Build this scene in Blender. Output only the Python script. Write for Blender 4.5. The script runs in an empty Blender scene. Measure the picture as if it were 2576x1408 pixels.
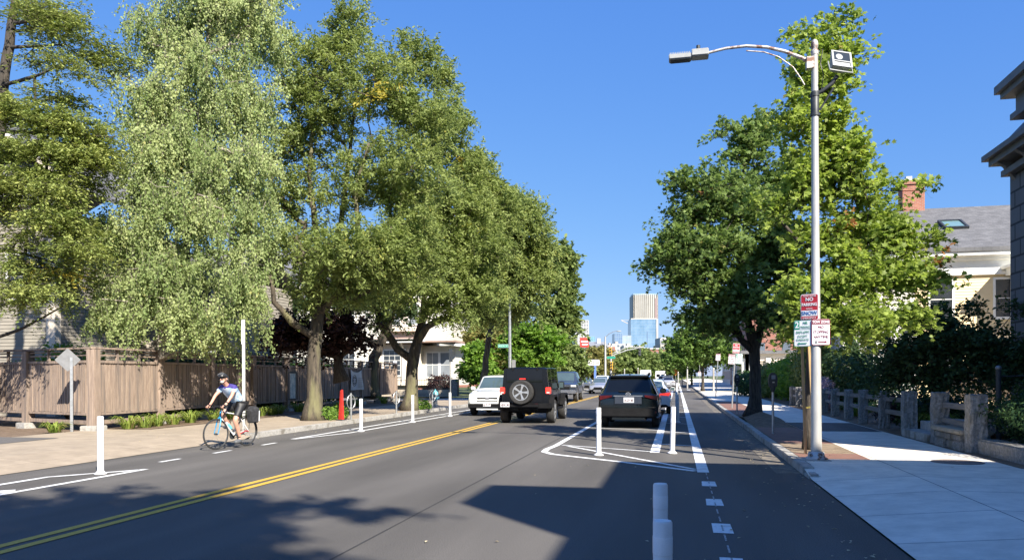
import bpy, bmesh, math, random
import numpy as np
from mathutils import Vector, Matrix
PI = math.pi
R = math.radians
sc = bpy.context.scene
random.seed(7)
rng = np.random.default_rng(11)

# ---------------- camera ----------------
FPX, YAW, CXP, EYE = 1935.0, R(12.1), 1288.0, 1.6
cd = bpy.data.cameras.new('camera')
cam = bpy.data.objects.new('camera', cd)
sc.collection.objects.link(cam)
cam.location = (0, 0, EYE)
cam.rotation_euler = (R(90), 0.004, YAW)
cd.sensor_width = 36
cd.lens = 36 * FPX / 2576
cd.shift_y = 0.0942
cd.clip_start = 0.05
cd.clip_end = 12000
sc.camera = cam

# ---------------- sky, sun, exposure ----------------
SUN_EL = R(38)
SD = Vector((0.66, -0.75, 0)).normalized()          # horizontal direction towards the sun
w = bpy.data.worlds.new('World')
sc.world = w
w.use_nodes = True
nt = w.node_tree
sky = nt.nodes.new('ShaderNodeTexSky')
sky.sky_type = 'NISHITA'
sky.sun_disc = False
sky.sun_elevation = SUN_EL
sky.sun_rotation = math.atan2(SD.x, SD.y)
sky.air_density = 1.0
sky.dust_density = 0.25
sky.ozone_density = 3.5
bg = nt.nodes['Background']
# response of the phone camera to the sky: each channel compressed so that the horizon does not burn out
sp_ = nt.nodes.new('ShaderNodeSeparateColor'); cb_ = nt.nodes.new('ShaderNodeCombineColor')
nt.links.new(sky.outputs[0], sp_.inputs[0])
for i_, (piv, ex, val) in enumerate(((1.13, .85, .54), (2.0, .60, 1.46), (3.7, .25, 3.9))):
    a_ = nt.nodes.new('ShaderNodeMath'); a_.operation = 'MULTIPLY'; a_.inputs[1].default_value = 1 / piv
    b_ = nt.nodes.new('ShaderNodeMath'); b_.operation = 'POWER'; b_.inputs[1].default_value = ex
    c_ = nt.nodes.new('ShaderNodeMath'); c_.operation = 'MULTIPLY'; c_.inputs[1].default_value = val
    nt.links.new(sp_.outputs[i_], a_.inputs[0]); nt.links.new(a_.outputs[0], b_.inputs[0]); nt.links.new(b_.outputs[0], c_.inputs[0]); nt.links.new(c_.outputs[0], cb_.inputs[i_])
nt.links.new(cb_.outputs[0], bg.inputs[0])
bg.inputs[1].default_value = 0.09
sl = bpy.data.lights.new('sun', 'SUN')
sl.energy = 4.8
sl.angle = R(0.53)
sl.color = (1.0, 0.93, 0.82)
so = bpy.data.objects.new('sun', sl)
sc.collection.objects.link(so)
so.rotation_euler = Vector((-SD.x * math.cos(SUN_EL), -SD.y * math.cos(SUN_EL), -math.sin(SUN_EL))).to_track_quat('-Z', 'Y').to_euler()
sc.view_settings.view_transform = 'Standard'
sc.view_settings.look = 'None'
sc.view_settings.exposure = 1.28
sc.view_settings.gamma = 1
sc.cycles.use_denoising = True
sc.cycles.max_bounces = 6
sc.cycles.diffuse_bounces = 5
sc.cycles.transparent_max_bounces = 8
sc.cycles.caustics_reflective = False
sc.cycles.caustics_refractive = False

# ---------------- placing helpers ----------------
CT, ST = math.cos(YAW), math.sin(YAW)
def hor(x): return 945 - .004 * (x - 1702)
def G(x, y, z=0.0):
    """ground point seen at (x, y) of the 2576-wide photograph"""
    d = (EYE - z) * FPX / (y - hor(x)); xc = (x - CXP) / FPX * d
    return Vector((xc * CT - d * ST, xc * ST + d * CT, z))
def P(x, y, d):
    xc = (x - CXP) / FPX * d
    return Vector((xc * CT - d * ST, xc * ST + d * CT, EYE - (y - hor(x)) / FPX * d))

# ---------------- materials ----------------
MATS = {}
def mk(name, c1, c2=None, scale=5.0, rough=0.6, metal=0.0, bump=0.0, bscale=None, spec=None, detail=4, contrast=(0.35, 0.65), coat=0.0, stretch=None, trans=0.0, c3=None):
    m = bpy.data.materials.new(name); m.use_nodes = True
    n = m.node_tree; N = n.nodes; L = n.links
    b = N['Principled BSDF']
    b.inputs['Roughness'].default_value = rough
    b.inputs['Metallic'].default_value = metal
    if spec is not None: b.inputs['Specular IOR Level'].default_value = spec
    b.inputs['Coat Weight'].default_value = coat
    tc = N.new('ShaderNodeTexCoord')
    src = tc.outputs['Object']
    if stretch:
        mp = N.new('ShaderNodeMapping'); mp.inputs['Scale'].default_value = stretch
        L.new(src, mp.inputs[0]); src = mp.outputs[0]
    if c2 is None:
        c2 = tuple(min(1, v * 1.12) for v in c1); 
    nz = N.new('ShaderNodeTexNoise'); nz.inputs['Scale'].default_value = scale; nz.inputs['Detail'].default_value = detail
    nz.inputs['Roughness'].default_value = 0.65
    L.new(src, nz.inputs['Vector'])
    cr = N.new('ShaderNodeValToRGB')
    cr.color_ramp.elements[0].position = contrast[0]; cr.color_ramp.elements[0].color = (*c1, 1)
    cr.color_ramp.elements[1].position = contrast[1]; cr.color_ramp.elements[1].color = (*c2, 1)
    L.new(nz.outputs[0], cr.inputs[0])
    out = cr.outputs[0]
    if c3:
        n2 = N.new('ShaderNodeTexNoise'); n2.inputs['Scale'].default_value = scale * 0.17; n2.inputs['Detail'].default_value = 3
        L.new(src, n2.inputs['Vector'])
        r2 = N.new('ShaderNodeValToRGB'); r2.color_ramp.elements[0].position = .5; r2.color_ramp.elements[1].position = .68
        L.new(n2.outputs[0], r2.inputs[0])
        mx = N.new('ShaderNodeMix'); mx.data_type = 'RGBA'
        L.new(r2.outputs[0], mx.inputs[0]); L.new(out, mx.inputs[6]); mx.inputs[7].default_value = (*c3, 1)
        out = mx.outputs[2]
    L.new(out, b.inputs['Base Color'])
    if bump:
        nb = N.new('ShaderNodeTexNoise'); nb.inputs['Scale'].default_value = bscale or scale * 4; nb.inputs['Detail'].default_value = 5
        L.new(src, nb.inputs['Vector'])
        bp = N.new('ShaderNodeBump'); bp.inputs['Strength'].default_value = bump; bp.inputs['Distance'].default_value = 0.02
        L.new(nb.outputs[0], bp.inputs['Height']); L.new(bp.outputs[0], b.inputs['Normal'])
    MATS[name] = m
    return m
def brick(name, c1, c2, mortar, bw, bh, ms, rough=0.8, axes='XY', off=0.5, bump=0.4, offset=(0, 0, 0), rot=0, noise=0.25):
    m = bpy.data.materials.new(name); m.use_nodes = True
    n = m.node_tree; N = n.nodes; L = n.links; b = N['Principled BSDF']; b.inputs['Roughness'].default_value = rough
    tc = N.new('ShaderNodeTexCoord'); sp = N.new('ShaderNodeSeparateXYZ'); cb = N.new('ShaderNodeCombineXYZ')
    L.new(tc.outputs['Object'], sp.inputs[0])
    idx = {'X': 0, 'Y': 1, 'Z': 2}
    L.new(sp.outputs[idx[axes[0]]], cb.inputs[0]); L.new(sp.outputs[idx[axes[1]]], cb.inputs[1])
    mp = N.new('ShaderNodeMapping'); mp.inputs['Location'].default_value = offset; mp.inputs['Rotation'].default_value = (0, 0, rot)
    L.new(cb.outputs[0], mp.inputs[0])
    br = N.new('ShaderNodeTexBrick'); L.new(mp.outputs[0], br.inputs[0])
    br.offset = off; br.inputs['Scale'].default_value = 1
    br.inputs['Brick Width'].default_value = bw; br.inputs['Row Height'].default_value = bh
    br.inputs['Mortar Size'].default_value = ms; br.inputs['Mortar Smooth'].default_value = 0.2
    br.inputs['Color1'].default_value = (*c1, 1); br.inputs['Color2'].default_value = (*c2, 1); br.inputs['Mortar'].default_value = (*mortar, 1)
    nz = N.new('ShaderNodeTexNoise'); nz.inputs['Scale'].default_value = 2.3; nz.inputs['Detail'].default_value = 8; nz.inputs['Roughness'].default_value = .7
    L.new(tc.outputs['Object'], nz.inputs['Vector'])
    mr = N.new('ShaderNodeMapRange'); mr.inputs[1].default_value = .3; mr.inputs[2].default_value = .7
    mr.inputs[3].default_value = 1 - noise; mr.inputs[4].default_value = 1 + noise * .4
    L.new(nz.outputs[0], mr.inputs[0])
    mx = N.new('ShaderNodeMix'); mx.data_type = 'RGBA'; mx.blend_type = 'MULTIPLY'; mx.inputs[0].default_value = 1
    L.new(br.outputs[0], mx.inputs[6]); L.new(mr.outputs[0], mx.inputs[7])
    L.new(mx.outputs[2], b.inputs['Base Color'])
    bp = N.new('ShaderNodeBump'); bp.inputs['Strength'].default_value = bump; bp.inputs['Distance'].default_value = .01; bp.invert = True
    L.new(br.outputs['Fac'], bp.inputs['Height']); L.new(bp.outputs[0], b.inputs['Normal'])
    MATS[name] = m
    return m
def leafmat(name, c1, c2, c3=None, trans=0.35, rough=0.45):
    m = bpy.data.materials.new(name); m.use_nodes = True
    n = m.node_tree; N = n.nodes; L = n.links; b = N['Principled BSDF']
    at = N.new('ShaderNodeAttribute'); at.attribute_name = 'rnd'
    cr = N.new('ShaderNodeValToRGB'); e = cr.color_ramp.elements
    e[0].position = 0.0; e[0].color = (*c1, 1); e[1].position = 0.93; e[1].color = (*c2, 1)
    if c3:
        k = e.new(0.985); k.color = (*c3, 1)
    L.new(at.outputs['Fac'], cr.inputs[0])
    L.new(cr.outputs[0], b.inputs['Base Color']); b.inputs['Roughness'].default_value = rough + .2; b.inputs['Specular IOR Level'].default_value = .25
    tr = N.new('ShaderNodeBsdfTranslucent')
    hs = N.new('ShaderNodeHueSaturation'); hs.inputs['Value'].default_value = 1.5; hs.inputs['Saturation'].default_value = 1.1
    L.new(cr.outputs[0], hs.inputs['Color']); L.new(hs.outputs[0], tr.inputs[0])
    ms = N.new('ShaderNodeMixShader'); ms.inputs[0].default_value = trans
    L.new(b.outputs[0], ms.inputs[1]); L.new(tr.outputs[0], ms.inputs[2])
    L.new(ms.outputs[0], N['Material Output'].inputs[0])
    MATS[name] = m
    return m
def glassmat(name, col, rough=0.05, spec=0.8):
    m = mk(name, col, tuple(v * 1.3 for v in col), 1.5, rough); m.node_tree.nodes['Principled BSDF'].inputs['Specular IOR Level'].default_value = spec
    return m
def emis(name, col, s):
    m = mk(name, col, None, 3, .3); b = m.node_tree.nodes['Principled BSDF']
    b.inputs['Emission Color'].default_value = (*col, 1); b.inputs['Emission Strength'].default_value = s
    return m

# ---------------- mesh helpers ----------------
class MB:
    def __init__(s): s.v = []; s.f = []
    def add(s, vs, fs):
        o = len(s.v); s.v += [tuple(p) for p in vs]; s.f += [tuple(i + o for i in f) for f in fs]; return s
    def box(s, x0, x1, y0, y1, z0, z1, M=None):
        vs = [Vector(p) for p in ((x0, y0, z0), (x1, y0, z0), (x1, y1, z0), (x0, y1, z0), (x0, y0, z1), (x1, y0, z1), (x1, y1, z1), (x0, y1, z1))]
        if M: vs = [M @ p for p in vs]
        return s.add(vs, [(0, 3, 2, 1), (4, 5, 6, 7), (0, 1, 5, 4), (1, 2, 6, 5), (2, 3, 7, 6), (3, 0, 4, 7)])
    def cb(s, c, sx, sy, sz, M=None):
        return s.box(c[0] - sx / 2, c[0] + sx / 2, c[1] - sy / 2, c[1] + sy / 2, c[2] - sz / 2, c[2] + sz / 2, M)
    def bar(s, a, b, wx, wz, up=(0, 0, 1)):
        a = Vector(a); b = Vector(b); d = (b - a).normalized(); u = Vector(up)
        if abs(d.dot(u)) > .95: u = Vector((1, 0, 0))
        r = d.cross(u).normalized(); t = r.cross(d).normalized()
        vs = [p + r * i * wx / 2 + t * j * wz / 2 for p in (a, b) for i, j in ((-1, -1), (1, -1), (1, 1), (-1, 1))]
        return s.add(vs, [(0, 1, 2, 3), (7, 6, 5, 4), (0, 4, 5, 1), (1, 5, 6, 2), (2, 6, 7, 3), (3, 7, 4, 0)])
    def tube(s, pts, rad, n=8, cap=True):
        pts = [Vector(p) for p in pts]; k = len(pts)
        if not hasattr(rad, '__len__'): rad = [rad] * k
        o = len(s.v); prev = None
        for i, p in enumerate(pts):
            d = (pts[min(i + 1, k - 1)] - pts[max(i - 1, 0)]).normalized()
            if prev is None:
                u = Vector((0, 0, 1)) if abs(d.z) < .9 else Vector((1, 0, 0))
                r = d.cross(u).normalized()
            else:
                r = (prev - d * prev.dot(d)).normalized()
            prev = r; t = d.cross(r)
            for j in range(n):
                a = 2 * PI * j / n; s.v.append(tuple(p + (r * math.cos(a) + t * math.sin(a)) * rad[i]))
        for i in range(k - 1):
            for j in range(n):
                a = o + i * n + j; b = o + i * n + (j + 1) % n
                s.f.append((a, b, b + n, a + n))
        if cap:
            s.f.append(tuple(o + j for j in range(n))[::-1]); s.f.append(tuple(o + (k - 1) * n + j for j in range(n)))
        return s
    def lathe(s, prof, n=16, M=None, c=(0, 0, 0)):
        """prof: (r, z) about z"""
        o = len(s.v)
        for r, z in prof:
            for j in range(n):
                a = 2 * PI * j / n; p = Vector((c[0] + r * math.cos(a), c[1] + r * math.sin(a), c[2] + z))
                if M: p = M @ p
                s.v.append(tuple(p))
        for i in range(len(prof) - 1):
            for j in range(n):
                a = o + i * n + j; b = o + i * n + (j + 1) % n
                s.f.append((a, b, b + n, a + n))
        s.f.append(tuple(o + j for j in range(n))[::-1]); s.f.append(tuple(o + (len(prof) - 1) * n + j for j in range(n)))
        return s
    def prism(s, poly, t, M=None):
        """poly in xz plane, thickness t along y from 0"""
        n = len(poly)
        vs = [Vector((x, 0, z)) for x, z in poly] + [Vector((x, t, z)) for x, z in poly]
        if M: vs = [M @ p for p in vs]
        return s.add(vs, [tuple(range(n)), tuple(range(2 * n - 1, n - 1, -1))] + [((i + 1) % n, i, n + i, n + (i + 1) % n) for i in range(n)])
    def ell(s, c, r, n=12, m=8):
        prof = []
        o = len(s.v)
        for i in range(m + 1):
            a = -PI / 2 + PI * i / m
            for j in range(n):
                b = 2 * PI * j / n
                s.v.append((c[0] + r[0] * math.cos(a) * math.cos(b), c[1] + r[1] * math.cos(a) * math.sin(b), c[2] + r[2] * math.sin(a)))
        for i in range(m):
            for j in range(n):
                a = o + i * n + j; b = o + i * n + (j + 1) % n
                s.f.append((a, b, b + n, a + n))
        return s
    def build(s, name, m, parent=None, smooth=None, bevel=0, loc=None):
        me = bpy.data.meshes.new(name); me.from_pydata(s.v, [], s.f)
        bm = bmesh.new(); bm.from_mesh(me)
        bmesh.ops.recalc_face_normals(bm, faces=bm.faces)
        if bevel: bmesh.ops.bevel(bm, geom=[e for e in bm.edges if e.calc_face_angle(0) > .5], offset=bevel, segments=2, affect='EDGES', clamp_overlap=True)
        bm.to_mesh(me); bm.free()
        return obj(name, me, m, parent, smooth, loc)
def obj(name, me, m, parent=None, smooth=None, loc=None):
    if isinstance(m, str): m = MATS[m]
    if m: me.materials.append(m)
    if smooth:
        me.polygons.foreach_set('use_smooth', [True] * len(me.polygons))
        if smooth < 170: me.set_sharp_from_angle(angle=R(smooth))
    o = bpy.data.objects.new(name, me); sc.collection.objects.link(o)
    if parent: o.parent = parent
    if loc is not None: o.location = loc
    return o
def tag(o, label, cat, group=None, kind=None):
    o['label'] = label; o['category'] = cat
    if group: o['group'] = group
    if kind: o['kind'] = kind
    return o
def struct(o, label=None, cat=None):
    o['kind'] = 'structure'
    if label: o['label'] = label
    if cat: o['category'] = cat
    return o
def empty(name, loc=(0, 0, 0), rz=0, label=None, cat=None, group=None):
    o = bpy.data.objects.new(name, None); sc.collection.objects.link(o)
    o.location = loc; o.rotation_euler = (0, 0, rz); o.empty_display_size = .2
    if label: tag(o, label, cat, group)
    return o
def copy_tree(o, parent=None):
    c = o.copy(); sc.collection.objects.link(c)
    if parent: c.parent = parent
    for ch in list(o.children): copy_tree(ch, c)
    return c
def dup(root, loc, rz, label, group=None, scale=None):
    c = copy_tree(root); c.location = loc; c.rotation_euler = (0, 0, rz); c['label'] = label
    if group: c['group'] = group
    if scale: c.scale = (scale,) * 3 if not hasattr(scale, '__len__') else scale
    return c
def text(s, size, m, parent, loc, rot=(PI / 2, 0, 0), ext=0.001, sx=1.0, bold=0.0, name='lettering', align='CENTER'):
    cu = bpy.data.curves.new(name, 'FONT'); cu.body = s; cu.size = size; cu.extrude = ext; cu.align_x = align; cu.align_y = 'CENTER'; cu.offset = bold; cu.resolution_u = 3
    t = bpy.data.objects.new('tmp', cu)
    me = bpy.data.meshes.new_from_object(t); me.name = name
    bpy.data.objects.remove(t); me.materials.clear()
    for v in me.vertices: v.co.x *= sx
    M = Matrix.Translation(Vector(loc)) @ Matrix.Rotation(rot[2], 4, 'Z') @ Matrix.Rotation(rot[1], 4, 'Y') @ Matrix.Rotation(rot[0], 4, 'X')
    me.transform(M)
    return obj(name, me, m, parent)
def poly_sheet(name, pts, z, m, grid=None):
    me = bpy.data.meshes.new(name); me.from_pydata([(x, y, z) for x, y in pts], [], [tuple(range(len(pts)))])
    if me.polygons[0].normal.z < 0: me.flip_normals()
    return obj(name, me, m)

# palette
def asphalt():
    m = bpy.data.materials.new('asphalt'); m.use_nodes = True
    n = m.node_tree; N = n.nodes; L = n.links; b = N['Principled BSDF']
    tc = N.new('ShaderNodeTexCoord')
    a = N.new('ShaderNodeTexNoise'); a.inputs['Scale'].default_value = 90; a.inputs['Detail'].default_value = 3
    c = N.new('ShaderNodeTexNoise'); c.inputs['Scale'].default_value = .5; c.inputs['Detail'].default_value = 6
    mp = N.new('ShaderNodeMapping'); mp.inputs['Scale'].default_value = (1.6, .22, 1)
    L.new(tc.outputs['Object'], a.inputs['Vector']); L.new(tc.outputs['Object'], mp.inputs[0]); L.new(mp.outputs[0], c.inputs['Vector'])
    r = N.new('ShaderNodeValToRGB'); r.color_ramp.elements[0].position = .3; r.color_ramp.elements[0].color = (.056, .052, .047, 1)
    r.color_ramp.elements[1].position = .75; r.color_ramp.elements[1].color = (.15, .139, .125, 1)
    L.new(a.outputs[0], r.inputs[0])
    mr = N.new('ShaderNodeMapRange'); mr.inputs[1].default_value = .3; mr.inputs[2].default_value = .7; mr.inputs[3].default_value = .72; mr.inputs[4].default_value = 1.3
    L.new(c.outputs[0], mr.inputs[0])
    mx = N.new('ShaderNodeMix'); mx.data_type = 'RGBA'; mx.blend_type = 'MULTIPLY'; mx.inputs[0].default_value = 1
    L.new(r.outputs[0], mx.inputs[6]); L.new(mr.outputs[0], mx.inputs[7]); L.new(mx.outputs[2], b.inputs['Base Color'])
    b.inputs['Roughness'].default_value = .85; b.inputs['Specular IOR Level'].default_value = .35
    bp = N.new('ShaderNodeBump'); bp.inputs['Strength'].default_value = .5; bp.inputs['Distance'].default_value = .008
    L.new(a.outputs[0], bp.inputs['Height']); L.new(bp.outputs[0], b.inputs['Normal'])
    MATS['asphalt'] = m
asphalt()
mk('old_asphalt', (.09, .085, .08), (.14, .13, .12), 30, .9, bump=.3)
mk('gutter', (.08, .074, .065), (.20, .17, .13), 5, .9, bump=.4, bscale=60, contrast=(.4, .6))
mk('paint_white', (.56, .56, .54), (.78, .78, .76), 22, .6, contrast=(.3, .5), c3=(.52, .51, .49))
mk('paint_worn', (.2, .2, .19), (.55, .55, .53), 40, .7, contrast=(.45, .6))
mk('paint_yellow', (.55, .33, .045), (.68, .42, .06), 25, .6)
brick('sidewalk', (.73, .67, .57), (.77, .71, .605), (.16, .155, .15), 2.1, 1.45, .009, .85, 'XY', 0.0, .3, (1.95 - 1.15, -.55, 0), noise=.24)
brick('sidewalk_tan', (.335, .27, .195), (.365, .295, .215), (.17, .14, .10), 1.8, 1.5, .006, .9, 'XY', 0.0, .3, (.75, 0, 0), noise=.25)
brick('brick_paving', (.25, .12, .085), (.20, .10, .075), (.18, .14, .11), .2, .1, .006, .85, 'XY', .5, .3)
mk('granite_kerb', (.30, .29, .27), (.45, .43, .39), 14, .85, bump=.6, bscale=25, c3=(.2, .18, .15))
mk('granite', (.165, .16, .15), (.33, .32, .30), 18, .9, bump=1, bscale=14, c3=(.20, .18, .145))
mk('soil', (.10, .065, .04), (.20, .14, .09), 6, .95, bump=.8, bscale=30)
mk('dry_soil', (.30, .23, .155), (.17, .12, .075), 5, .95, bump=.8, bscale=40)
mk('lawn', (.05, .075, .02), (.10, .12, .045), 3, .95, bump=.8, bscale=40)
mk('wood_fence', (.205, .15, .115), (.40, .305, .235), 3, .85, bump=.5, stretch=(11, 11, .6), contrast=(.3, .7), c3=(.15, .125, .11))
mk('wood_stake', (.42, .27, .12), (.55, .37, .18), 4, .8, stretch=(8, 8, .6))
mk('rail_wood', (.16, .15, .14), (.27, .255, .24), 4, .85, stretch=(8, .6, 8), bump=.4)
mk('delineator_white', (.68, .68, .68), (.75, .75, .75), 12, .45)
mk('reflective', (.80, .81, .83), (.88, .89, .91), 160, .25)
mk('scuff', (.3, .3, .3), (.5, .5, .5), 30, .5)
mk('galv', (.38, .39, .39), (.52, .53, .53), 9, .4, .7)
mk('pole_paint', (.44, .435, .41), (.58, .57, .54), 3, .42, .35, c3=(.34, .29, .23), stretch=(3, 3, .6))
mk('arm_rust', (.52, .50, .48), (.22, .12, .08), 9, .5, .4, contrast=(.5, .62))
mk('lamp_grey', (.30, .31, .31), (.38, .39, .39), 8, .45)
mk('dark_metal', (.03, .035, .04), (.06, .065, .07), 8, .5, .3)
mk('black', (.008, .008, .009), (.018, .018, .02), 12, .5)
mk('rubber', (.018, .018, .018), (.04, .038, .036), 20, .85)
mk('bark', (.035, .029, .023), (.12, .097, .07), 5, .95, bump=1, bscale=16, stretch=(3, 3, .5), contrast=(.35, .65), c3=(.17, .16, .08))
mk('bark_dark', (.028, .024, .02), (.09, .075, .06), 6, .95, bump=1, bscale=18, stretch=(3, 3, .5))
mk('bark_birch', (.34, .30, .25), (.12, .10, .08), 6, .9, bump=.6, contrast=(.45, .62))
leafmat('leaf_locust', (.15, .20, .055), (.31, .36, .12), (.45, .38, .08), .42)
leafmat('leaf_birch', (.14, .21, .06), (.42, .47, .21), (.45, .38, .12), .32, .4)
leafmat('leaf_hemlock', (.16, .22, .06), (.36, .39, .12), (.42, .34, .06), .28)
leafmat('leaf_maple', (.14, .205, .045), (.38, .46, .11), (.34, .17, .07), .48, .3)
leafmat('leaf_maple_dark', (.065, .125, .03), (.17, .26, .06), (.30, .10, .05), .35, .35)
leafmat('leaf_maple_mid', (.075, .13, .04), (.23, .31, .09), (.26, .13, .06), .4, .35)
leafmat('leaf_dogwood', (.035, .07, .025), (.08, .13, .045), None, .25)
leafmat('leaf_far', (.10, .15, .04), (.21, .26, .08), (.32, .27, .07), .3)
leafmat('leaf_olive', (.11, .12, .035), (.24, .22, .07), None, .3)
leafmat('leaf_purple', (.022, .012, .013), (.055, .024, .02), (.12, .05, .035), .2)
leafmat('leaf_lime', (.10, .20, .03), (.22, .34, .06), None, .4)
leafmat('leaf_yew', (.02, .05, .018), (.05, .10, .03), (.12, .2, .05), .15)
leafmat('grass_blade', (.12, .19, .03), (.30, .36, .08), (.4, .34, .14), .35)
leafmat('blossom', (.42, .33, .42), (.60, .50, .58), None, .3)
mk('clap_cream', (.66, .58, .47), (.72, .64, .53), 2, .7)
mk('clap_grey', (.24, .22, .18), (.31, .28, .23), 2, .7)
mk('clap_white', (.60, .57, .50), (.66, .63, .56), 2, .7)
mk('trim_cream', (.74, .66, .54), (.79, .71, .6), 2, .6)
mk('clap_yellow', (.72, .58, .34), (.78, .64, .39), 2, .7)
mk('trim_white', (.74, .73, .68), (.80, .79, .74), 2, .55)
mk('slate_dark', (.10, .10, .105), (.17, .17, .175), 9, .85)
brick('roof_shingle', (.115, .115, .12), (.16, .16, .165), (.07, .07, .075), .35, .14, .006, .9, 'XY', .5, .4, noise=.3)
brick('roof_wall_shingle', (.19, .19, .19), (.25, .25, .25), (.1, .1, .1), .4, .16, .01, .9, 'XZ', .5, .4)
mk('red_roof', (.26, .17, .13), (.32, .21, .16), 3, .8)
brick('chimney_brick', (.40, .14, .085), (.33, .11, .07), (.35, .28, .22), .22, .075, .01, .9, 'XZ', .5, .3)
brick('far_brick', (.34, .15, .11), (.30, .13, .10), (.3, .2, .16), 2, .6, .05, .9, 'XZ', .5, .0)
brick('ashlar', (.12, .125, .13), (.135, .14, .145), (.02, .02, .022), .62, .42, .03, .7, 'YZ', .5, 1.0, noise=.1)
mk('gray_trim', (.11, .115, .12), (.14, .145, .15), 3, .6)
glassmat('pane', (.03, .035, .04), .04)
glassmat('pane_light', (.20, .22, .24), .05)
glassmat('skylight', (.12, .2, .2), .04)
mk('stone_wall', (.36, .31, .23), (.46, .40, .31), 4, .9, bump=.8, bscale=10, c3=(.28, .24, .19))
mk('sign_back', (.22, .22, .22), (.28, .28, .28), 6, .5, .5)
mk('sign_white', (.70, .71, .74), (.74, .75, .78), 6, .4)
mk('sign_red', (.42, .018, .03), (.46, .024, .035), 6, .4)
mk('sign_maroon', (.17, .012, .03), (.2, .016, .04), 6, .4)
mk('sign_green', (.02, .22, .14), (.025, .26, .17), 6, .4)
mk('sign_teal', (.10, .30, .27), (.12, .34, .3), 6, .4)
mk('sign_blue', (.02, .12, .36), (.03, .14, .40), 6, .4)
mk('st_green', (.012, .25, .16), (.015, .29, .19), 6, .4)
mk('signal_yellow', (.70, .38, .02), (.75, .43, .03), 6, .5)
mk('cone_red', (.42, .025, .018), (.50, .04, .03), 12, .5)
mk('vinyl_blue', (.10, .45, .55), (.2, .6, .68), 5, .4)

# ================= SETTING: ground, road, pavements =================
mk('gutter_dark', (.02, .02, .02), (.035, .034, .033), 20, .9)
def grid_sheet(name, xs, ys, zf, m, label=None):
    me = bpy.data.meshes.new(name)
    vs = [(x, y, zf(x, y)) for y in ys for x in xs]; nx = len(xs)
    fs = [(j * nx + i, j * nx + i + 1, (j + 1) * nx + i + 1, (j + 1) * nx + i) for j in range(len(ys) - 1) for i in range(nx - 1)]
    me.from_pydata(vs, [], fs)
    o = obj(name, me, m); struct(o)
    if label: o['label'] = label
    return o
grid_sheet('ground', [-3000, -300, -60, -10.7, 2.2, 60, 300, 3000], [-300, -20, 0, 60, 200, 600, 5000], lambda x, y: -.06, 'lawn')
grid_sheet('road', [-10.95, 2.0], [-25, 0, 30, 100, 900], lambda x, y: 0, 'asphalt', 'dark new asphalt street')
grid_sheet('side_street', [-60, -10.95], [46.5, 55.2], lambda x, y: 0.0, 'old_asphalt', 'side street leading off to the left')
# gutter dirt at the right kerb
grid_sheet('gutter', [1.58, 1.98], [13.2, 20, 40, 120], lambda x, y: .004, 'gutter', 'leaf litter in the gutter')
YH = [-25, 0, 6, 12.4, 13.4, 16, 20, 40, 80, 140, 400]
def rz(x, y): return .13 if (y >= 13.3 or x >= 3.2) else .02
grid_sheet('right_pavement', [2.0, 3.3, 5.25, 7.5], [y for y in YH if y <= 13.4], rz, 'sidewalk', 'pale concrete driveway apron')
grid_sheet('right_pavement', [3.3, 5.25], [y for y in YH if y >= 13.4], rz, 'sidewalk', 'pale concrete pavement behind the brick strip')
grid_sheet('brick_strip', [2.16, 3.3], [14.4, 15.4], lambda x, y: .13, 'brick_paving')
grid_sheet('right_pavement', [2.16, 3.3], [13.4, 14.4], lambda x, y: .13, 'sidewalk')
grid_sheet('tree_pit', [2.16, 3.3], [15.4, 17.6], lambda x, y: .13, 'dry_soil', 'bare tree pit around the staked tree')
grid_sheet('brick_strip', [2.16, 3.3], [17.6, 22.9], lambda x, y: .13, 'brick_paving')
grid_sheet('brick_strip', [2.16, 3.3], [30.5, 46], lambda x, y: .13, 'brick_paving')
grid_sheet('right_pavement', [2.16, 3.3], [46, 400], lambda x, y: .13, 'sidewalk')
grid_sheet('right_pavement', [5.25, 14], [62, 400], lambda x, y: .13, 'sidewalk')
def mound(x, y):
    d = math.hypot((x - 2.75) / .75, (y - 26.8) / 3.2)
    return .13 + max(0, 1 - d) * .28
grid_sheet('tree_pit', [2.16 + i * .14 for i in range(9)], [22.9 + i * .38 for i in range(21)], mound, 'soil', 'mound of soil round the dark street tree')
grid_sheet('asphalt_patch', [3.3, 3.9, 5.2], [21.5, 25.3], lambda x, y: .136, 'asphalt', 'black asphalt patch in the pavement')
# garden ground behind the granite posts
grid_sheet('garden_soil', [5.25, 7, 30], [13.4, 20, 60, 90], lambda x, y: .12 if x < 6 else .22, 'soil') if False else grid_sheet('garden_soil', [5.25, 7, 30], [13.4, 20, 60, 61.9], lambda x, y: .12 if x < 6 else .22, 'soil')
# kerb stones on the right, each about 2 m long
k = MB(); y = 13.1
while y < 160:
    L_ = 1.9 + random.random() * .5; a = random.uniform(-.012, .012)
    k.box(1.99 + a, 2.16 + a * .5, y, y + L_ - .015, -.05, .135 + random.uniform(-.008, .004)); y += L_
struct(k.build('right_kerb', 'granite_kerb', bevel=.012))
k = MB(); k.box(1.99, 2.16, 12.55, 13.08, -.05, .075); struct(k.build('right_kerb', 'granite_kerb', bevel=.03))
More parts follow.
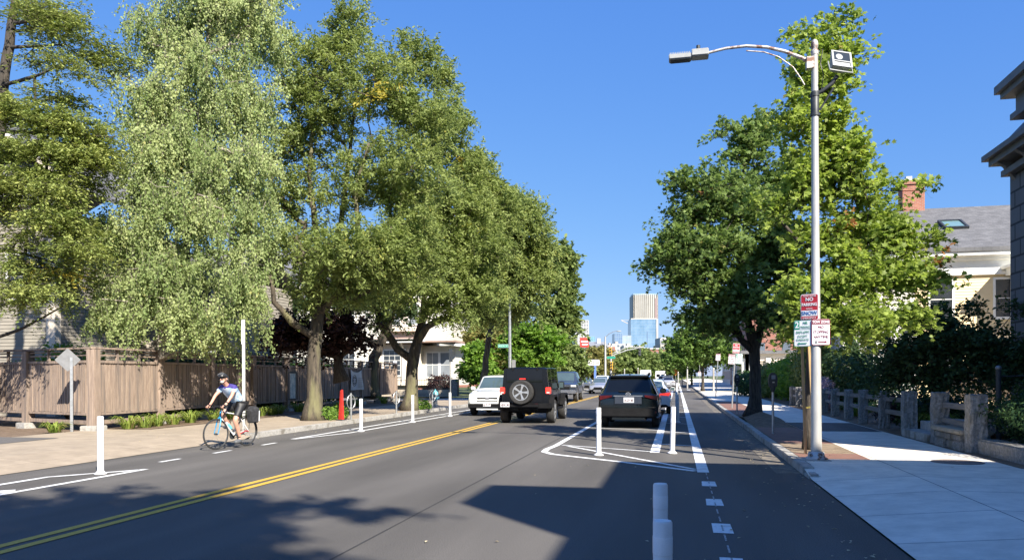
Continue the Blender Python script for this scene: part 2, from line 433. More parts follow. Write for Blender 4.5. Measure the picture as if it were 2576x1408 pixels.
# left side
def lz(x, y):
    t = min(1, max(0, (-10.95 - x) / 1.3)); e = 1.0 if (y >= 18.6 or y <= 10.0) else 0.0
    return .008 + .12 * max(t, e)
grid_sheet('left_pavement', [-16.4, -14.6, -12.4, -11.7, -11.14, -10.95], [-25, 9.4, 10.0, 10.6, 14, 18.0, 18.6, 26, 36, 46.4], lz, 'sidewalk_tan', 'tan concrete pavement and driveway on the far side')
grid_sheet('planting_strip', [-60, -20, -16.4], [-25, 17.2, 30, 46.4], lambda x, y: .10, 'soil')
grid_sheet('planting_strip', [-16.4, -15.6, -14.75], [19.4, 30, 46.0], lambda x, y: .142, 'soil')
grid_sheet('driveway', [-30, -20, -14.9], [8, 12, 16.2], lambda x, y: .135, 'old_asphalt', 'grey asphalt drive at the left edge')
grid_sheet('left_pavement', [-60, -16, -10.95], [55.3, 58.2], lambda x, y: .12, 'sidewalk_tan')
grid_sheet('left_pavement', [-14, -10.95], [58.2, 300], lambda x, y: .12, 'sidewalk_tan')
for a0, a1 in ((-20, 10.3), (18.3, 46.4), (55.3, 200)):
    k = MB(); y = a0
    while y < a1:
        L_ = min(2.1 + random.random() * .6, a1 - y); a = random.uniform(-.015, .015)
        k.box(-11.12 + a, -10.93 + a, y, y + L_ - .015, -.05, .14 + random.uniform(-.01, .004)); y += L_
    struct(k.build('left_kerb', 'granite_kerb', bevel=.012))
# ---------------- painted markings ----------------
def line(pts, wd, closed=False):
    pts = [Vector((p[0], p[1])) for p in pts]; n = len(pts); a = []; b = []
    for i in range(n):
        d0 = (pts[i] - pts[i - 1]).normalized() if i else (pts[1] - pts[0]).normalized()
        d1 = (pts[i + 1] - pts[i]).normalized() if i < n - 1 else d0
        d = (d0 + d1).normalized(); nn = Vector((-d.y, d.x)) / max(.5, d.dot(d0))
        a.append(pts[i] + nn * wd / 2); b.append(pts[i] - nn * wd / 2)
    return a, b
def paint(name, lines, m, label, z=.006):
    mb = MB()
    for i, (pts, wd) in enumerate(lines):
        a, b = line(pts, wd); zz = z + .0007 * i if len(lines) < 30 else z + .0007 * (i % 7)
        vs = [(p.x, p.y, zz) for p in a] + [(p.x, p.y, zz) for p in b]; n = len(a)
        mb.add(vs, [(n + j, n + j + 1, j + 1, j) for j in range(n - 1)])
    o = mb.build(name, m); struct(o, label); return o
ys = [-20, 10, 40, 80, 400]
paint('yellow_line', [([(-6.32, y) for y in ys], .12), ([(-6.09, y) for y in ys], .12)], 'paint_yellow', 'double yellow centre line')
ls = [([(-9.15, -20), (-9.12, 11.86)], .12), ([(-9.92, -20), (-9.98, 10.6), (-9.16, 11.72)], .12), ([(-9.9, 8.6), (-9.2, 9.2)], .3), ([(-9.9, 3.6), (-9.2, 4.2)], .3)]
paint('buffer_line', ls, 'paint_white', 'white buffer lines of the far bicycle lane, ending in a point')
ls = [([(-9.72, 18.3), (-9.2, 20.6), (-9.12, 45)], .12), ([(-9.76, 18.3), (-9.82, 45)], .12)] + [([(-9.8, y), (-9.14, y + .5)], .12) for y in (21.3, 25.9, 30.5, 35, 39.6)]
ls += [([(-9.12, 57), (-9.12, 300)], .12), ([(-9.82, 57), (-9.82, 300)], .12)]
paint('buffer_line', ls, 'paint_white', 'white buffer lines of the far bicycle lane beyond the drive')
paint('dash', [([(-9.62, 12.9), (-9.62, 13.5)], .1), ([(-9.60, 14.6), (-9.60, 15.25)], .1), ([(-9.6, 16.55), (-9.6, 17.2)], .1)], 'paint_white', 'short white dashes across the drive')
arc = [(-2.72, 120), (-2.72, 40), (-2.74, 17.6), (-2.80, 16.7), (-2.76, 16.1), (-2.52, 15.65), (-2.1, 15.3), (-1.2, 14.6), (.3, 13.27)]
paint('parking_outline', [(arc, .14), ([(-2.62, 17.75), (-.5, 16.5)], .09), ([(-2.45, 17.5), (.3, 13.5)], .10), ([(-2.68, 23.9), (-.5, 23.0)], .08)], 'paint_white', 'white outline at the head of the parking lane')
paint('buffer_line', [([(-.46, 16.3), (-.46, 60), (-.46, 300)], .20), ([(.42, 13.1), (.42, 60), (.42, 300)], .19)] + [([(-.40, 18.4 + i * 4.1), (.36, 18.0 + i * 4.1)], .1) for i in range(18)], 'paint_white', 'white buffer lines with rungs beside the near bicycle lane')
for i, y in enumerate((11.75, 10.05, 8.35, 6.75, 5.1)):
    mb = MB(); x = .46; j = random.uniform(-.012, .012)
    mb.add([(x - .1 + j, y - .26, .005), (x + .1, y - .27, .005), (x + .095, y + .25, .005), (x - .1, y + .26, .005)], [(0, 1, 2, 3)])
    struct(mb.build('lane_square', 'paint_white'), 'white square of the dotted bicycle lane line')
paint('layout_line', [([(.46, y0), (.46, y0 + .3)], .018) for y0 in np.arange(4.2, 12.8, .5)], 'paint_worn', 'thin setting out marks between the white squares', z=.003)
ls = [([(-13.0, y), (-16.6, y)], .42) for y in np.arange(47.2, 55, .95)]
paint('crosswalk', ls, 'paint_white', 'white crosswalk bars over the side street')
ls = [([(-10.2 + i * 1.15, 88), (-10.2 + i * 1.15, 91)], .4) for i in range(11)]
paint('crosswalk', ls, 'paint_white', 'white crosswalk bars over the main street')
paint('seam', [([(-2.98, -10), (-2.98, 90)], .025)], 'gutter_dark', 'paving seam in the travel lane', z=.002)
# cover in the pavement
mb = MB(); c = (4.62, 14.25)
mb.lathe([(.0, 0), (.40, 0), (.40, .006), (.36, .008), (.0, .008)], 28, c=(c[0], c[1], .131))
mk('iron_cover', (.14, .11, .095), (.24, .19, .165), 20, .75, bump=.7, bscale=60)
struct(mb.build('cover', 'iron_cover'), 'round iron cover in the pavement', 'manhole cover')
# litter and fallen leaves: uncountable
mb = MB()
for i in range(420):
    q = rng.random()
    if q < .35: x, y = rng.uniform(1.25, 2.0), rng.uniform(6, 30)
    elif q < .6: x, y = rng.uniform(-10.9, -10.2), rng.uniform(17, 32)
    elif q < .8: x, y = rng.uniform(-2.5, 5), rng.uniform(5, 16)
    else: x, y = rng.uniform(-14.5, -11), rng.uniform(14, 36)
    s = rng.uniform(.012, .035); a = rng.uniform(0, 6.28); zz = .012 if x < 1.98 and x > -10.9 else .145
    if x > 2: zz = .03 if y < 12 else .14
    if x < -10.9: zz = .15
    dx, dy = math.cos(a) * s, math.sin(a) * s
    mb.add([(x - dx, y - dy, zz), (x + dy * .5, y - dx * .5, zz + s * .3), (x + dx, y + dy, zz + .003), (x - dy * .5, y + dx * .5, zz + s * .2)], [(0, 1, 2, 3)])
mk('dry_leaf', (.42, .33, .17), (.55, .47, .3), 3, .8)
tag(mb.build('fallen_leaves', 'dry_leaf'), 'dry leaves and crumbs scattered over road and pavement', 'leaves', kind='stuff')

# ================= wooden fence on the left =================
def T(x, y, z, rzz=0): return Matrix.Translation((x, y, z)) @ Matrix.Rotation(rzz, 4, 'Z')
def fence_run(root, A, B, n, top_beam=True, first_post=True):
    A = Vector(A); B = Vector(B); L_ = (B - A).length / n; ang = math.atan2(B.y - A.y, B.x - A.x)
    for i in range(n + 1):
        if i == n and not first_post: continue
        p = A + (B - A) * (i / n); mb = MB(); M = T(p.x, p.y, 0, ang)
        mb.box(-.13, .13, -.13, .13, .25, 2.42, M); pst = mb.build('post', 'wood_fence', root, bevel=.01)
        fb = MB(); fb.box(-.25, .25, -.25, .25, .05, .27, M); fb.build('footing', 'granite_kerb', pst, bevel=.02)
    for i in range(n):
        p = A + (B - A) * (i / n); M = T(p.x, p.y, 0, ang)
        mb = MB(); x = .14
        while x < L_ - .14:
            wd = .085; dy = random.uniform(-.012, .012)
            mb.box(x, min(x + wd, L_ - .135), -.055 + dy, -.03 + dy, .62 + random.uniform(-.008, .008), 2.03, M); x += wd + .024
        mb.box(.13, L_ - .13, .0, .02, .64, 2.02, M)
        mb.build('board_panel', 'wood_fence', root)
        for bb in ((-.085, .05, 2.035, 2.11), (-.075, .04, .55, .615), (-.03, .03, .30, .40)):
            mb = MB(); mb.box(.13, L_ - .13, *bb, M); mb.build('rail', 'wood_fence', root)
        mb = MB(); mb.box(.13, L_ - .13, -.02, .02, 2.24, 2.28, M)
        mb.box(.13, L_ - .13, -.018, .018, 2.35, 2.38, M)
        for q in range(1, 3):
            xx = L_ * q / 3; mb.box(xx - .035, xx + .035, -.035, .035, 2.11, 2.43, M)
        mb.build('lattice', 'wood_fence', root)
        mb = MB(); mb.box(-.10, L_ + .10, -.13, .13, 2.43, 2.48, M)
        mb.build('top_beam', 'wood_fence', root)
fr = empty('wooden_fence', (0, 0, 0), 0, 'weathered brown board fence with open lattice top running along the far pavement', 'fence')
fence_run(fr, (-16.1, 18.75), (-17.2, 45.4), 9)
fence_run(fr, (-32, 23.9), (-16.1, 18.75), 5, first_post=False)

# ================= buildings =================
def clap(w_, h, expo=.14, d=.022):
    mb = MB(); n = int(math.ceil(h / expo)); vs = []; fs = []
    for i in range(n):
        z0 = i * expo; z1 = min(h, z0 + expo); o = len(vs)
        vs += [(0, -d, z0), (w_, -d, z0), (w_, 0, z1), (0, 0, z1), (0, 0, z0), (w_, 0, z0)]
        fs += [(o, o + 1, o + 2, o + 3), (o + 4, o + 5, o + 1, o)]
    mb.add(vs, fs); return mb
def xf(mb, M):
    mb.v = [tuple(M @ Vector(p)) for p in mb.v]; return mb
def wall(root, M, w_, h, m, name='wall', expo=.14, thick=.2):
    mb = xf(clap(w_, h, expo), M); mb.box(0.01, w_ - .01, .0, thick, 0, h - .01, M)
    me = bpy.data.meshes.new(name); me.from_pydata(mb.v, [], mb.f)
    return obj(name, me, m, root)
def window(root, M, x, z, w_, h, nx=2, ny=2, fm='trim_white', pm='pane', name='window', tr=.1, dpt=.06):
    mb = MB()
    mb.box(x - tr, x, -dpt, .01, z - tr, z + h + tr, M); mb.box(x + w_, x + w_ + tr, -dpt, .01, z - tr, z + h + tr, M)
    mb.box(x, x + w_, -dpt, .01, z + h, z + h + tr, M); mb.box(x - .03, x + w_ + .03, -dpt - .04, .01, z - tr - .02, z, M)
    for i in range(1, nx): mb.box(x + w_ * i / nx - .015, x + w_ * i / nx + .015, -dpt + .02, 0, z, z + h, M)
    for i in range(1, ny): mb.box(x, x + w_, -dpt + .022, 0, z + h * i / ny - .018, z + h * i / ny + .018, M)
    f = mb.build(name, fm, root)
    p = MB(); p.box(x, x + w_, -.032, -.026, z, z + h, M); p.build('pane', pm, f)
    return f
# --- left clapboard house behind the conifer ---
h1 = empty('clapboard_house', (0, 0, 0), 0, 'grey green clapboard house with a dark gable behind the conifer at the left edge', 'house')
wall(h1, T(-33, 25.6, .1, R(2)), 9.1, 8.2, 'clap_grey')
wall(h1, T(-23.95, 25.95, .1, R(92)), 9, 8.2, 'clap_grey')
mb = MB(); mb.box(-24.3, -23.9, 25.8, 26.1, .1, 8.2); mb.box(-33, -23.9, 25.48, 25.62, 8.2, 8.55); mb.build('corner_board', 'clap_cream', h1)
M = T(-33, 25.6, .1, R(2))
for x in (1.2, 4.2): window(h1, M, x, 1.2, 1.0, 1.7, 1, 2)
for x in (1.2, 4.2, 6.9): window(h1, M, x, 4.7, 1.0, 1.7, 1, 2)
# roof with gable facing the street
mb = MB(); mb.prism([(-30, 8.3), (-22.9, 8.3), (-22.9, 8.6), (-26.3, 11.5), (-28.5, 11.6), (-30, 8.5)], .25, T(0, 25.3, 0)); mb.build('gable', 'roof_wall_shingle', h1)
mb = MB()
def slab(mb, a, b, c, d, t=.18):
    vs = [Vector(p) for p in (a, b, c, d)]; mb.add(vs + [v - Vector((0, 0, t)) for v in vs], [(0, 1, 2, 3), (7, 6, 5, 4), (0, 4, 5, 1), (1, 5, 6, 2), (2, 6, 7, 3), (3, 7, 4, 0)])
slab(mb, (-26.2, 24.8, 11.85), (-22.0, 24.8, 8.75), (-22.0, 36, 8.75), (-26.2, 36, 11.85))
slab(mb, (-28.8, 24.8, 11.9), (-26.2, 24.8, 11.85), (-26.2, 36, 11.85), (-28.8, 36, 11.9))
slab(mb, (-36, 24.8, 8.6), (-28.8, 24.8, 11.9), (-28.8, 36, 11.9), (-36, 36, 8.6))
mb.build('roof', 'slate_dark', h1)
mb = MB(); mb.bar((-26.2, 24.7, 11.72), (-21.9, 24.7, 8.55), .1, .22); mb.bar((-29, 24.7, 11.76), (-26.2, 24.7, 11.72), .1, .22); mb.build('bargeboard', 'clap_cream', h1)
# rear wing with porch, mostly in shade
wall(h1, T(-23.9, 31, .1), 4.2, 6.0, 'clap_grey', 'wing_wall')
wall(h1, T(-19.7, 31, .1, R(90)), 6, 6.0, 'clap_grey', 'wing_wall')
mb = MB(); slab(mb, (-24, 30.2, 5.9), (-19.2, 30.2, 5.9), (-19.2, 34, 7.8), (-24, 34, 7.8)); slab(mb, (-24, 34, 7.8), (-19.2, 34, 7.8), (-19.2, 37.5, 5.9), (-24, 37.5, 5.9)); mb.build('wing_roof', 'slate_dark', h1)
M = T(-23.9, 31, .1)
for x in (.8, 2.6):
    window(h1, M, x, 1.0, .95, 1.6, 1, 2); window(h1, M, x, 4.0, .95, 1.6, 1, 2)
# --- white corner house beyond the side street ---
h2 = empty('white_house', (0, 0, 0), 0, 'white clapboard corner house with a bay window porch beyond the side street', 'house')
XR = -20.4; YF = 63.0
wall(h2, T(-44, YF, .9), XR + 44, 9.6, 'clap_white', expo=.2)
wall(h2, T(XR, YF, .9, R(90)), 12, 9.6, 'clap_white', expo=.2)
mb = MB(); mb.box(XR - .25, XR + .06, YF - .06, YF + .25, .9, 10.5); mb.box(-26.6, -26.35, YF - .07, YF, .9, 10.5); mb.box(-44.2, XR + .5, YF - .5, YF + .2, 10.5, 10.85); mb.build('corner_board', 'trim_white', h2)
mb = MB(); slab(mb, (-44.5, YF - .7, 10.8), (XR + .7, YF - .7, 10.8), (XR - 4, YF + 6, 14), (-40, YF + 6, 14)); slab(mb, (XR + .7, YF - .7, 10.8), (XR + .7, YF + 12.7, 10.8), (XR - 4, YF + 6.4, 14), (XR - 4, YF + 6, 14)); mb.build('roof', 'slate_dark', h2)
mb = MB(); mb.box(-44, XR + .05, YF - .02, YF + .3, -.05, .92); mb.build('foundation', 'stone_wall', h2)
M = T(-44, YF, .9)
for i in range(6):
    for z in (1.3, 5.2): window(h2, M, 1.6 + i * 2.75, z, 1.05, 1.9, 2, 2, 'trim_white', 'pane')
window(h2, M, 21.6, 5.6, 1.0, 1.9, 1, 2, 'trim_white', 'pane_light'); 
# upper oriel
mb = MB()
mb.prism([(-24.3, 5.5), (-21.1, 5.5), (-21.1, 8.3), (-24.3, 8.3)], .9, T(0, YF - .9, 0)); mb.build('oriel', 'trim_cream', h2)
window(h2, T(0, YF - .9, 0), -24.0, 6.1, .9, 1.7, 1, 2, 'trim_white', 'pane_light'); window(h2, T(0, YF - .9, 0), -22.2, 6.1, .75, 1.7, 1, 2, 'trim_white', 'pane_light')
# bay porch
bw = MB(); bw.box(-24.6, -20.9, YF - 2.2, YF, .9, 4.35); bw.build('bay', 'trim_cream', h2)
bw = xf(clap(2.9, 3.3, .2), T(-20.9, YF - 1.4, .9)); bw.box(0, 2.88, .0, 4.5, 0, 3.3, T(-20.9, YF - 1.4, .9)); bw.build('side_bay', 'clap_white', h2)
M = T(0, YF - 2.2, 0)
window(h2, M, -24.0, 1.75, 1.45, 2.05, 3, 5, 'trim_white', 'pane', tr=.12)
window(h2, T(0, YF - 1.4, 0), -20.5, 1.6, 1.0, 2.0, 2, 2, 'trim_white', 'pane_light'); window(h2, T(0, YF - 1.4, 0), -19.3, 1.6, .8, 2.0, 1, 2, 'trim_white', 'pane_light')
dd = MB(); dd.box(-21.85, -21.1, YF - 2.28, YF - 2.2, 1.0, 3.6); dr = dd.build('door', 'trim_white', h2)
dd = MB(); dd.box(-21.72, -21.25, YF - 2.295, YF - 2.28, 1.2, 3.3); dd.build('pane', 'pane_light', dr)
for x in (-24.5, -22.2, -20.95):
    c = MB(); c.box(x - .17, x + .17, YF - 2.4, YF - 2.2, .9, 3.95); c.box(x - .23, x + .23, YF - 2.46, YF - 2.2, 3.75, 3.95); c.box(x - .22, x + .22, YF - 2.45, YF - 2.2, .9, 1.15)
    c.bar((x, YF - 2.4, 3.95), (x, YF - 2.95, 4.45), .13, .16); c.build('pilaster', 'trim_cream', h2)
c = MB(); c.box(-24.9, -17.6, YF - 3.1, YF + .0, 4.42, 4.55); slab(c, (-25, YF - 3.2, 4.7), (-20.6, YF - 3.2, 4.7), (-21.1, YF - .95, 4.98), (-24.6, YF - .95, 4.98)); 
c.build('bay_roof', 'red_roof', h2)
c = MB(); c.box(-25.0, -20.5, YF - 3.2, YF - 3.12, 4.42, 4.72); slab(c, (-20.5, YF - 3.2, 4.72), (-17.3, YF - 2.4, 4.25), (-17.3, YF + 3, 4.25), (-20.5, YF + 1, 4.95)); c.build('eave', 'trim_white', h2)
c = MB()
for i in range(4): c.box(-21.4 + i * .42, -20.98 + i * .42, YF - 3.4, YF - 2.5, .1, .9 - i * .2)
c.build('steps', 'chimney_brick', h2)
# yard wall, iron fence, granite gatepost of the white house
c = MB(); c.box(-40, -17.1, 56.9, 57.3, 0, .62); tag(c.build('stone_wall', 'stone_wall', bevel=.02), 'low tan stone retaining wall in front of the white corner house', 'wall')
c = MB(); c.cb((-16.75, 57.0, .75), .62, .5, 1.35); tag(c.build('gatepost', 'granite', bevel=.04), 'square granite gatepost at the end of the low stone wall by the white house', 'gatepost')
fi = empty('iron_fence', (0, 0, 0), 0, 'thin iron picket fence on top of the low stone wall by the white house', 'fence')
c = MB()
for i in range(170):
    x = -40 + i * .135; c.box(x, x + .02, 57.09, 57.11, .6, 1.42)
c.build('pickets', 'dark_metal', fi)
c = MB(); c.box(-40, -17.1, 57.08, 57.12, 1.32, 1.35); c.box(-40, -17.1, 57.08, 57.12, .70, .73); c.build('rail', 'dark_metal', fi)
# --- yellow house on the right ---
h3 = empty('yellow_house', (0, 0, 0), 0, 'pale yellow clapboard house with white trim, grey shingle roof and skylight', 'house')
YY = 40.0
wall(h3, T(10.6, YY, .2), 16, 7.2, 'clap_yellow')
wall(h3, T(10.6, YY + 11, .2, R(-90)), 11, 7.2, 'clap_yellow')
mb = MB()
mb.box(10.3, 27, YY - .10, YY + .02, 6.35, 7.35); mb.box(10.1, 27, YY - .28, YY - .09, 6.98, 7.35); mb.box(9.9, 27, YY - .62, YY - .27, 7.15, 7.42); mb.box(10.3, 27, YY - .16, YY - .09, 6.28, 6.42)
mb.box(10.5, 10.85, YY - .07, YY + .3, .2, 6.4)
mb.build('cornice', 'trim_white', h3)
mb = MB(); slab(mb, (9.85, YY - .7, 7.5), (28, YY - .7, 7.5), (28, YY + 5.5, 10.6), (9.85, YY + 5.5, 10.6)); slab(mb, (9.85, YY + 5.5, 10.6), (28, YY + 5.5, 10.6), (28, YY + 11.7, 7.5), (9.85, YY + 11.7, 7.5))
mb.build('roof', 'roof_shingle', h3)
mb = MB(); mb.prism([(0, 0), (11, 0), (5.5, 3.1)], .2, T(10.7, YY, 7.4, R(90))); mb.build('gable', 'clap_yellow', h3)
cm = MB(); cm.box(12.0, 13.1, YY + 5.2, YY + 6.1, 9.5, 12.1); cm.box(11.93, 13.17, YY + 5.13, YY + 6.17, 11.9, 12.05); ch = cm.build('chimney', 'chimney_brick', h3)
c = MB(); c.cb((12.55, YY + 5.65, 12.17), .95, .75, .1); c.cb((12.4, YY + 5.6, 12.3), .3, .3, .2); c.build('chimney_cap', 'galv', ch)
sl_ = R(26.5); Ms = Matrix.Translation((13.6, YY + 1.9, 8.82)) @ Matrix.Rotation(math.atan2(3.1, 6.2), 4, 'X')
c = MB(); c.box(-.55, -.45, 0, 1.3, -.05, .12, Ms); c.box(.45, .55, 0, 1.3, -.05, .12, Ms); c.box(-.45, .45, 0, .1, -.05, .12, Ms); c.box(-.45, .45, 1.2, 1.3, -.05, .12, Ms)
s_ = c.build('skylight', 'dark_metal', h3); c = MB(); c.box(-.45, .45, .1, 1.2, 0, .07, Ms); c.build('pane', 'skylight', s_)
c = MB(); c.lathe([(.18, 0), (.18, .25), (.26, .27), (.26, .34), (.05, .36)], 12, c=(18.6, YY + 5.0, 10.3)); c.build('roof_vent', 'galv', h3)
M = T(10.6, YY, .2)
for x in (1.2, 4.0): 
    window(h3, M, x, 1.0, .95, 1.75, 1, 2); window(h3, M, x, 4.1, .95, 1.75, 1, 2)
# white bay and porch with an ionic column
c = MB(); c.box(15.2, 19.5, YY - 1.6, YY - .1, 3.4, 6.4); c.box(15.0, 19.7, YY - 1.8, YY - .1, 6.2, 6.5); c.box(14.8, 19.9, YY - 2.0, YY, 6.5, 6.62); c.build('bay', 'trim_white', h3)
for x in (15.5, 17.0): window(h3, T(0, YY - 1.6, 0), x, 4.1, .6, 1.7, 1, 2)
c = MB(); c.box(14.4, 21, YY - 2.6, YY - .02, 3.05, 3.4); c.box(14.3, 21, YY - 2.75, YY - .02, 3.4, 3.5); c.build('porch_roof', 'trim_white', h3)
for x in (14.8, 17.4):
    c = MB(); c.lathe([(.2, 0), (.2, .1), (.15, .14), (.125, 2.4), (.16, 2.45), (.16, 2.5)], 16, c=(x, YY - 2.4, .5)); c.tube([(x - .17, YY - 2.58, 2.93), (x - .17, YY - 2.2, 2.93)], .09, 10); c.tube([(x + .17, YY - 2.58, 2.93), (x + .17, YY - 2.2, 2.93)], .09, 10); c.cb((x, YY - 2.4, 3.02), .42, .4, .06)
    c.build('column', 'trim_white', h3, smooth=40)
# white pilastered wing to its left
c = MB(); c.box(7.3, 10.3, YY - 3.0, YY + 3, .2, 5.8); c.build('wing_wall', 'clap_white', h3)
for i in range(5):
    c = MB(); c.box(7.25 + i * .72, 7.25 + i * .72 + .22, YY - 3.12, YY - 2.99, .2, 4.6); c.build('pilaster', 'trim_white', h3)
for i in range(4): window(h3, T(0, YY - 3.0, 0), 7.56 + i * .72, 1.2, .3, 2.9, 1, 2, tr=.03)
c = MB(); c.box(7.0, 10.5, YY - 3.4, YY + 3, 5.8, 6.1); c.build('wing_roof', 'trim_white', h3)
wall(h3, T(6.5, YY + 5, .2), 1.3, 5.0, 'clap_yellow', 'rear_wall')

# --- dark grey mansard house at the right edge ---
h4 = empty('mansard_house', (0, 0, 0), 0, 'dark grey mansard roofed house with block patterned wall and heavy cornices at the right edge', 'house')
XG, YG, YS = 8.5, 22.3, 11.9
mb = MB(); mb.box(XG, 20, YS, YG, .1, 7.1); mb.build('wall', 'ashlar', h4)
mb = MB(); mb.box(9.1, 20, YS + .6, YG - .4, 7.1, 8.7); mb.build('frieze', 'gray_trim', h4)
mb = MB(); mb.box(7.92, 20.6, YS - .5, YG + .28, 7.22, 7.36); mb.box(8.05, 20.5, YS - .4, YG + .16, 7.06, 7.22); mb.box(8.3, 20.3, YS - .2, YG + .05, 6.75, 6.9)
mb.prism([(7.92, 7.36), (8.5, 7.75), (9.15, 8.45), (9.15, 7.36)], YG - YS + .8, T(0, YS - .5, 0)); mb.build('eave', 'gray_trim', h4)
mb = MB(); mb.box(8.5, 20.3, YS + .1, YG - .0, 8.2, 8.35); mb.box(8.6, 20.2, YS + .2, YG - .1, 8.35, 8.8); mb.box(8.32, 20.4, YS - .05, YG + .12, 8.8, 8.95); mb.box(8.2, 20.5, YS - .1, YG + .2, 8.95, 9.15); mb.build('cornice', 'gray_trim', h4)
mb = MB(); n_ = 11
for i in range(9):
    y = YG - .35 - i * 1.15
    mb.prism([(8.06, 7.06), (8.5, 7.06), (8.5, 6.6), (8.38, 6.75), (8.25, 6.95)], .16, T(0, y, 0))
mb.build('brackets', 'gray_trim', h4)
mb = MB(); o = [(8.75, YS + .4, 9.15), (20, YS + .4, 9.15), (20, YG - .25, 9.15), (8.75, YG - .25, 9.15), (8.95, YS + .9, 12.9), (20, YS + .9, 12.9), (20, YG - .6, 12.9), (8.95, YG - .6, 12.9)]
mb.add(o, [(0, 3, 2, 1), (4, 5, 6, 7), (0, 1, 5, 4), (1, 2, 6, 5), (2, 3, 7, 6), (3, 0, 4, 7)]); mb.build('mansard_roof', 'slate_dark', h4)
mb = MB(); mb.box(8.7, 20, YS + .6, YG - .45, 12.9, 13.05); mb.build('roof_cap', 'gray_trim', h4)
for y in (13.6, 16.2, 18.8):
    window(h4, T(XG, y + 1, 0, R(-90)), 0, 1.4, 1.0, 2.1, 1, 2, 'gray_trim', 'pane'); window(h4, T(XG, y + 1, 0, R(-90)), 0, 4.5, 1.0, 1.8, 1, 2, 'gray_trim', 'pane')
# --- neighbouring house just outside the frame: it throws the big shadow over the near road ---
h5 = empty('corner_house', (0, 0, 0), 0, 'grey hipped house beside the viewer that shades the near road and pavement', 'house')
mb = MB(); mb.box(7.0, 17, -13, 5.4, 0, 8.6); mb.build('wall', 'ashlar', h5)
mb = MB(); mb.box(6.5, 17.5, -13.5, 5.9, 8.6, 9.0); mb.build('cornice', 'gray_trim', h5)
mb = MB(); mb.box(6.5, 8.6, -1.05, .6, 9.0, 10.9); mb.build('dormer', 'gray_trim', h5)
for y in (-6, -2.6, 1.2, 3.4): window(h5, T(7.0, y + 1, 0, R(-90)), 0, 1.4, 1.0, 2.1, 1, 2, 'trim_white', 'pane'); window(h5, T(7.0, y + 1, 0, R(-90)), 0, 5.0, 1.0, 1.8, 1, 2, 'trim_white', 'pane')

def wbox(r, *b):
    nm = b[6] if len(b) > 6 else 'window'; mb = MB(); mb.box(*b[:6]); return mb.build(nm, 'far_window', r)
# ================= skyline =================
def block(name, x0, x1, yt, d, m, label, cat='building', depth=40, parts=None, group=None, zb=-1):
    a = P(x0, yt, d); b = P(x1, yt, d); wd = (b - a).length; M = Matrix.Translation((a.x, a.y, 0)) @ Matrix.Rotation(YAW, 4, 'Z')
    r = empty(name, (a.x, a.y, 0), YAW, label, cat, group)
    mb = MB(); mb.box(0, wd, 0, depth, zb, a.z); mb.build('wall', m, r)
    return r, wd, a.z
def facade_lines(r, wd, z0, z1, nx, nz, m, y=-.2, t=.6, name='facade_grid'):
    mb = MB()
    for i in range(nx + 1): mb.box(wd * i / nx - t / 2, wd * i / nx + t / 2, y, 0.0, z0, z1)
    for j in range(nz + 1):
        z = z0 + (z1 - z0) * j / nz; mb.box(0, wd, y * .8, 0.0, z - t / 2, z + t / 2)
    return mb.build(name, m, r)
mk('tower_glass', (.10, .20, .33), (.17, .28, .42), .05, .15, contrast=(.4, .6), spec=1)
mk('tower_glass_light', (.22, .31, .39), (.30, .40, .48), .05, .2)
mk('tower_line', (.21, .31, .42), (.26, .36, .46), .05, .5)
mk('tower_stone', (.50, .48, .44), (.56, .54, .50), .05, .7)
mk('tower_dark', (.15, .145, .13), (.20, .19, .175), .1, .4)
mk('far_white', (.38, .38, .38), (.46, .46, .455), .1, .8)
mk('far_tan', (.42, .36, .30), (.50, .44, .38), .1, .8)
mk('far_blue', (.10, .16, .28), (.16, .24, .38), .05, .2, spec=1)
mk('far_grey', (.20, .21, .23), (.27, .28, .30), .1, .8)
mk('far_window', (.10, .12, .16), (.14, .17, .2), .1, .3)
# tall striped tower behind the glass block
a = P(1593, 738, 1300); r = empty('striped_tower', (a.x, a.y, 0), YAW, 'tall tower with pale vertical fins standing behind the blue glass block', 'tower')
wd = 64 / FPX * 1300; zt = a.z
mb = MB(); mb.box(3, wd - 3, 0, 40, 0, zt - 2); mb.box(0, wd, 2, 38, 0, zt - 3); mb.build('core', 'tower_dark', r)
mb = MB(); mb.box(.5, wd - .5, -.3, 0, zt - 44, zt - 42.5); mb.box(.5, wd - .5, -.3, 30, zt - 2.5, zt)
for j in range(9): mb.box(.5, wd - .5, -.25, 0, 90 - 5 * j, 91 - 5 * j)
mb.build('floor_band', 'tower_glass_light', r)
mb = MB()
for i in range(13):
    x = wd * (i + .5) / 13; mb.box(x - .62, x + .62, -1.8 + .9 * abs(i - 6) / 3, 0, 0, zt - .5 - abs(i - 6) * .25)
mb.build('fins', 'tower_stone', r)
mk('tower_red', (.24, .17, .17), (.28, .20, .20), .1, .5)
mb = MB(); mb.box(wd * .86, wd * .95, -.6, 0, 60, zt - 8); mb.build('red_panel', 'tower_red', r)
r, wd, zt = block('glass_block', 1588, 1653, 803, 1100, 'tower_glass', 'blue glass office block in front of the striped tower', 'office block', 30)
facade_lines(r, wd, 0, zt, 18, 20, 'tower_line', t=.28)
mb = MB(); mb.box(wd - 1.0, wd + 1.6, -1, 30, 0, zt + .5); mb.build('edge_pier', 'far_white', r)
mb = MB(); mb.box(wd * .62, wd * .645, -.6, 0, zt * .52, zt * .8); mb.box(wd * .62, wd * .97, -.5, 0, zt * .50, zt * .52); mb.build('recess', 'far_blue', r)
mb = MB(); mb.box(0, wd, -.4, 20, zt, zt + 1.4); mb.build('parapet', 'tower_stone', r)
r, wd, zt = block('blue_tower', 1547, 1566, 838, 900, 'far_blue', 'small dark blue glass tower left of the big glass block', 'tower', 25); facade_lines(r, wd, 0, zt, 4, 12, 'tower_line', t=.35)
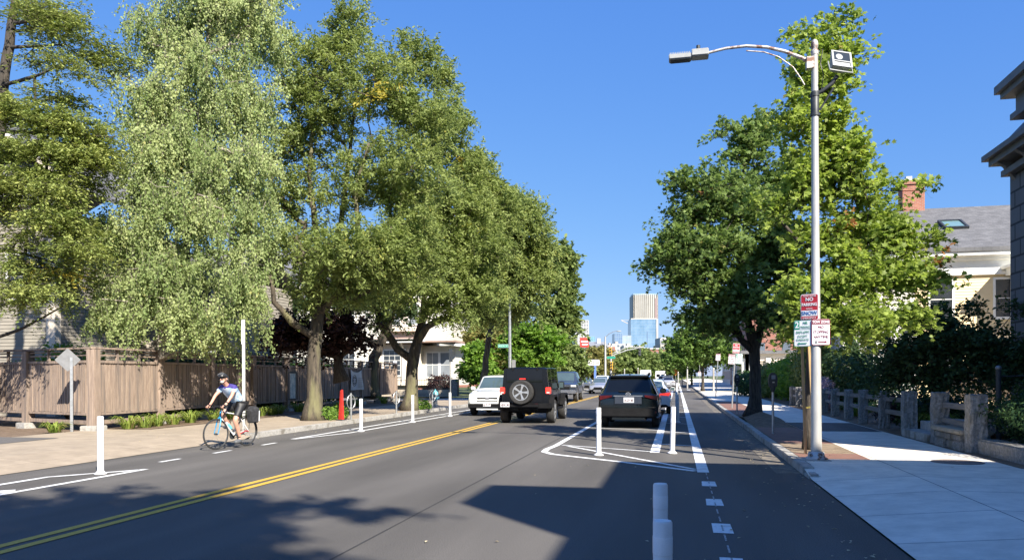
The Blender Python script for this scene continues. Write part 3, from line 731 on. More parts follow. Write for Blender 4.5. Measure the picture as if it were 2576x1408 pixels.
r, wd, zt = block('pale_tower', 1567, 1588, 844, 950, 'tower_glass_light', 'pale glass building between the small blue tower and the big glass block', 'building', 25); facade_lines(r, wd, 0, zt, 6, 10, 'far_white', t=.4)
mk('cyan_glass', (.10, .28, .38), (.15, .34, .44), .05, .3)
r, wd, zt = block('cyan_tower', 1485, 1497, 846, 950, 'cyan_glass', 'small cyan glass tower far off above the dark roof', 'tower', 20); facade_lines(r, wd, 0, zt, 3, 8, 'tower_glass_light', t=.5)
r, wd, zt = block('grey_tower', 1449, 1481, 806, 600, 'far_grey', 'grey office tower rising behind the last tree on the left', 'tower', 25); facade_lines(r, wd, 0, zt, 5, 18, 'far_white', t=.7)
r, wd, zt = block('white_block', 1661, 1677, 849, 700, 'far_white', 'white building with tall windows right of the glass block', 'building', 25)
for i in range(5): wbox(r, wd * (.1 + .18 * i), wd * (.2 + .18 * i), -.2, 0, zt - 6, zt - 2)
r, wd, zt = block('tan_block', 1662, 1700, 866, 500, 'far_tan', 'tan brick building below the white building with tall windows', 'building', 25)
for i in range(6):
    for j in range(2): wbox(r, wd * (.05 + .16 * i), wd * (.12 + .16 * i), -.15, 0, zt - 3 - 4 * j, zt - 1.2 - 4 * j)
hz = [(1527, 1548, 868, 420), (1540, 1572, 864, 460), (1570, 1600, 869, 430), (1600, 1632, 874, 400), (1676, 1690, 851, 760)]
hl = ['white flat roofed building just right of the dark roof', 'white building below the small blue tower', 'white building below the pale glass building', 'white low building below the blue glass block', 'pale grey building farthest right on the skyline']
for (x0, x1, yt, d), lb in zip(hz, hl):
    r, wd, zt = block('far_building', x0, x1, yt, d, 'far_white', lb, 'building', 15, group='pale buildings on the skyline')
    n = max(3, int(wd / 2.2))
    for j in range(3):
        for i in range(n): wbox(r, wd * (i + .25) / n, wd * (i + .75) / n, -.12, 0, zt - 1.9 - 2.8 * j, zt - .8 - 2.8 * j)
    mb = MB(); mb.box(wd * .3, wd * .5, 2, 6, zt, zt + 1.3); mb.build('roof_box', 'far_tan', r)
r, wd, zt = block('brick_block', 1635, 1679, 878, 260, 'far_brick', 'low red brick building above the middle trees on the right', 'building', 20)
for i in range(6): wbox(r, wd * (.06 + .16 * i), wd * (.13 + .16 * i), -.1, 0, zt - 2.2, zt - .9)
mb = MB(); mb.box(-.2, wd + .2, -.3, 20, zt, zt + .4); mb.build('parapet', 'far_white', r)
r, wd, zt = block('brick_block', 1530, 1548, 872, 330, 'far_brick', 'narrow red brick building right of the street lamp pole', 'building', 12)
wbox(r, 1, 2.2, -.1, 0, zt - 1.8, zt - .6)
r, wd, zt = block('dark_roof_building', 1483, 1527, 868, 190, 'far_tan', 'building with a large dark grey roof behind the red sign', 'building', 20)
mb = MB(); mb.add([(-.4, -.5, zt), (wd + .4, -.5, zt), (wd + .4, 8, zt + 1.2), (.6, 8, zt + 1.2), (-.4, -.5, zt - .2), (wd + .4, -.5, zt - .2), (wd + .4, 8, zt), (.6, 8, zt)], [(0, 1, 2, 3), (0, 4, 5, 1), (1, 5, 6, 2), (2, 6, 7, 3), (3, 7, 4, 0), (7, 6, 5, 4)]); mb.build('roof', 'far_grey', r)
mb = MB(); mb.box(wd * .55, wd * .75, 4, 5, zt + .5, zt + 1.9); mb.build('roof_box', 'far_white', r)
r, wd, zt = block('cafe_building', 1445, 1490, 884, 150, 'far_brick', 'low brick shop with a white front panel behind the white roadside sign', 'building', 12)
mb = MB(); mb.box(.5, wd - .5, -.2, 0, zt - 3.2, zt - .9); mb.build('front_panel', 'far_white', r)
# crane
a = P(1590, 818, 1500); b = P(1563, 805, 1500)
c = MB(); c.bar(a, b, 1.2, 1.2); c.bar(b, (a.x, a.y, a.z + 10), .5, .5); cr_ = empty('crane', (0, 0, 0), 0, 'slanting crane jib on the skyline left of the glass block', 'crane'); c.build('jib', 'far_tan', cr_)
c = MB(); c.bar(a, (a.x, a.y, 0), 2, 2); c.build('mast', 'far_tan', cr_)
# shop front far along the right pavement
r = empty('corner_shop', (6.2, 74, 0), 0, 'cream street shop with dark openings at the far end of the right pavement', 'shop')
c = MB(); c.box(0, .6, 0, 16, 0, 3.6); c.box(0, 8, 0, .5, 0, 3.6); c.build('wall', 'clap_cream', r)
for i in range(5):
    c = MB(); c.box(-.3, 0, .2 + i * 3.1, .9 + i * 3.1, 0, 3.2); c.box(.3 + i * 1.5, .7 + i * 1.5, -.3, 0, 0, 3.2); c.build('pillar', 'trim_white', r)
for i in range(5): wbox(r, -.06, 0, 1.0 + i * 3.1, 3.1 + i * 3.1, .1, 2.6, 'shop_window')
for i in range(4): wbox(r, .8 + i * 1.5, 1.7 + i * 1.5, -.06, 0, .1, 2.5, 'shop_window')
c = MB(); c.box(-.5, 9, -.5, 16.5, 3.6, 3.9); c.build('roof', 'slate_dark', r)

def rowhouse(label, x0, x1, y0, y1, h, m):
    r = empty('row_house', (x0, y0, 0), 0, label, 'building'); w_ = x1 - x0; l_ = y1 - y0
    mb = MB(); mb.box(0, w_, 0, l_, 0, h); mb.build('wall', m, r)
    mb = MB(); mb.box(-.3, w_ + .3, -.3, l_ + .3, h, h + .4); mb.build('cornice', 'gray_trim', r)
    side = -1 if x0 > 0 else 1; xx = -.06 if side < 0 else w_
    n = max(2, int(l_ / 3)); fl = int(h / 3)
    for k_ in range(fl):
        for i in range(n): wbox(r, xx, xx + .06, l_ * (i + .3) / n, l_ * (i + .62) / n, .9 + 3 * k_, 2.5 + 3 * k_)
        n2 = max(2, int(w_ / 2.6))
        for i in range(n2): wbox(r, w_ * (i + .3) / n2, w_ * (i + .62) / n2, -.06, 0, .9 + 3 * k_, 2.5 + 3 * k_)
rowhouse('three storey brick building far along the right pavement', 8.5, 20, 96, 130, 8.5, 'far_brick')
rowhouse('pale two storey building beyond the brick one on the far right', 9.5, 20, 134, 170, 7, 'clap_cream')
rowhouse('low brick building behind the trees on the far left of the street', -34, -17.5, 112, 150, 6.5, 'far_brick')
rowhouse('pale building farther along the left side of the street', -30, -16, 160, 210, 7.5, 'clap_cream')

# ================= VEGETATION =================
LT = {  # leaf templates: (x across, y along, z)
 'kite': ([(0, 0, 0), (.5, .42, .10), (0, 1, 0), (-.5, .42, .10)], [(0, 1, 2, 3)]),
 'spray': ([(0, 0, 0), (.5, .3, .06), (.42, .75, 0), (0, 1, -.1), (-.42, .75, 0), (-.5, .3, .06)], [(0, 1, 2, 3), (0, 3, 4, 5)]),
 'maple': ([(0, 0, 0), (.5, .12, -.03), (.28, .42, .05), (.52, .72, -.04), (.16, .66, .04), (0, 1.02, -.05), (-.16, .66, .04), (-.52, .72, -.04), (-.28, .42, .05), (-.5, .12, -.03)],
           [(0, 1, 2), (2, 3, 4), (4, 5, 6), (6, 7, 8), (8, 9, 0), (0, 2, 4, 6, 8)]),
}
def leaves(name, cen, nrm, ax, L_, W_, tmpl, m, parent=None, rnd=None):
    """cen (N,3), nrm (N,3), ax (N,3) unit-ish; L_, W_ arrays"""
    tv, tf = LT[tmpl]; tv = np.array(tv); N = len(cen); K = len(tv)
    nrm = nrm / np.linalg.norm(nrm, axis=1, keepdims=True)
    ax = ax - nrm * (ax * nrm).sum(1, keepdims=True); ax /= np.maximum(1e-6, np.linalg.norm(ax, axis=1, keepdims=True))
    sd = np.cross(ax, nrm)
    V = cen[:, None, :] + sd[:, None, :] * (tv[None, :, 0:1] * W_[:, None, None]) + ax[:, None, :] * ((tv[None, :, 1:2] - .4) * L_[:, None, None]) + nrm[:, None, :] * (tv[None, :, 2:3] * L_[:, None, None])
    V = V.reshape(-1, 3)
    cnt = [len(f) for f in tf]; loops = np.array([i for f in tf for i in f]); nl = len(loops)
    me = bpy.data.meshes.new(name); me.vertices.add(len(V)); me.vertices.foreach_set('co', V.astype(np.float32).ravel())
    al = (loops[None, :] + (np.arange(N) * K)[:, None]).ravel()
    me.loops.add(len(al)); me.loops.foreach_set('vertex_index', al.astype(np.int32))
    st = np.concatenate([[0], np.cumsum(cnt)[:-1]]); ls = (st[None, :] + (np.arange(N) * nl)[:, None]).ravel()
    me.polygons.add(len(ls)); me.polygons.foreach_set('loop_start', ls.astype(np.int32))
    me.update(calc_edges=True)
    if rnd is None: rnd = rng.random(N)
    at = me.attributes.new('rnd', 'FLOAT', 'FACE'); at.data.foreach_set('value', np.repeat(rnd, len(tf)).astype(np.float32))
    return obj(name, me, m, parent)
def fastmesh(name, V, F, m, parent):
    me = bpy.data.meshes.new(name); me.vertices.add(len(V)); me.vertices.foreach_set('co', V.astype(np.float32).ravel())
    me.loops.add(F.size); me.loops.foreach_set('vertex_index', F.astype(np.int32).ravel())
    me.polygons.add(len(F)); me.polygons.foreach_set('loop_start', (np.arange(len(F)) * F.shape[1]).astype(np.int32)); me.update(calc_edges=True)
    return obj(name, me, m, parent)
def clumps_in(lobes, n):
    """lobes: (centre Vector, (rx, ry, rz), weight)"""
    wt = np.array([l[2] * (l[1][0] * l[1][1] * l[1][2]) ** .72 for l in lobes]); wt /= wt.sum()
    out = []
    for l, k in zip(lobes, rng.multinomial(n, wt)):
        d = rng.normal(size=(k, 3)); d /= np.linalg.norm(d, axis=1, keepdims=True)
        r = rng.random(k) ** .45 * rng.uniform(.78, .98, k); r = np.where(rng.random(k) < .05, r * 1.2, r)
        out.append(np.array(l[0]) + d * r[:, None] * np.array(l[1]))
    return np.concatenate(out)
def tree_mesh(root, trunk, limbs, lobes, nclump, nleaf, csig, leaf, tmpl, lm, bark, mode='up', twig=.007, flat=.6, droop=0.0, cut=None, r_base=None, jit=.22, keep=None):
    """root: Empty; trunk: list of (Vector, radius); limbs: lists of (Vector, radius) starting on the trunk. Local = world coordinates minus root location"""
    base = root.location
    nodes = [np.array(p - base) for p, r in trunk]; par = [-1] + list(range(len(trunk) - 1)); rad = [r for p, r in trunk]
    for lb in limbs:
        st = np.array(lb[0][0] - base); k = int(np.argmin([np.linalg.norm(n - st) for n in nodes]))
        for p, r in lb[1:]:
            nodes.append(np.array(p - base)); par.append(k); rad.append(r); k = len(nodes) - 1
    fixed = len(nodes)
    C_ = clumps_in([(l[0] - base, l[1], l[2]) for l in lobes], nclump)
    if keep is not None: C_ = np.array([c for c in C_ if keep(c + np.array(base))])
    top = nodes[len(trunk) - 1]; st = nodes[max(1, len(trunk) // 2)]
    order = np.argsort(np.linalg.norm(C_ - st, axis=1))
    NP = np.array(nodes)
    used0 = 1 if len(trunk) > 1 else 0
    cand = list(range(used0, len(nodes)))
    for ci in order:
        c = C_[ci]; A = NP[cand]
        d = np.linalg.norm(A - c, axis=1) + np.maximum(0, A[:, 2] - c[2] + .1) * (1.2 if not droop else .2)
        k = cand[int(np.argmin(d))]; a = NP[k]; Ld = np.linalg.norm(c - a); ns = max(1, int(Ld / .7))
        ns = min(ns, 5); new = []
        up = np.array((0, 0, .12 * Ld)) if not droop else np.array((0, 0, .22 * Ld))
        for i in range(1, ns + 1):
            t = i / ns; q = a + (c - a) * t + up * math.sin(PI * t) + rng.normal(size=3) * .05 * Ld * (1 - t)
            new.append(q)
        for q in new:
            nodes.append(q); par.append(k); rad.append(0); k = len(nodes) - 1; cand.append(k)
        NP = np.vstack([NP, np.array(new)])
    n = len(nodes); cntd = np.ones(n)
    for i in range(n - 1, 0, -1):
        if par[i] >= 0: cntd[par[i]] += cntd[i]
    R_ = np.array([rad[i] if i < fixed else min(.16, twig * cntd[i] ** .52) for i in range(n)])
    for i in range(fixed, n):
        pr = R_[par[i]]
        if R_[i] > pr: R_[i] = pr * .9
    S = 6; vs = []; fs = []
    ang = np.arange(S) * 2 * PI / S; ca, sa = np.cos(ang), np.sin(ang)
    tf_ = []; 
    seg = [i for i in range(n) if par[i] >= 0]
    A = NP[[par[i] for i in seg]]; B = NP[seg]; ra = R_[[par[i] for i in seg]].copy(); rb = R_[seg]
    for j, i in enumerate(seg):
        if i >= fixed: ra[j] = min(ra[j], rb[j] * 1.35)
    D = B - A; D /= np.maximum(1e-6, np.linalg.norm(D, axis=1, keepdims=True))
    U = np.where(np.abs(D[:, 2:3]) < .9, np.array([[0, 0, 1.]]), np.array([[1., 0, 0]]))
    X = np.cross(D, U); X /= np.linalg.norm(X, axis=1, keepdims=True); Y = np.cross(D, X)
    ring = X[:, None, :] * ca[None, :, None] + Y[:, None, :] * sa[None, :, None]
    VA = A[:, None, :] + ring * ra[:, None, None]; VB = B[:, None, :] + ring * rb[:, None, None]
    # fixed segments get their own smooth tubes
    sel = np.array([i >= fixed for i in seg])
    V = np.concatenate([VA[sel], VB[sel]], axis=1).reshape(-1, 3); M_ = int(sel.sum())
    q = np.array([(j, (j + 1) % S, S + (j + 1) % S, S + j) for j in range(S)])
    F = (q[None] + (np.arange(M_) * 2 * S)[:, None, None]).reshape(-1, 4)
    def path(pr): 
        pts = [Vector(p) - base for p, r in pr]; rr = [r for p, r in pr]
        # resample with slight wobble
        P2, R2 = [], []
        for i in range(len(pts) - 1):
            m_ = max(2, int((pts[i + 1] - pts[i]).length / .35))
            for s in range(m_):
                t = s / m_; P2.append(pts[i].lerp(pts[i + 1], t) + Vector(rng.normal(size=3)) * rr[i] * .10 * (1 if s else 0)); R2.append((rr[i] * (1 - t) + rr[i + 1] * t) * (1 + rng.normal() * .03))
        P2.append(pts[-1]); R2.append(rr[-1]); return P2, R2
    mb = MB()
    P2, R2 = path(trunk)
    fl = trunk[0][1]
    for i in range(len(P2)):
        h = (P2[i] - P2[0]).length
        R2[i] *= 1 + .75 * math.exp(-h / (fl * 1.6))
    mb.tube(P2, R2, 12)
    for lb in limbs:
        P2, R2 = path(lb); mb.tube(P2, R2, 8)
    o = len(mb.v)
    me = bpy.data.meshes.new('trunk')
    me.from_pydata(mb.v + [tuple(v) for v in V], [], mb.f + [tuple(int(a) + o for a in f) for f in F])
    obj('trunk', me, bark, root, smooth=180)
    # leaves sit along fine twiglets that leave each branch tip
    K = len(C_); sg = csig * rng.uniform(.7, 1.35, K); TW = 7
    cc = NP[:fixed].mean(axis=0); outw = C_ - cc; outw /= np.maximum(.01, np.linalg.norm(outw, axis=1, keepdims=True))
    tid = np.repeat(np.arange(K), TW); NT = len(tid)
    td = outw[tid] * .55 + rng.normal(size=(NT, 3)) * .75
    if mode == 'hang': td = rng.normal(size=(NT, 3)) * .35 + np.array([0, 0, -1.0]); tl = sg[tid] * rng.uniform(1.6, 4.2, NT)
    elif mode == 'flat': td = outw[tid] * .8 + rng.normal(size=(NT, 3)) * .7; td[:, 2] = td[:, 2] * .22 - .22; tl = sg[tid] * rng.uniform(1.8, 4.6, NT)
    else: td[:, 2] = td[:, 2] * .8 + .12; tl = sg[tid] * rng.uniform(1.3, 2.6, NT)
    td /= np.linalg.norm(td, axis=1, keepdims=True)
    t0 = C_[tid] + rng.normal(size=(NT, 3)) * (sg[tid] * (.55 if mode == 'hang' else .35))[:, None] * np.array([1, 1, .7])
    per = rng.poisson(nleaf / TW * (tl / tl.mean())); lid = np.repeat(np.arange(NT), per); N = len(lid); cid = tid[lid]
    tt = rng.random(N) ** .8
    bend = np.array([0, 0, -1.0]) * ((tt ** 2) * tl[lid] * (.25 if mode == 'up' else .1))[:, None]
    cen = t0[lid] + td[lid] * (tt * tl[lid])[:, None] + bend + rng.normal(size=(N, 3)) * (sg[cid] * .17)[:, None]
    # the twiglets themselves
    A = t0; B = t0 + td * (tl * .85)[:, None] + np.array([0, 0, -1.0]) * (tl * (.18 if mode == 'up' else .08))[:, None]; D = B - A; D /= np.maximum(1e-6, np.linalg.norm(D, axis=1, keepdims=True))
    U = np.where(np.abs(D[:, 2:3]) < .9, np.array([[0, 0, 1.]]), np.array([[1., 0, 0]])); X = np.cross(D, U); X /= np.linalg.norm(X, axis=1, keepdims=True); Y = np.cross(D, X); rt = twig * .55
    a3 = np.arange(3) * 2 * PI / 3; rg3 = X[:, None] * np.cos(a3)[None, :, None] + Y[:, None] * np.sin(a3)[None, :, None]
    V3 = np.concatenate([A[:, None] + rg3 * rt, B[:, None] + rg3 * rt * .4], axis=1).reshape(-1, 3)
    q3 = np.array([(j, (j + 1) % 3, 3 + (j + 1) % 3, 3 + j) for j in range(3)]); F3 = (q3[None] + (np.arange(NT) * 6)[:, None, None]).reshape(-1, 4)
    fastmesh('twigs', V3, F3, bark, root)
    if mode == 'hang':
        nrm = rng.normal(size=(N, 3)); nrm[:, 2] *= .5; axv = rng.normal(size=(N, 3)) * .5 + np.array([0, 0, -1.0])
    elif mode == 'flat':
        nrm = rng.normal(size=(N, 3)) * .42 + np.array([0, 0, 1.0]); axv = td[lid] + rng.normal(size=(N, 3)) * .6; axv[:, 2] *= .3
    else:
        nrm = rng.normal(size=(N, 3)) * .6 + np.array([0, 0, .8]); axv = td[lid] + rng.normal(size=(N, 3)) * .75; axv[:, 2] -= .15
    ll, lw = leaf; s = rng.uniform(.6, 1.35, N)
    base_r = rng.random(K); rnd = np.clip(base_r[cid] * .55 + rng.random(N) * .45, 0, .96)
    sp = rng.random(K) < .0022; rnd[sp[cid]] = 1.0
    leaves('crown', cen, nrm, axv, ll * s, lw * s, tmpl, lm, root, rnd)
    return root
def pl(spec):  # (x, y, depth, rx px, ry px[, weight][, depth radius m])
    out = []
    for s in spec:
        x, y, d, rx, ry = s[:5]; w_ = s[5] if len(s) > 5 else 1
        k = d / FPX; rxm, rzm = rx * k, ry * k; ry_ = (rxm + rzm) * .5 if len(s) < 7 else s[6]
        out.append((P(x, y, d), (rxm, ry_, rzm), w_))
    return out
def pl2(spec): return [(c + Vector((rng.normal() * .2, rng.normal() * .5, 0)), (r[0], max(1.1, r[0] * .8), r[2] * 1.15), w_) for c, r, w_ in pl(spec)]
def tp(pts):  # (x, y, depth, radius)
    return [(P(x, y, d), r) for x, y, d, r in pts]
def tree(name, label, group, trunk, limbs, lobes, *a, cat='tree', **k):
    b = trunk[0][0]; r = empty(name, (b.x, b.y, b.z), 0, label, cat, group)
    return tree_mesh(r, trunk, limbs, lobes, *a, **k)

# --- two honey locusts by the far kerb ---
t1 = tp([(787, 1062, 26.4, .27), (792, 1000, 26.4, .24), (790, 930, 26.4, .225), (795, 850, 26.4, .22), (803, 780, 26.4, .20), (812, 700, 26.3, .16)])
l1 = [tp([(803, 790, 26.4, .12), (850, 740, 26, .11), (880, 700, 25.8, .09), (905, 600, 25.6, .08), (895, 480, 25.5, .07), (930, 360, 25.4, .05)]),
      tp([(795, 850, 26.4, .13), (735, 810, 26, .12), (690, 760, 25.6, .09), (680, 690, 25.5, .06)]),
      tp([(812, 700, 26.3, .15), (800, 600, 26.6, .12), (780, 450, 26.8, .09), (790, 300, 26.8, .06), (830, 160, 26.8, .03)]),
      tp([(812, 700, 26.3, .12), (860, 560, 27, .10), (880, 400, 27, .07), (900, 230, 27, .05), (880, 100, 27, .03)])]
b1 = pl([(880, 90, 26.5, 70, 80, 1.1), (820, 170, 26.5, 85, 70), (940, 230, 26, 120, 110), (1040, 160, 27, 85, 60, 1.1), (1110, 210, 27.5, 45, 70), (1060, 300, 26.5, 100, 90), (800, 320, 27, 120, 120, .8), (900, 480, 26.5, 150, 90, .75), (1010, 430, 26, 130, 110),
         (760, 620, 26.3, 110, 90), (880, 640, 25, 140, 80, 1.1), (1000, 620, 25.5, 130, 110), (850, 720, 26, 130, 45), (720, 500, 27, 80, 90, .7), (740, 230, 27, 60, 80, .8), (715, 380, 27, 55, 70, .7), (730, 130, 27.5, 50, 60, .5)])
tree('honey_locust', 'feathery green locust tree on a thick mottled trunk behind the red street post', 'locust trees by the far kerb', t1, l1, b1, 640, 165, .33, (.125, .045), 'spray', 'leaf_locust', 'bark', 'up')
t2 = tp([(1027, 1033, 34, .29), (1035, 990, 34, .25), (1036, 940, 34, .25), (1040, 905, 34, .26), (1050, 860, 34, .22), (1063, 800, 34, .18)])
l2 = [tp([(1038, 905, 34, .2), (1000, 878, 34, .17), (965, 820, 33.8, .15), (940, 765, 33.6, .12), (920, 720, 33.4, .08)]),
      tp([(1063, 800, 34, .14), (1095, 770, 33.6, .1), (1140, 735, 33, .07)]),
      tp([(1063, 800, 34, .13), (1070, 700, 34.2, .1), (1060, 560, 34.4, .07), (1080, 420, 34.6, .05)]),
      tp([(1063, 800, 34, .12), (1110, 700, 34.6, .1), (1150, 560, 35, .07), (1190, 450, 35, .04)])]
b2 = pl([(1120, 330, 33, 80, 80), (1150, 430, 33.5, 80, 90), (1210, 440, 34.5, 60, 70), (1110, 530, 33, 140, 100), (1230, 520, 34.5, 85, 90), (1060, 640, 33, 140, 90), (1170, 640, 32.5, 130, 90), (1120, 740, 32, 130, 60), (1000, 720, 33, 110, 50), (960, 800, 34, 60, 30, .6), (1210, 740, 33, 80, 55), (1130, 790, 32, 80, 25, .7)])
tree('honey_locust', 'feathery green locust tree with a forked yellow mossy trunk between the bicycle rings', 'locust trees by the far kerb', t2, l2, b2, 640, 150, .36, (.15, .055), 'spray', 'leaf_locust', 'bark', 'up')
t3 = tp([(1215, 985, 52, .26), (1222, 900, 52, .2), (1240, 800, 52, .18), (1255, 720, 52, .15)])
b3 = pl([(1290, 520, 46, 60, 60), (1330, 570, 46, 60, 70), (1260, 600, 46, 70, 80), (1345, 640, 47, 60, 60), (1290, 690, 47, 95, 70), (1210, 690, 48, 80, 80), (1350, 720, 47, 60, 45), (1250, 780, 48, 90, 45), (1320, 780, 48, 60, 30, .6)])
tree('honey_locust', 'farther locust tree with some yellow leaves, its crown over the black off-roader', 'locust trees by the far kerb', t3, [tp([(1255, 720, 52, .13), (1300, 640, 48, .08), (1310, 560, 47, .05)])], b3, 460, 120, .45, (.20, .075), 'spray', 'leaf_locust', 'bark', 'up', twig=.009)
t4 = tp([(1425, 960, 88, .3), (1425, 850, 88, .26), (1425, 700, 88, .15)])
b4 = pl([(1415, 655, 86, 34, 34), (1398, 700, 86, 30, 46), (1428, 722, 88, 20, 40), (1402, 790, 86, 44, 46), (1424, 825, 88, 26, 34), (1385, 860, 84, 44, 42), (1420, 880, 88, 30, 28)])
tree('tall_tree', 'tall dark green tree beyond the locusts, above the oncoming pickup', None, t4, [], b4, 260, 90, .7, (.45, .26), 'spray', 'leaf_far', 'bark_dark', 'up', twig=.012)
# --- weeping birch behind the fence ---
t5 = tp([(420, 900, 24.6, .16), (400, 860, 24.6, .15), (455, 700, 24.8, .13), (500, 450, 25, .11), (520, 200, 25, .08), (540, -60, 25, .05)])
l5 = [tp([(420, 880, 24.6, .13), (340, 850, 24.6, .12), (390, 770, 24.4, .1), (340, 620, 24.2, .07)]),
      tp([(400, 860, 24.6, .12), (520, 790, 24.6, .1), (600, 640, 24.6, .07), (640, 430, 25, .05)]),
      tp([(420, 880, 24.6, .12), (310, 860, 24.4, .1), (250, 790, 24.2, .07)])]
b5 = pl([(560, -60, 25, 170, 130), (420, 60, 25, 110, 90, .8), (640, 70, 25, 110, 90, .8), (520, 180, 24.6, 150, 110), (380, 230, 24.6, 110, 70), (640, 260, 24.8, 80, 110), (430, 340, 24.3, 150, 90), (590, 400, 24.3, 130, 90), (350, 430, 24, 90, 70, .8),
         (470, 500, 24, 150, 80), (620, 540, 24.2, 80, 100), (330, 560, 24, 110, 70), (230, 590, 24, 90, 60, .7), (440, 640, 24, 130, 60, .9), (590, 680, 24, 90, 70), (320, 700, 24, 110, 60), (640, 740, 24, 50, 50), (420, 760, 23.8, 110, 40, .9), (300, 770, 23.6, 80, 40), (560, 770, 23.8, 60, 30, .8), (200, 690, 23.6, 70, 40, .8), (230, 780, 23.4, 50, 30, .7), (500, 820, 24.6, 90, 30, .7), (620, 830, 25, 60, 30, .6)])
tree('weeping_birch', 'pale yellow green birch with hanging twigs rising above the corner of the board fence', None, t5, l5, b5, 700, 300, .30, (.078, .056), 'kite', 'leaf_birch', 'bark_birch', 'hang', droop=.9, flat=1.2, twig=.006)
# --- hemlock at the left edge ---
t6 = tp([(-60, 1000, 23.5, .3), (-30, 600, 23.5, .25), (5, 250, 23.5, .17), (30, 80, 23.5, .13), (50, -60, 23.5, .09), (70, -260, 23.5, .05)])
l6 = []
for x, y, ln, s in ((20, 120, 150, -.05), (35, 60, 140, -.2), (10, 215, 160, -.35), (-10, 330, 300, .05), (-20, 420, 280, .10), (-25, 500, 250, .15), (-30, 620, 190, .25), (-35, 700, 230, .15), (-40, 780, 200, -.35), (-40, 860, 200, -.45)):
    dd = random.uniform(-1.4, .3)
    l6.append(tp([(x, y, 23.5, .06), (x + ln * .5, y + ln * s * .4, 23.5 + dd * .5, .045), (x + ln, y + ln * s, 23.5 + dd, .02)]))
b6 = pl2([(140, 60, 23, 80, 40, .55), (90, 20, 23, 80, 40, .5), (190, 110, 23, 50, 36, .8), (140, 150, 23.3, 90, 22, .25), (60, 170, 23.4, 60, 16, .15), (230, 195, 23, 40, 20, .5), (60, 290, 22.5, 110, 28), (180, 320, 22.5, 100, 35), (80, 380, 22.5, 110, 25, .9), (210, 390, 22.6, 80, 30), (120, 450, 22.6, 120, 25, .9), (40, 520, 22.8, 60, 22, .6), (200, 500, 22.8, 70, 30, .6), (80, 600, 22.6, 60, 22, .45), (150, 680, 22.8, 90, 26, .5), (40, 660, 22.8, 60, 22, .4), (220, 630, 22.8, 60, 24, .5), (150, 250, 23, 60, 14, .5), (60, 470, 22.6, 80, 24, .9), (170, 560, 22.6, 80, 26, .8), (90, 740, 22.6, 60, 22, .5), (190, 740, 22.8, 60, 26, .6)])
tree('hemlock', 'hemlock with flat layered yellow green sprays and a leaning dark trunk at the left edge', None, t6, l6, b6, 700, 120, .22, (.10, .038), 'spray', 'leaf_hemlock', 'bark_dark', 'flat', flat=.3, droop=.2, twig=.006)
# --- dark red maple behind the fence ---
t7 = tp([(860, 960, 30, .2), (850, 900, 30, .16), (835, 850, 30, .1)])
b7 = pl([(745, 830, 29.5, 60, 40), (860, 825, 29.5, 70, 36), (915, 855, 30, 36, 30), (710, 860, 29, 45, 34), (820, 870, 29.5, 80, 26)])
tree('purple_maple', 'low dark purple leaved maple behind the board fence', None, t7, [tp([(850, 900, 30, .12), (760, 860, 30, .08), (720, 820, 30, .05)]), tp([(850, 900, 30, .12), (900, 860, 30, .08), (940, 850, 30, .05)])], b7, 150, 85, .26, (.13, .10), 'kite', 'leaf_purple', 'bark_dark', 'up', twig=.008)
t8 = tp([(935, 1000, 44, .35), (940, 900, 44, .3), (965, 850, 44, .25), (985, 800, 44, .16)])
b8 = pl([(960, 745, 44, 90, 45), (880, 750, 44, 80, 45), (1010, 785, 45, 50, 34, .7), (790, 760, 44, 70, 45), (700, 770, 43, 70, 50), (640, 800, 42, 60, 50, .8)])
tree('yard_tree', 'thick pale trunked tree behind the far end of the board fence', None, t8, [tp([(955, 870, 44, .2), (900, 840, 44, .14), (860, 780, 44, .08)])], b8, 260, 90, .45, (.18, .12), 'kite', 'leaf_dogwood', 'bark', 'up', twig=.01)

# --- the two maples on the right ---
m1 = tp([(1893, 1050, 26.1, .215), (1900, 1000, 26.1, .19), (1900, 930, 26.1, .18), (1898, 880, 26.1, .19), (1885, 820, 26.1, .17)])
ml = [tp([(1898, 885, 26.1, .14), (1865, 855, 26, .12), (1850, 820, 25.9, .11), (1848, 740, 25.8, .08), (1800, 640, 25.8, .05)]),
      tp([(1898, 885, 26.1, .15), (1915, 820, 26.2, .13), (1935, 720, 26.4, .1), (1930, 560, 26.6, .07), (1900, 420, 26.8, .04)]),
      tp([(1885, 820, 26.1, .12), (1870, 700, 26, .1), (1850, 560, 26, .07), (1880, 380, 26.4, .04)]),
      tp([(1865, 855, 26, .08), (1790, 780, 25.6, .06), (1700, 700, 25.4, .04)])]
mb1 = pl([(1655, 672, 25.5, 42, 34, .8), (1712, 630, 25.5, 62, 50), (1740, 560, 26, 60, 60), (1770, 470, 26, 55, 55, .9), (1830, 520, 25.6, 90, 90), (1880, 370, 26.4, 50, 75), (1840, 320, 26.4, 30, 35, .8), (1920, 330, 26.6, 35, 50, .8), (1720, 470, 26, 32, 40, .7), (1780, 640, 25.2, 110, 80, 1.1), (1752, 715, 25.2, 72, 50), (1860, 740, 25, 110, 70), (1800, 800, 25.4, 80, 40), (1940, 640, 26, 90, 120), (1960, 790, 25.6, 90, 50, .8), (1730, 795, 25.4, 34, 26, .6), (1950, 470, 26.5, 70, 90)])
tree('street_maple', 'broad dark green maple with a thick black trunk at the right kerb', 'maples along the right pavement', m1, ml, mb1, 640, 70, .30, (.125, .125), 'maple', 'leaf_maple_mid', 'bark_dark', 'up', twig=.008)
m2 = tp([(2032, 1128, 15.3, .075), (2034, 1000, 15.3, .065), (2038, 850, 15.3, .06), (2045, 650, 15.3, .05), (2055, 400, 15.3, .035), (2070, 150, 15.3, .015)])
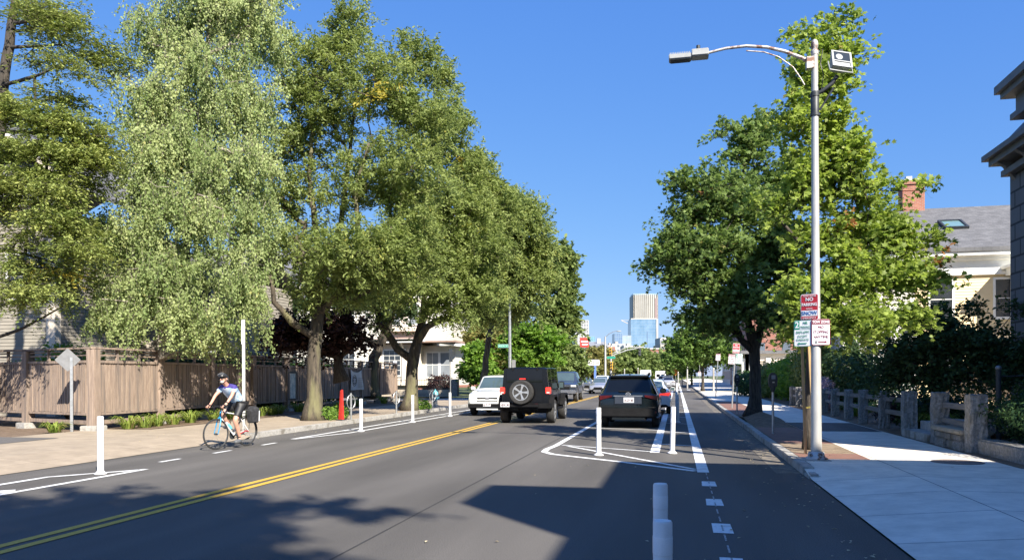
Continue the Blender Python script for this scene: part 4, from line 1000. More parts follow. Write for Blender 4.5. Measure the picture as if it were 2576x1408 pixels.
mb2 = pl([(2090, 62, 15.3, 20, 30, .9), (2140, 60, 15.2, 22, 32, .9), (2015, 90, 15.2, 28, 45, .9), (2060, 130, 15.4, 30, 40, .7), (2120, 140, 15.2, 38, 60), (2020, 180, 15, 30, 70), (2080, 220, 15.4, 60, 70), (2140, 220, 15, 22, 40, .7), (2010, 290, 15, 55, 70), (2090, 340, 15.4, 70, 80), (2150, 390, 15, 32, 60, .8), (2010, 420, 15.2, 50, 70, .8), (2070, 470, 15.4, 100, 80),
          (2180, 480, 15, 45, 60, .8), (1960, 520, 15.2, 60, 50, .6), (2235, 470, 15.2, 34, 30, .7), (2330, 470, 15, 24, 14, .5), (2190, 580, 15.2, 110, 60), (2335, 598, 14.8, 34, 15, .6), (2255, 610, 14.8, 66, 42), (2060, 620, 15.3, 110, 80, .9), (2160, 700, 14.8, 140, 70, 1.2), (2310, 700, 14.5, 75, 55), (2030, 740, 15, 90, 70), (2160, 800, 14.5, 120, 45, 1.1), (2280, 800, 14.3, 60, 32, .8), (2020, 830, 15, 70, 35, .6)])
tree('staked_maple', 'bright green maple held by two wooden stakes beside the lamp post', 'maples along the right pavement', m2, [], mb2, 760, 40, .17, (.09, .095), 'maple', 'leaf_maple', 'bark_dark', 'up', twig=.0032)
# farther street trees on the right
far_r = [((1768, 985, 74), [(1760, 850, 72, 60, 45), (1800, 890, 74, 55, 40), (1730, 890, 72, 45, 35), (1780, 830, 74, 50, 40)], 'street tree with a thin trunk beside the farthest parking signs'),
         ((1740, 968, 120), [(1725, 870, 118, 40, 35), (1745, 900, 118, 40, 35), (1700, 895, 118, 25, 25)], 'hazy street tree farther down the right pavement')]
for (bx_, by_, bd), lob, lb in far_r:
    tr = tp([(bx_, by_, bd, .14), (bx_, by_ - 60, bd, .12), (bx_, by_ - 90, bd, .08)]); tr[0] = (Vector((tr[0][0].x, tr[0][0].y, .13)), tr[0][1])
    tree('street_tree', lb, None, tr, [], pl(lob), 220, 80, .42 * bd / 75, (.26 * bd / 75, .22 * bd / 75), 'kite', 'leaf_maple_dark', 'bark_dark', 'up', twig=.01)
# middle-distance trees beyond the crossing
mids = [('leafy_tree', 'round green tree above the middle of the road, behind the traffic signal arm', [(1585, 908, 170, 40, 22), (1612, 902, 175, 42, 24), (1560, 928, 165, 36, 20), (1640, 922, 170, 42, 22), (1600, 935, 165, 60, 18)], 'leaf_far', 170),
        ('leafy_tree', 'green tree right of the round one, below the brick building', [(1690, 908, 180, 36, 20), (1670, 925, 175, 34, 18), (1700, 925, 170, 28, 16)], 'leaf_far', 175),
        ('olive_tree', 'yellow olive tree behind the white roadside sign', [(1503, 900, 140, 24, 18), (1488, 918, 138, 22, 20), (1516, 922, 140, 16, 20), (1500, 938, 136, 24, 12)], 'leaf_olive', 140),
        ('lime_tree', 'bright lime green tree behind the street name sign', [(1330, 845, 62, 60, 30), (1370, 860, 62, 45, 35), (1300, 875, 62, 40, 30), (1345, 900, 62, 70, 28)], 'leaf_lime', 62),
        ('leafy_tree', 'olive green thicket tree right of the white house', [(1240, 850, 72, 55, 40), (1210, 900, 72, 45, 45), (1270, 900, 72, 55, 40), (1230, 830, 75, 40, 40), (1190, 860, 76, 30, 40)], 'leaf_olive', 74),
        ('lime_shrub', 'young lime green tree at the corner of the white house', [(1200, 895, 58, 28, 28), (1205, 930, 58, 40, 28), (1215, 950, 58, 30, 18)], 'leaf_lime', 58),
        ('leafy_tree', 'dark green tree behind the oncoming pickup', [(1420, 905, 78, 50, 30), (1390, 930, 76, 45, 25), (1450, 930, 80, 30, 22)], 'leaf_far', 78),
        ('leafy_tree', 'tall green tree rising behind the white house', [(1180, 780, 85, 70, 70), (1240, 760, 85, 60, 70), (1120, 740, 88, 60, 60), (1300, 800, 85, 50, 50)], 'leaf_far', 86)]
for nm, lb, lob, lm, dd in mids:
    lobes = pl([tuple(l) for l in lob]); cx = sum(l[0].x for l in lobes) / len(lobes); cy = sum(l[0].y for l in lobes) / len(lobes)
    zt = max(l[0].z for l in lobes)
    tr = [(Vector((cx, cy, 0)), .012 * zt + .1), (Vector((cx, cy, zt * .4)), .01 * zt + .05), (Vector((cx, cy, zt * .75)), .05)]
    tree(nm, lb, None, tr, [], lobes, 220, 85, .0058 * dd, (.0040 * dd + .04, .0030 * dd + .02), 'kite', lm, 'bark_dark', 'up', twig=.008 * dd / 60, cat='shrub' if 'shrub' in nm else 'tree')
# dark dogwood in the shade on the right
t9 = tp([(2350, 1040, 20, .09), (2345, 950, 20, .07), (2355, 860, 20, .05)])
b9 = pl([(2320, 810, 19.5, 70, 40, .8), (2420, 780, 19.5, 60, 30, .4), (2380, 860, 19.2, 120, 55), (2490, 850, 19, 80, 34, .7), (2290, 890, 19.6, 80, 55), (2480, 900, 18.8, 90, 50), (2380, 940, 19, 120, 40), (2550, 790, 18.8, 40, 20, .4), (2560, 900, 18.2, 50, 60, .8), (2540, 960, 18, 60, 40, .8), (2440, 730, 19.5, 40, 16, .25), (2250, 940, 20, 60, 40)])
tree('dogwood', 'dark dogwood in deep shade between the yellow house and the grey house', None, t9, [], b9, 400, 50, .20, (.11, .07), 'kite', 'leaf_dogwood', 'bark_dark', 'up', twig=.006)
# tall tree behind the viewer, seen only by its soft shadow on the road
tr = [(Vector((4.6, -9.5, .1)), .4), (Vector((4.8, -9.2, 7)), .32), (Vector((5.6, -9.0, 13)), .2)]
tree('shade_tree', 'tall street tree standing behind the viewer at the near kerb', None, tr, [], [(Vector((7.2, -8.8, 15.5)), (3.2, 2.0, 1.6), 1), (Vector((4.6, -8.6, 15)), (3.4, 1.8, 1.6), 1), (Vector((8.4, -6.8, 16)), (1.9, .8, .8), .9), (Vector((6.2, -6.6, 15.2)), (2.6, 1.0, .9), .8), (Vector((4.0, -11, 15)), (4, 2.0, 1.5), .9), (Vector((8.5, -11, 16)), (4, 2, 1.5), 1)], 420, 90, .42, (.22, .14), 'kite', 'leaf_locust', 'bark', 'up')

# --- shrubs, hedges and small plants ---
def shrub(name, label, cen, rad, n, leaf, lm, tmpl='kite', mode='up', group=None, cat='shrub', box=False):
    b = Vector((cen[0], cen[1], 0.13)); r = empty(name, b, 0, label, cat, group)
    if box: pos = rng.uniform(-1, 1, (n, 3)); f = rng.integers(0, 3, n); pos[np.arange(n), f] = np.sign(pos[np.arange(n), f]) * rng.uniform(.85, 1.03, n)
    else:
        d = rng.normal(size=(n, 3)); d /= np.linalg.norm(d, axis=1, keepdims=True); pos = d * (rng.random(n) ** .25)[:, None]
        bump = 1 + .16 * np.sin(d[:, 0] * 5 + d[:, 2] * 4 + rng.random() * 6) + .10 * np.sin(d[:, 1] * 9 + d[:, 0] * 8); pos *= bump[:, None]
    c = pos * np.array(rad) + np.array((0, 0, cen[2] - .13))
    c = c[c[:, 2] > .02]; n = len(c); pos = c - np.array((0, 0, cen[2] - .13))
    nrm = pos / np.array(rad) + rng.normal(size=(n, 3)) * .6 + np.array((0, 0, .3)); axv = pos + rng.normal(size=(n, 3)) * .5 + np.array((0, 0, .2))
    s = rng.uniform(.6, 1.4, n)
    leaves('foliage', c, nrm, axv, leaf[0] * s, leaf[1] * s, tmpl, lm, r)
    mb = MB()
    for i in range(7):
        a = rng.uniform(0, 6.28); q = rng.uniform(.2, .7)
        mb.tube([(0, 0, 0), (math.cos(a) * q * rad[0] * .5, math.sin(a) * q * rad[1] * .5, cen[2] * .5), (math.cos(a) * q * rad[0], math.sin(a) * q * rad[1], cen[2])], [.03, .02, .01], 5)
    mb.build('stems', 'bark_dark', r)
    return r
shrub('yew_bush', 'spreading dark yew bush by the last granite post at the right edge', (6.65, 15.3, .85), (1.0, 1.6, .62), 14000, (.07, .03), 'leaf_yew')
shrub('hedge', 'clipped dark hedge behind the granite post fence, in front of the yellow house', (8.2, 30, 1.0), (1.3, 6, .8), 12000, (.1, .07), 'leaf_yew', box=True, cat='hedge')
shrub('garden_shrub', 'small reddish garden shrub behind the granite post fence', (6.6, 25.0, .6), (.7, .9, .45), 2500, (.09, .06), 'leaf_purple')
shrub('garden_shrub', 'leafy green garden shrub in the shade behind the wooden rails', (6.5, 22.0, .55), (.8, 1.0, .45), 3500, (.12, .07), 'leaf_yew')
shrub('lavender_bush', 'pale mauve flowering bush behind the light granite posts', (6.1, 34.5, .85), (.7, 1.2, .6), 3500, (.14, .03), 'blossom', mode='up')
shrub('round_shrub', 'dark round shrub beside the far parking signs', (5.6, 58, 1.0), (1.6, 3, 1.1), 5000, (.2, .12), 'leaf_yew')
shrub('leafy_shrub', 'sunlit lime green shrub behind the far granite posts', (6.8, 47, 1.4), (1.6, 4, 1.5), 6000, (.2, .13), 'leaf_lime')
shrub('leafy_shrub', 'dark leafy shrub left of the sunlit shrub on the far right', (6.2, 53, 1.3), (1.2, 3, 1.2), 4000, (.2, .13), 'leaf_far')
shrub('yard_shrub', 'green shrub behind the left end of the board fence', (-20.4, 22.6, 1.6), (1.8, 1.2, 1.1), 5000, (.13, .08), 'leaf_lime')
shrub('yard_shrub', 'dark green shrub row behind the middle of the board fence', (-19.0, 28, 1.3), (1.2, 4.5, 1.4), 9000, (.14, .09), 'leaf_yew')
shrub('red_shrub', 'small dark red shrub at the porch of the white house', (-18.9, 60, .9), (1.1, .9, .9), 2500, (.16, .1), 'leaf_purple')
shrub('shade_mass', 'long added mass of dark leaves standing in for the shade behind the board fence', (-19.2, 34.5, 1.35), (1.0, 11.2, 1.25), 26000, (.15, .10), 'leaf_yew', cat='hedge')  # dark foliage added to give the deep shade behind the fence
shrub('leafy_shrub', 'dark green leafy bushes between the dark maple and the white pilasters', (6.9, 33.5, 1.5), (.8, 3.0, 1.5), 6000, (.15, .10), 'leaf_dogwood')
shrub('leafy_shrub', 'tall dark bush hiding the foot of the yellow side wall', (6.7, 41, 1.8), (.9, 3.0, 1.9), 7000, (.17, .11), 'leaf_far')
def blades(name, label, x, y, z, r, n, h, lm='grass_blade', group=None, cat='plant', wd=.03):
    ro = empty(name, (x, y, z), rng.uniform(0, 6), label, cat, group)
    a = rng.uniform(0, 6.28, n); q = r * np.sqrt(rng.random(n)); hh = h * rng.uniform(.5, 1.15, n); vs = []; fs = []
    for i in range(n):
        ox, oy = math.cos(a[i]) * q[i] * .4, math.sin(a[i]) * q[i] * .4; dx, dy = math.cos(a[i]), math.sin(a[i]); lean = hh[i] * rng.uniform(.35, 1.35); o = len(vs); w2 = wd / 2
        p = [(0, 0), (lean * .35, hh[i] * .75), (lean * .8, hh[i] * .95), (lean * 1.3, hh[i] * .62)]
        for t, (l, zz) in enumerate(p):
            ww = w2 * (1, .9, .6, .1)[t]; vs += [(ox + dx * l - dy * ww, oy + dy * l + dx * ww, zz), (ox + dx * l + dy * ww, oy + dy * l - dx * ww, zz)]
        fs += [(o, o + 1, o + 3, o + 2), (o + 2, o + 3, o + 5, o + 4), (o + 4, o + 5, o + 7, o + 6)]
    me = bpy.data.meshes.new('blades'); me.from_pydata(vs, [], fs)
    at = me.attributes.new('rnd', 'FLOAT', 'FACE'); at.data.foreach_set('value', np.repeat(rng.random(n), 3).astype(np.float32))
    obj('blades', me, lm, ro); return ro
gl = 'strappy plants at the foot of the board fence'
for i, (yy, xx, lb) in enumerate([(19.4, -15.5, 'right beside the fence corner post'), (20.6, -15.45, 'a little right of the fence corner'), (22.3, -15.5, 'before the second fence panel'), (23.6, -15.5, 'left of the cyclist helmet'), (25.5, -15.55, 'behind the cyclist'), (28.2, -15.6, 'right of the cyclist bag'), (30.0, -15.7, 'below the poster frame'), (36.0, -15.6, 'behind the red street post'), (40.0, -15.8, 'under the banner')]):
    blades('daylily_clump', 'clump of strappy green leaves at the fence foot, ' + lb, xx, yy, .14, .40, 90, .38, group=gl)
blades('daylily_clump', 'low grass tuft at the foot of the diamond sign post', -16.6, 17.9, .13, .4, 90, .28, group=gl)
for i, (yy, lb) in enumerate([(19.9, 'between the fence corner and the next clump'), (21.4, 'left of the second footing'), (24.5, 'just left of the cyclist'), (26.6, 'right behind the cyclist back'), (27.4, 'beside the black bag'), (33.0, 'half hidden by the nearer locust trunk'), (43, 'at the far end of the fence')]):
    blades('daylily_clump', 'arching strappy plant at the fence foot, ' + lb, -15.35 + rng.uniform(-.15, .15), yy, .14, .45, 70, .34, group=gl)
for i, (x, y, lb) in enumerate([(-11.7, 25.0, 'weeds growing round the foot of the nearer locust trunk'), (-11.4, 33.4, 'weeds growing beside the foot of the forked locust trunk')]):
    shrub('weed_patch', lb, (x, y, .3), (.5, .7, .3), 900, (.1, .05), 'leaf_lime', cat='plant')
for i, (x, y, lb) in enumerate([(6.3, 20.8, 'bright fern clump beside the stone steps'), (6.1, 28.2, 'grassy clump behind the wooden rails')]):
    blades('fern_clump', lb, x, y, .2, .6, 200, .45)

# ================= STREET FURNITURE =================
def rrect(w_, h, r=.03, n=4):
    pts = []
    for cx, cz, a0 in ((w_ / 2 - r, h / 2 - r, 0), (-w_ / 2 + r, h / 2 - r, 90), (-w_ / 2 + r, -h / 2 + r, 180), (w_ / 2 - r, -h / 2 + r, 270)):
        for i in range(n + 1):
            a = R(a0 + 90 * i / n); pts.append((cx + r * math.cos(a), cz + r * math.sin(a)))
    return pts
def plate(parent, w_, h, M, face, els=(), name='plate', border=None, r=.03):
    """faces local -Y"""
    mb = MB(); mb.prism(rrect(w_, h, r), .004, M @ Matrix.Translation((0, 0, 0))); p = mb.build(name, face if not border else border, parent)
    if border:
        mb = MB(); mb.prism(rrect(w_ - .02, h - .02, r * .8), .002, M @ Matrix.Translation((0, -.0022, 0))); mb.build('panel', face, p)
    for k_, e in enumerate(els):
        yy = -.004 - .0006 * k_
        if e[0] == 'r':
            mb = MB(); mb.box(e[1], e[2], yy - .001, yy, e[3], e[4], M); mb.build(e[6] if len(e) > 6 else 'band', e[5], p)
        elif e[0] == 't':
            t = text(e[1], e[2], e[5], p, (e[3], yy - .002, e[4]), sx=e[6] if len(e) > 6 else 1, bold=e[7] if len(e) > 7 else 0)
            t.data.transform(M)
        elif e[0] == 'a':  # arrow: x0, x1 (tip), z, mat
            x0, x1, z, m_ = e[1:5]; s = 1 if x1 > x0 else -1
            mb = MB(); q = [(x0, z - .008), (x1 - s * .035, z - .008), (x1 - s * .035, z - .024), (x1, z), (x1 - s * .035, z + .024), (x1 - s * .035, z + .008), (x0, z + .008)]
            mb.prism(q, .0015, M @ Matrix.Translation((0, yy - .002, 0))); mb.build('arrow', m_, p)
    return p
def no_parking(parent, M, s=1.0):
    S = lambda v: v * s
    return plate(parent, .305 * s, .457 * s, M, 'sign_red', [('r', S(-.138), S(.138), S(-.155), S(-.055), 'sign_white', 'white_band'),
        ('t', 'TOW ZONE', S(.042), 0, S(.195), 'sign_white'), ('t', 'NO', S(.085), 0, S(.135), 'sign_white', 1, .002), ('t', 'PARKING', S(.075), 0, S(.045), 'sign_white', .86, .002), ('t', 'DURING', S(.03), 0, S(-.025), 'sign_white'),
        ('t', 'SNOW', S(.095), 0, S(-.105), 'sign_blue', .92, .0), ('t', 'EMERGENCY', S(.045), 0, S(-.19), 'sign_white', .9)], border='sign_white')
def two_hour(parent, M, s=1.0, flip=False):
    S = lambda v: v * s
    return plate(parent, .305 * s, .457 * s, M, 'sign_white' if not flip else 'sign_teal', [('r', S(-.14), S(-.055), S(.075), S(.215), 'sign_green', 'green_corner'), ('r', S(-.14), S(.14), S(.070), S(.075), 'sign_green', 'rule'),
        ('t', '2', S(.15), S(-.098), S(.145), 'sign_white', .9, .003), ('t', 'HR', S(.065), S(.045), S(.180), 'sign_green', .9, .001), ('t', 'PARKING', S(.055), S(.044), S(.11), 'sign_green', .72, .0),
        ('t', '8AM-6PM', S(.064), 0, S(.02), 'sign_green', .85, .0), ('t', 'EXCEPT', S(.056), 0, S(-.05), 'sign_green', .85, .0), ('t', 'SUNDAYS', S(.056), 0, S(-.11), 'sign_green', .85, .0), ('a', S(.07), S(-.09), S(-.175), 'sign_green')], border='sign_teal')
def no_stopping(parent, M, s=1.0):
    S = lambda v: v * s
    return plate(parent, .305 * s, .457 * s, M, 'sign_white', [('r', S(-.14), S(.14), S(.135), S(.215), 'sign_maroon', 'maroon_band'), ('t', 'TOW ZONE', S(.06), 0, S(.175), 'sign_white', .85, .002),
        ('t', 'NO', S(.06), 0, S(.085), 'sign_maroon', 1, .001), ('t', 'STOPPING', S(.066), 0, S(.0), 'sign_maroon', .82, .0), ('t', 'ANYTIME', S(.066), 0, S(-.085), 'sign_maroon', .86, .0), ('r', S(-.10), S(-.06), S(-.195), S(-.15), 'sign_back', 'sticker'), ('a', S(-.045), S(.10), S(-.172), 'sign_maroon')], border='sign_maroon')
# --- the big lamp post ---
LX, LY = 2.38, 14.28
lp = empty('street_lamp', (LX, LY, .13), 0, 'tall white painted street lamp with a curved arm and a floodlight bolted on', 'street lamp')
mb = MB(); mb.lathe([(.096, 0), (.092, .3), (.086, 1.2), (.066, 4.2), (.055, 7.12)], 20); mb.build('pole', 'pole_paint', lp, smooth=40)
mb = MB(); mb.lathe([(.19, 0), (.19, .03), (.15, .05), (.125, .12), (.11, .14)], 16); 
for i in range(4):
    a = i * PI / 2 + .6; mb.lathe([(.025, 0), (.025, .09), (.01, .1)], 6, c=(math.cos(a) * .155, math.sin(a) * .155, .03))
mb.build('base_flange', 'arm_rust', lp)
mb = MB(); mb.box(-.3, .2, -.28, .28, .0, .012); mb.build('base_plate', 'granite_kerb', lp)
mb = MB(); mb.lathe([(.062, 7.07), (.066, 7.10), (.066, 7.14), (.045, 7.17), (.058, 7.22), (.062, 7.26), (.048, 7.315), (.01, 7.345)], 14); mb.build('finial', 'arm_rust', lp, smooth=40)
arm = [(0, 0, 6.910), (-.22, 0, 7.040), (-.5, 0, 7.180), (-.8, 0, 7.280), (-1.15, 0, 7.335), (-1.5, 0, 7.325), (-1.83, 0, 7.270)]
mb = MB(); mb.tube(arm, [.04, .033, .030, .028, .026, .025, .024], 10); mb.cb((-.08, 0, 6.930), .12, .14, .2); mb.build('arm', 'arm_rust', lp, smooth=50)
mb = MB(); mb.tube([(-.17, 0, 6.560), (-.22, 0, 6.660), (-.36, 0, 6.890), (-.6, 0, 7.090), (-.85, 0, 7.200), (-1.15, 0, 7.250)], .012, 8); mb.build('brace', 'arm_rust', lp, smooth=50)
mb = MB(); mb.box(-2.10, -1.80, -.13, .13, 7.200, 7.320, Matrix.Rotation(-.0, 4, 'Y')); mb.box(-2.50, -2.10, -.11, .11, 7.180, 7.270)
lh = mb.build('lamp_head', 'lamp_grey', lp, bevel=.012)
mb = MB(); mb.box(-2.47, -2.13, -.09, .09, 7.168, 7.179); mb.build('led_panel', 'dark_metal', lh)
mb = MB()
for i in range(12): mb.box(-2.48 + i * .031, -2.468 + i * .031, -.10, .10, 7.265, 7.295)
mb.build('cooling_fins', 'lamp_grey', lh)
mb = MB(); mb.lathe([(.045, 0), (.045, .03), (.035, .035), (.035, .1), (.01, .105)], 12, c=(-1.98, 0, 7.320)); mb.build('photocell', 'dark_metal', lh, smooth=40)
mb = MB(); mb.tube([(.0, 0, 6.38), (.12, -.02, 6.42), (.28, -.04, 6.54), (.36, -.05, 6.66)], .035, 8); mb.tube([(.08, 0, 6.10), (.30, -.04, 6.46)], .018, 6); mb.lathe([(.07, 6.0), (.07, 6.42), (.06, 6.43)], 14)
mb.lathe([(.08, 6.0), (.08, 6.05)], 14); mb.lathe([(.08, 6.34), (.08, 6.40)], 14); mb.build('floodlight_bracket', 'dark_metal', lp, smooth=50)
Mf = Matrix.Translation((.40, -.06, 6.88)) @ Matrix.Rotation(R(18), 4, 'Z') @ Matrix.Rotation(R(-24), 4, 'X') @ Matrix.Rotation(R(8), 4, 'Y') @ Matrix.Scale(.84, 4)
mb = MB(); bk = [(-.13, .17, -.12), (.13, .17, -.12), (.13, .17, .12), (-.13, .17, .12), (-.21, -.08, -.21), (.21, -.08, -.21), (.21, -.08, .21), (-.21, -.08, .21)]
mb.add([Mf @ Vector(p) for p in bk], [(0, 1, 2, 3), (7, 6, 5, 4), (0, 4, 5, 1), (1, 5, 6, 2), (2, 6, 7, 3), (3, 7, 4, 0)]); fl = mb.build('floodlight', 'lamp_grey', lp, bevel=.01)
mb = MB(); mb.box(-.17, .17, -.092, -.082, -.05, .18, Mf); mb.build('glass', 'pane', fl)
mb = MB(); mb.box(-.21, .21, -.10, -.082, -.21, -.18, Mf); mb.box(-.21, .21, -.10, -.082, .18, .21, Mf); mb.box(-.21, -.17, -.10, -.082, -.18, .18, Mf); mb.box(.17, .21, -.10, -.082, -.18, .18, Mf); mb.box(-.17, .17, -.10, -.082, -.075, -.05, Mf); mb.build('front_rim', 'lamp_grey', fl)
mb = MB(); mb.lathe([(.10, 0), (.08, .03), (.02, .05)], 14, Mf @ Matrix.Translation((-.05, -.06, .06)) @ Matrix.Rotation(PI / 2, 4, 'X')); mb.build('reflector', 'lamp_grey', fl)
mb = MB(); mb.tube([Mf @ Vector(p) for p in ((-.24, .02, .0), (-.24, -.02, -.26), (.24, -.02, -.26), (.24, .02, 0))], .014, 6); mb.build('yoke', 'lamp_grey', fl)
mb = MB(); mb.cb((.42, .0, 7.08), .08, .08, .08); mb.build('photocell', 'dark_metal', fl, bevel=.01)
mb = MB(); mb.tube([(.07, 0, 7.1), (.13, -.02, 7.15), (.09, -.02, 6.9), (.14, -.03, 6.7), (.1, 0, 6.4)], .008, 5); mb.build('cable', 'black', lp)
# signs on it
def on_pole(name, label, dx, dz, rzz, fn, off=-.09):
    r = empty(name, (LX, LY, dz), rzz, label, 'sign'); fn(r, Matrix.Translation((dx, off, 0))); 
    mb = MB(); mb.tube([(0.082 * math.cos(a), .082 * math.sin(a), 0) for a in np.linspace(0, 2 * PI, 14)], .006, 5, cap=False); mb.build('strap', 'galv', r)
    return r
on_pole('parking_sign', 'red no parking snow emergency sign, topmost on the tall lamp post', -.075, 2.79, -.50, no_parking)
on_pole('parking_sign', 'green and white two hour parking sign, lower left on the tall lamp post', -.19, 2.335, -.42, two_hour, -.11)
on_pole('parking_sign', 'white and maroon no stopping anytime sign, lower right on the tall lamp post', .065, 2.35, .02, no_stopping, -.10)
# --- stakes for the young maple ---
sg_ = 'stakes holding the young maple'
for lb, a, b in (('left wooden stake tied to the young maple, slightly leaning', (2.36, 15.3, .1), (2.31, 15.36, 2.38)), ('front wooden stake tied to the young maple, thicker and nearer', (2.50, 15.15, .1), (2.40, 15.2, 2.34)), ('right wooden stake of the young maple, half hidden by the lamp post', (2.62, 15.7, .1), (2.60, 15.65, 2.45))):
    mb = MB(); mb.bar(a, b, .07, .045); o = mb.build('tree_stake', 'wood_stake', bevel=.004); tag(o, lb, 'stake', sg_)
mb = MB(); mb.tube([(2.34, 15.35, 1.0), (2.5, 15.2, 1.02), (2.63, 15.55, 1.0), (2.45, 15.65, .98), (2.34, 15.35, 1.0)], .009, 5); mk('strap_yellow', (.6, .5, .12), None, 5, .6); tag(mb.build('tie_strap', 'strap_yellow'), 'yellow strap tying the stakes to the young maple', 'strap')
# --- white flexible lane posts ---
def delin(label, x, y, h=.96, tilt=(0, 0)):
    r = empty('lane_post', (x, y, .006), 0, label, 'post', 'white flexible lane posts'); r.rotation_euler = (R(tilt[0]), R(tilt[1]), rng.uniform(0, 6) if not any(tilt) else 0)
    mb = MB(); mb.lathe([(.052, .02), (.050, h - .35), (.050, h - .01), (.044, h), (.0, h + .001)], 22); mb.build('tube', 'delineator_white', r, smooth=40)
    mb = MB(); mb.lathe([(.1, 0), (.1, .012), (.07, .03), (.056, .05)], 20); mb.build('foot', 'delineator_white', r, smooth=40)
    for z0 in (h - .17, h - .33):
        mb = MB(); mb.lathe([(.0512, z0), (.0518, z0 + .005), (.0518, z0 + .085), (.0512, z0 + .09)], 22); mb.build('reflective_band', 'reflective', r, smooth=40)
    return r
delin('nearest white lane post at the bottom of the picture', -.075, 4.04, .85)
delin('second white lane post, its lower part hidden by the nearest one', -.115, 5.43, .85)
p_ = delin('white scuffed lane post behind the dark compact off-roader parked at the right', -1.55, 15.56)
mb = MB(); mb.lathe([(.0524, .80), (.0524, .83)], 14); mb.lathe([(.0524, .62), (.0524, .66)], 10); mb.build('scuff_mark', 'scuff', p_)
delin('white lane post between parking lane and bicycle lane, right of the scuffed one', -.1, 16.22, tilt=(0, 1.5))
for x, y, lb in ((.02, 27.0, 'white lane post beside the parked white sedan'), (-.02, 31.5, 'white lane post farther along beside the parked white sedan'), (.0, 44, 'white lane post standing past the parked white sedan'), (.0, 57, 'far white lane post halfway to the distant parked cars'), (.0, 72, 'farthest white lane post before the distant parked cars'),
                 (-9.41, 11.11, 'white lane post at the near pointed end of the far bicycle lane buffer'), (-9.09, 21.19, 'white lane post in front of the nearer locust trunk and red post'), (-9.10, 25.74, 'white lane post in front of the forked locust trunk'), (-8.96, 29.83, 'white lane post left of the white crossover')):
    delin(lb, x, y)
# --- parking meters on the right ---
def meter(label, x, y):
    r = empty('parking_meter', (x, y, .13), R(8), label, 'parking meter', 'parking meters on the right pavement')
    mb = MB(); mb.tube([(0, 0, 0), (0, 0, 1.08)], .03, 10); mb.build('post', 'galv', r, smooth=50)
    mb = MB(); mb.lathe([(.045, 1.05), (.05, 1.10), (.07, 1.16), (.075, 1.20)], 12); 
    mb.prism([(-.09, 0), (.09, 0), (.105, .08), (.105, .22), (.085, .3), (.05, .35), (0, .37), (-.05, .35), (-.085, .3), (-.105, .22), (-.105, .08)], .12, Matrix.Translation((0, -.06, 1.18))); h = mb.build('head', 'dark_metal', r, bevel=.012)
    mb = MB(); mb.box(-.05, .05, -.064, -.058, 1.38, 1.48); mb.build('display', 'pane_light', h)
    mb = MB(); mb.cb((0, -.062, 1.30), .05, .012, .03); mb.build('coin_slot', 'galv', h)
meter('black headed parking meter beside the mound of the dark maple', 2.37, 20.4)
meter('black headed parking meter farther away on the brick strip', 2.26, 30.8)
# --- leaning sign posts ---
def sign_post(label, x, y, h, lean, plates, rzz=0.05, group='parking sign posts on the right pavement', z=.13):
    r = empty('parking_sign', (x, y, z), 0, label, 'sign', group); r.rotation_euler = (0, lean, rzz)
    mb = MB(); mb.box(-.025, .025, -.012, .0, 0, h); mb.box(-.03, -.022, -.0, .022, 0, h); mb.box(.022, .03, .0, .022, 0, h); mb.build('post', 'galv', r)
    for fn, dx, dz in plates: fn(r, Matrix.Translation((dx, -.02, dz)))
    return r
sign_post('leaning sign post with red snow sign, white no stopping sign and green parking sign', 2.45, 36.4, 2.85, R(3.5), [(no_parking, .03, 2.72), (no_stopping, -.14, 2.22), (two_hour, .18, 2.25)])
sign_post('leaning sign post with a single white plate, farther down the right pavement', 2.5, 52.5, 2.9, R(3.5), [(no_stopping, 0, 2.7)])
r = sign_post('distant upright post with a small white and red plate by the thin street tree', 2.35, 84, 3.2, 0, [(no_stopping, 0, 1.7)])
# --- things at the far left ---
p0 = P(180, 1085, 21.2); r = empty('warning_sign', (p0.x, p0.y, .13), R(28), 'diamond sign seen from its bare grey back on a post in front of the fence', 'sign')
mb = MB(); mb.box(-.035, .035, -.02, .02, 0, 2.05); mb.build('post', 'galv', r)
Md = Matrix.Translation((-.02, -.03, 1.98)) @ Matrix.Rotation(PI / 4, 4, 'Y')
mb = MB(); mb.prism(rrect(.46, .46, .03), .006, Matrix.Translation((-.10, .03, 1.98)) @ Matrix.Rotation(PI / 4, 4, 'Y')); mb.build('plate', 'sign_back', r)
r = empty('edge_sign', (-10.95 - .25, 18.4, .13), R(31), 'tall thin white sign post seen edge on behind the cyclist', 'sign')
mb = MB(); mb.box(-.038, .038, -.03, .03, 0, 3.0); mb.build('post', 'pole_paint', r)
mb = MB(); mb.box(-.052, -.040, -.15, .15, 2.35, 2.98); mb.build('plate', 'sign_white', r)
r = empty('one_way_sign', (-16.0, 45.9, .1), R(-8), 'square one way sign with a left arrow at the far end of the fence', 'sign')
mb = MB(); mb.tube([(0, .02, 0), (0, .02, 3.2)], .035, 8); mb.build('post', 'galv', r)
plate(r, .62, .76, Matrix.Translation((0, -.03, 2.72)), 'sign_white', [('t', 'ONE', .25, 0, .24, 'black', .95, .008), ('t', 'WAY', .25, 0, .02, 'black', .9, .008), ('r', -.12, .22, -.24, -.19, 'black', 'arrow_shaft')], border='black')
mb = MB(); mb.prism([(-.26, -.215), (-.1, -.31), (-.1, -.12)], .003, Matrix.Translation((0, -.042, 2.72))); mb.build('arrow_head', 'black', r)
r = empty('speed_sign', (-21.3, 56.3, .1), R(-15), 'small white 20 sign on a thin post across the side street', 'sign')
mb = MB(); mb.tube([(0, .02, 0), (0, .02, 2.75)], .03, 8); mb.build('post', 'galv', r)
plate(r, .36, .48, Matrix.Translation((0, -.03, 2.5)), 'sign_white', [('t', '20', .24, 0, -.02, 'black', .9, .006)])
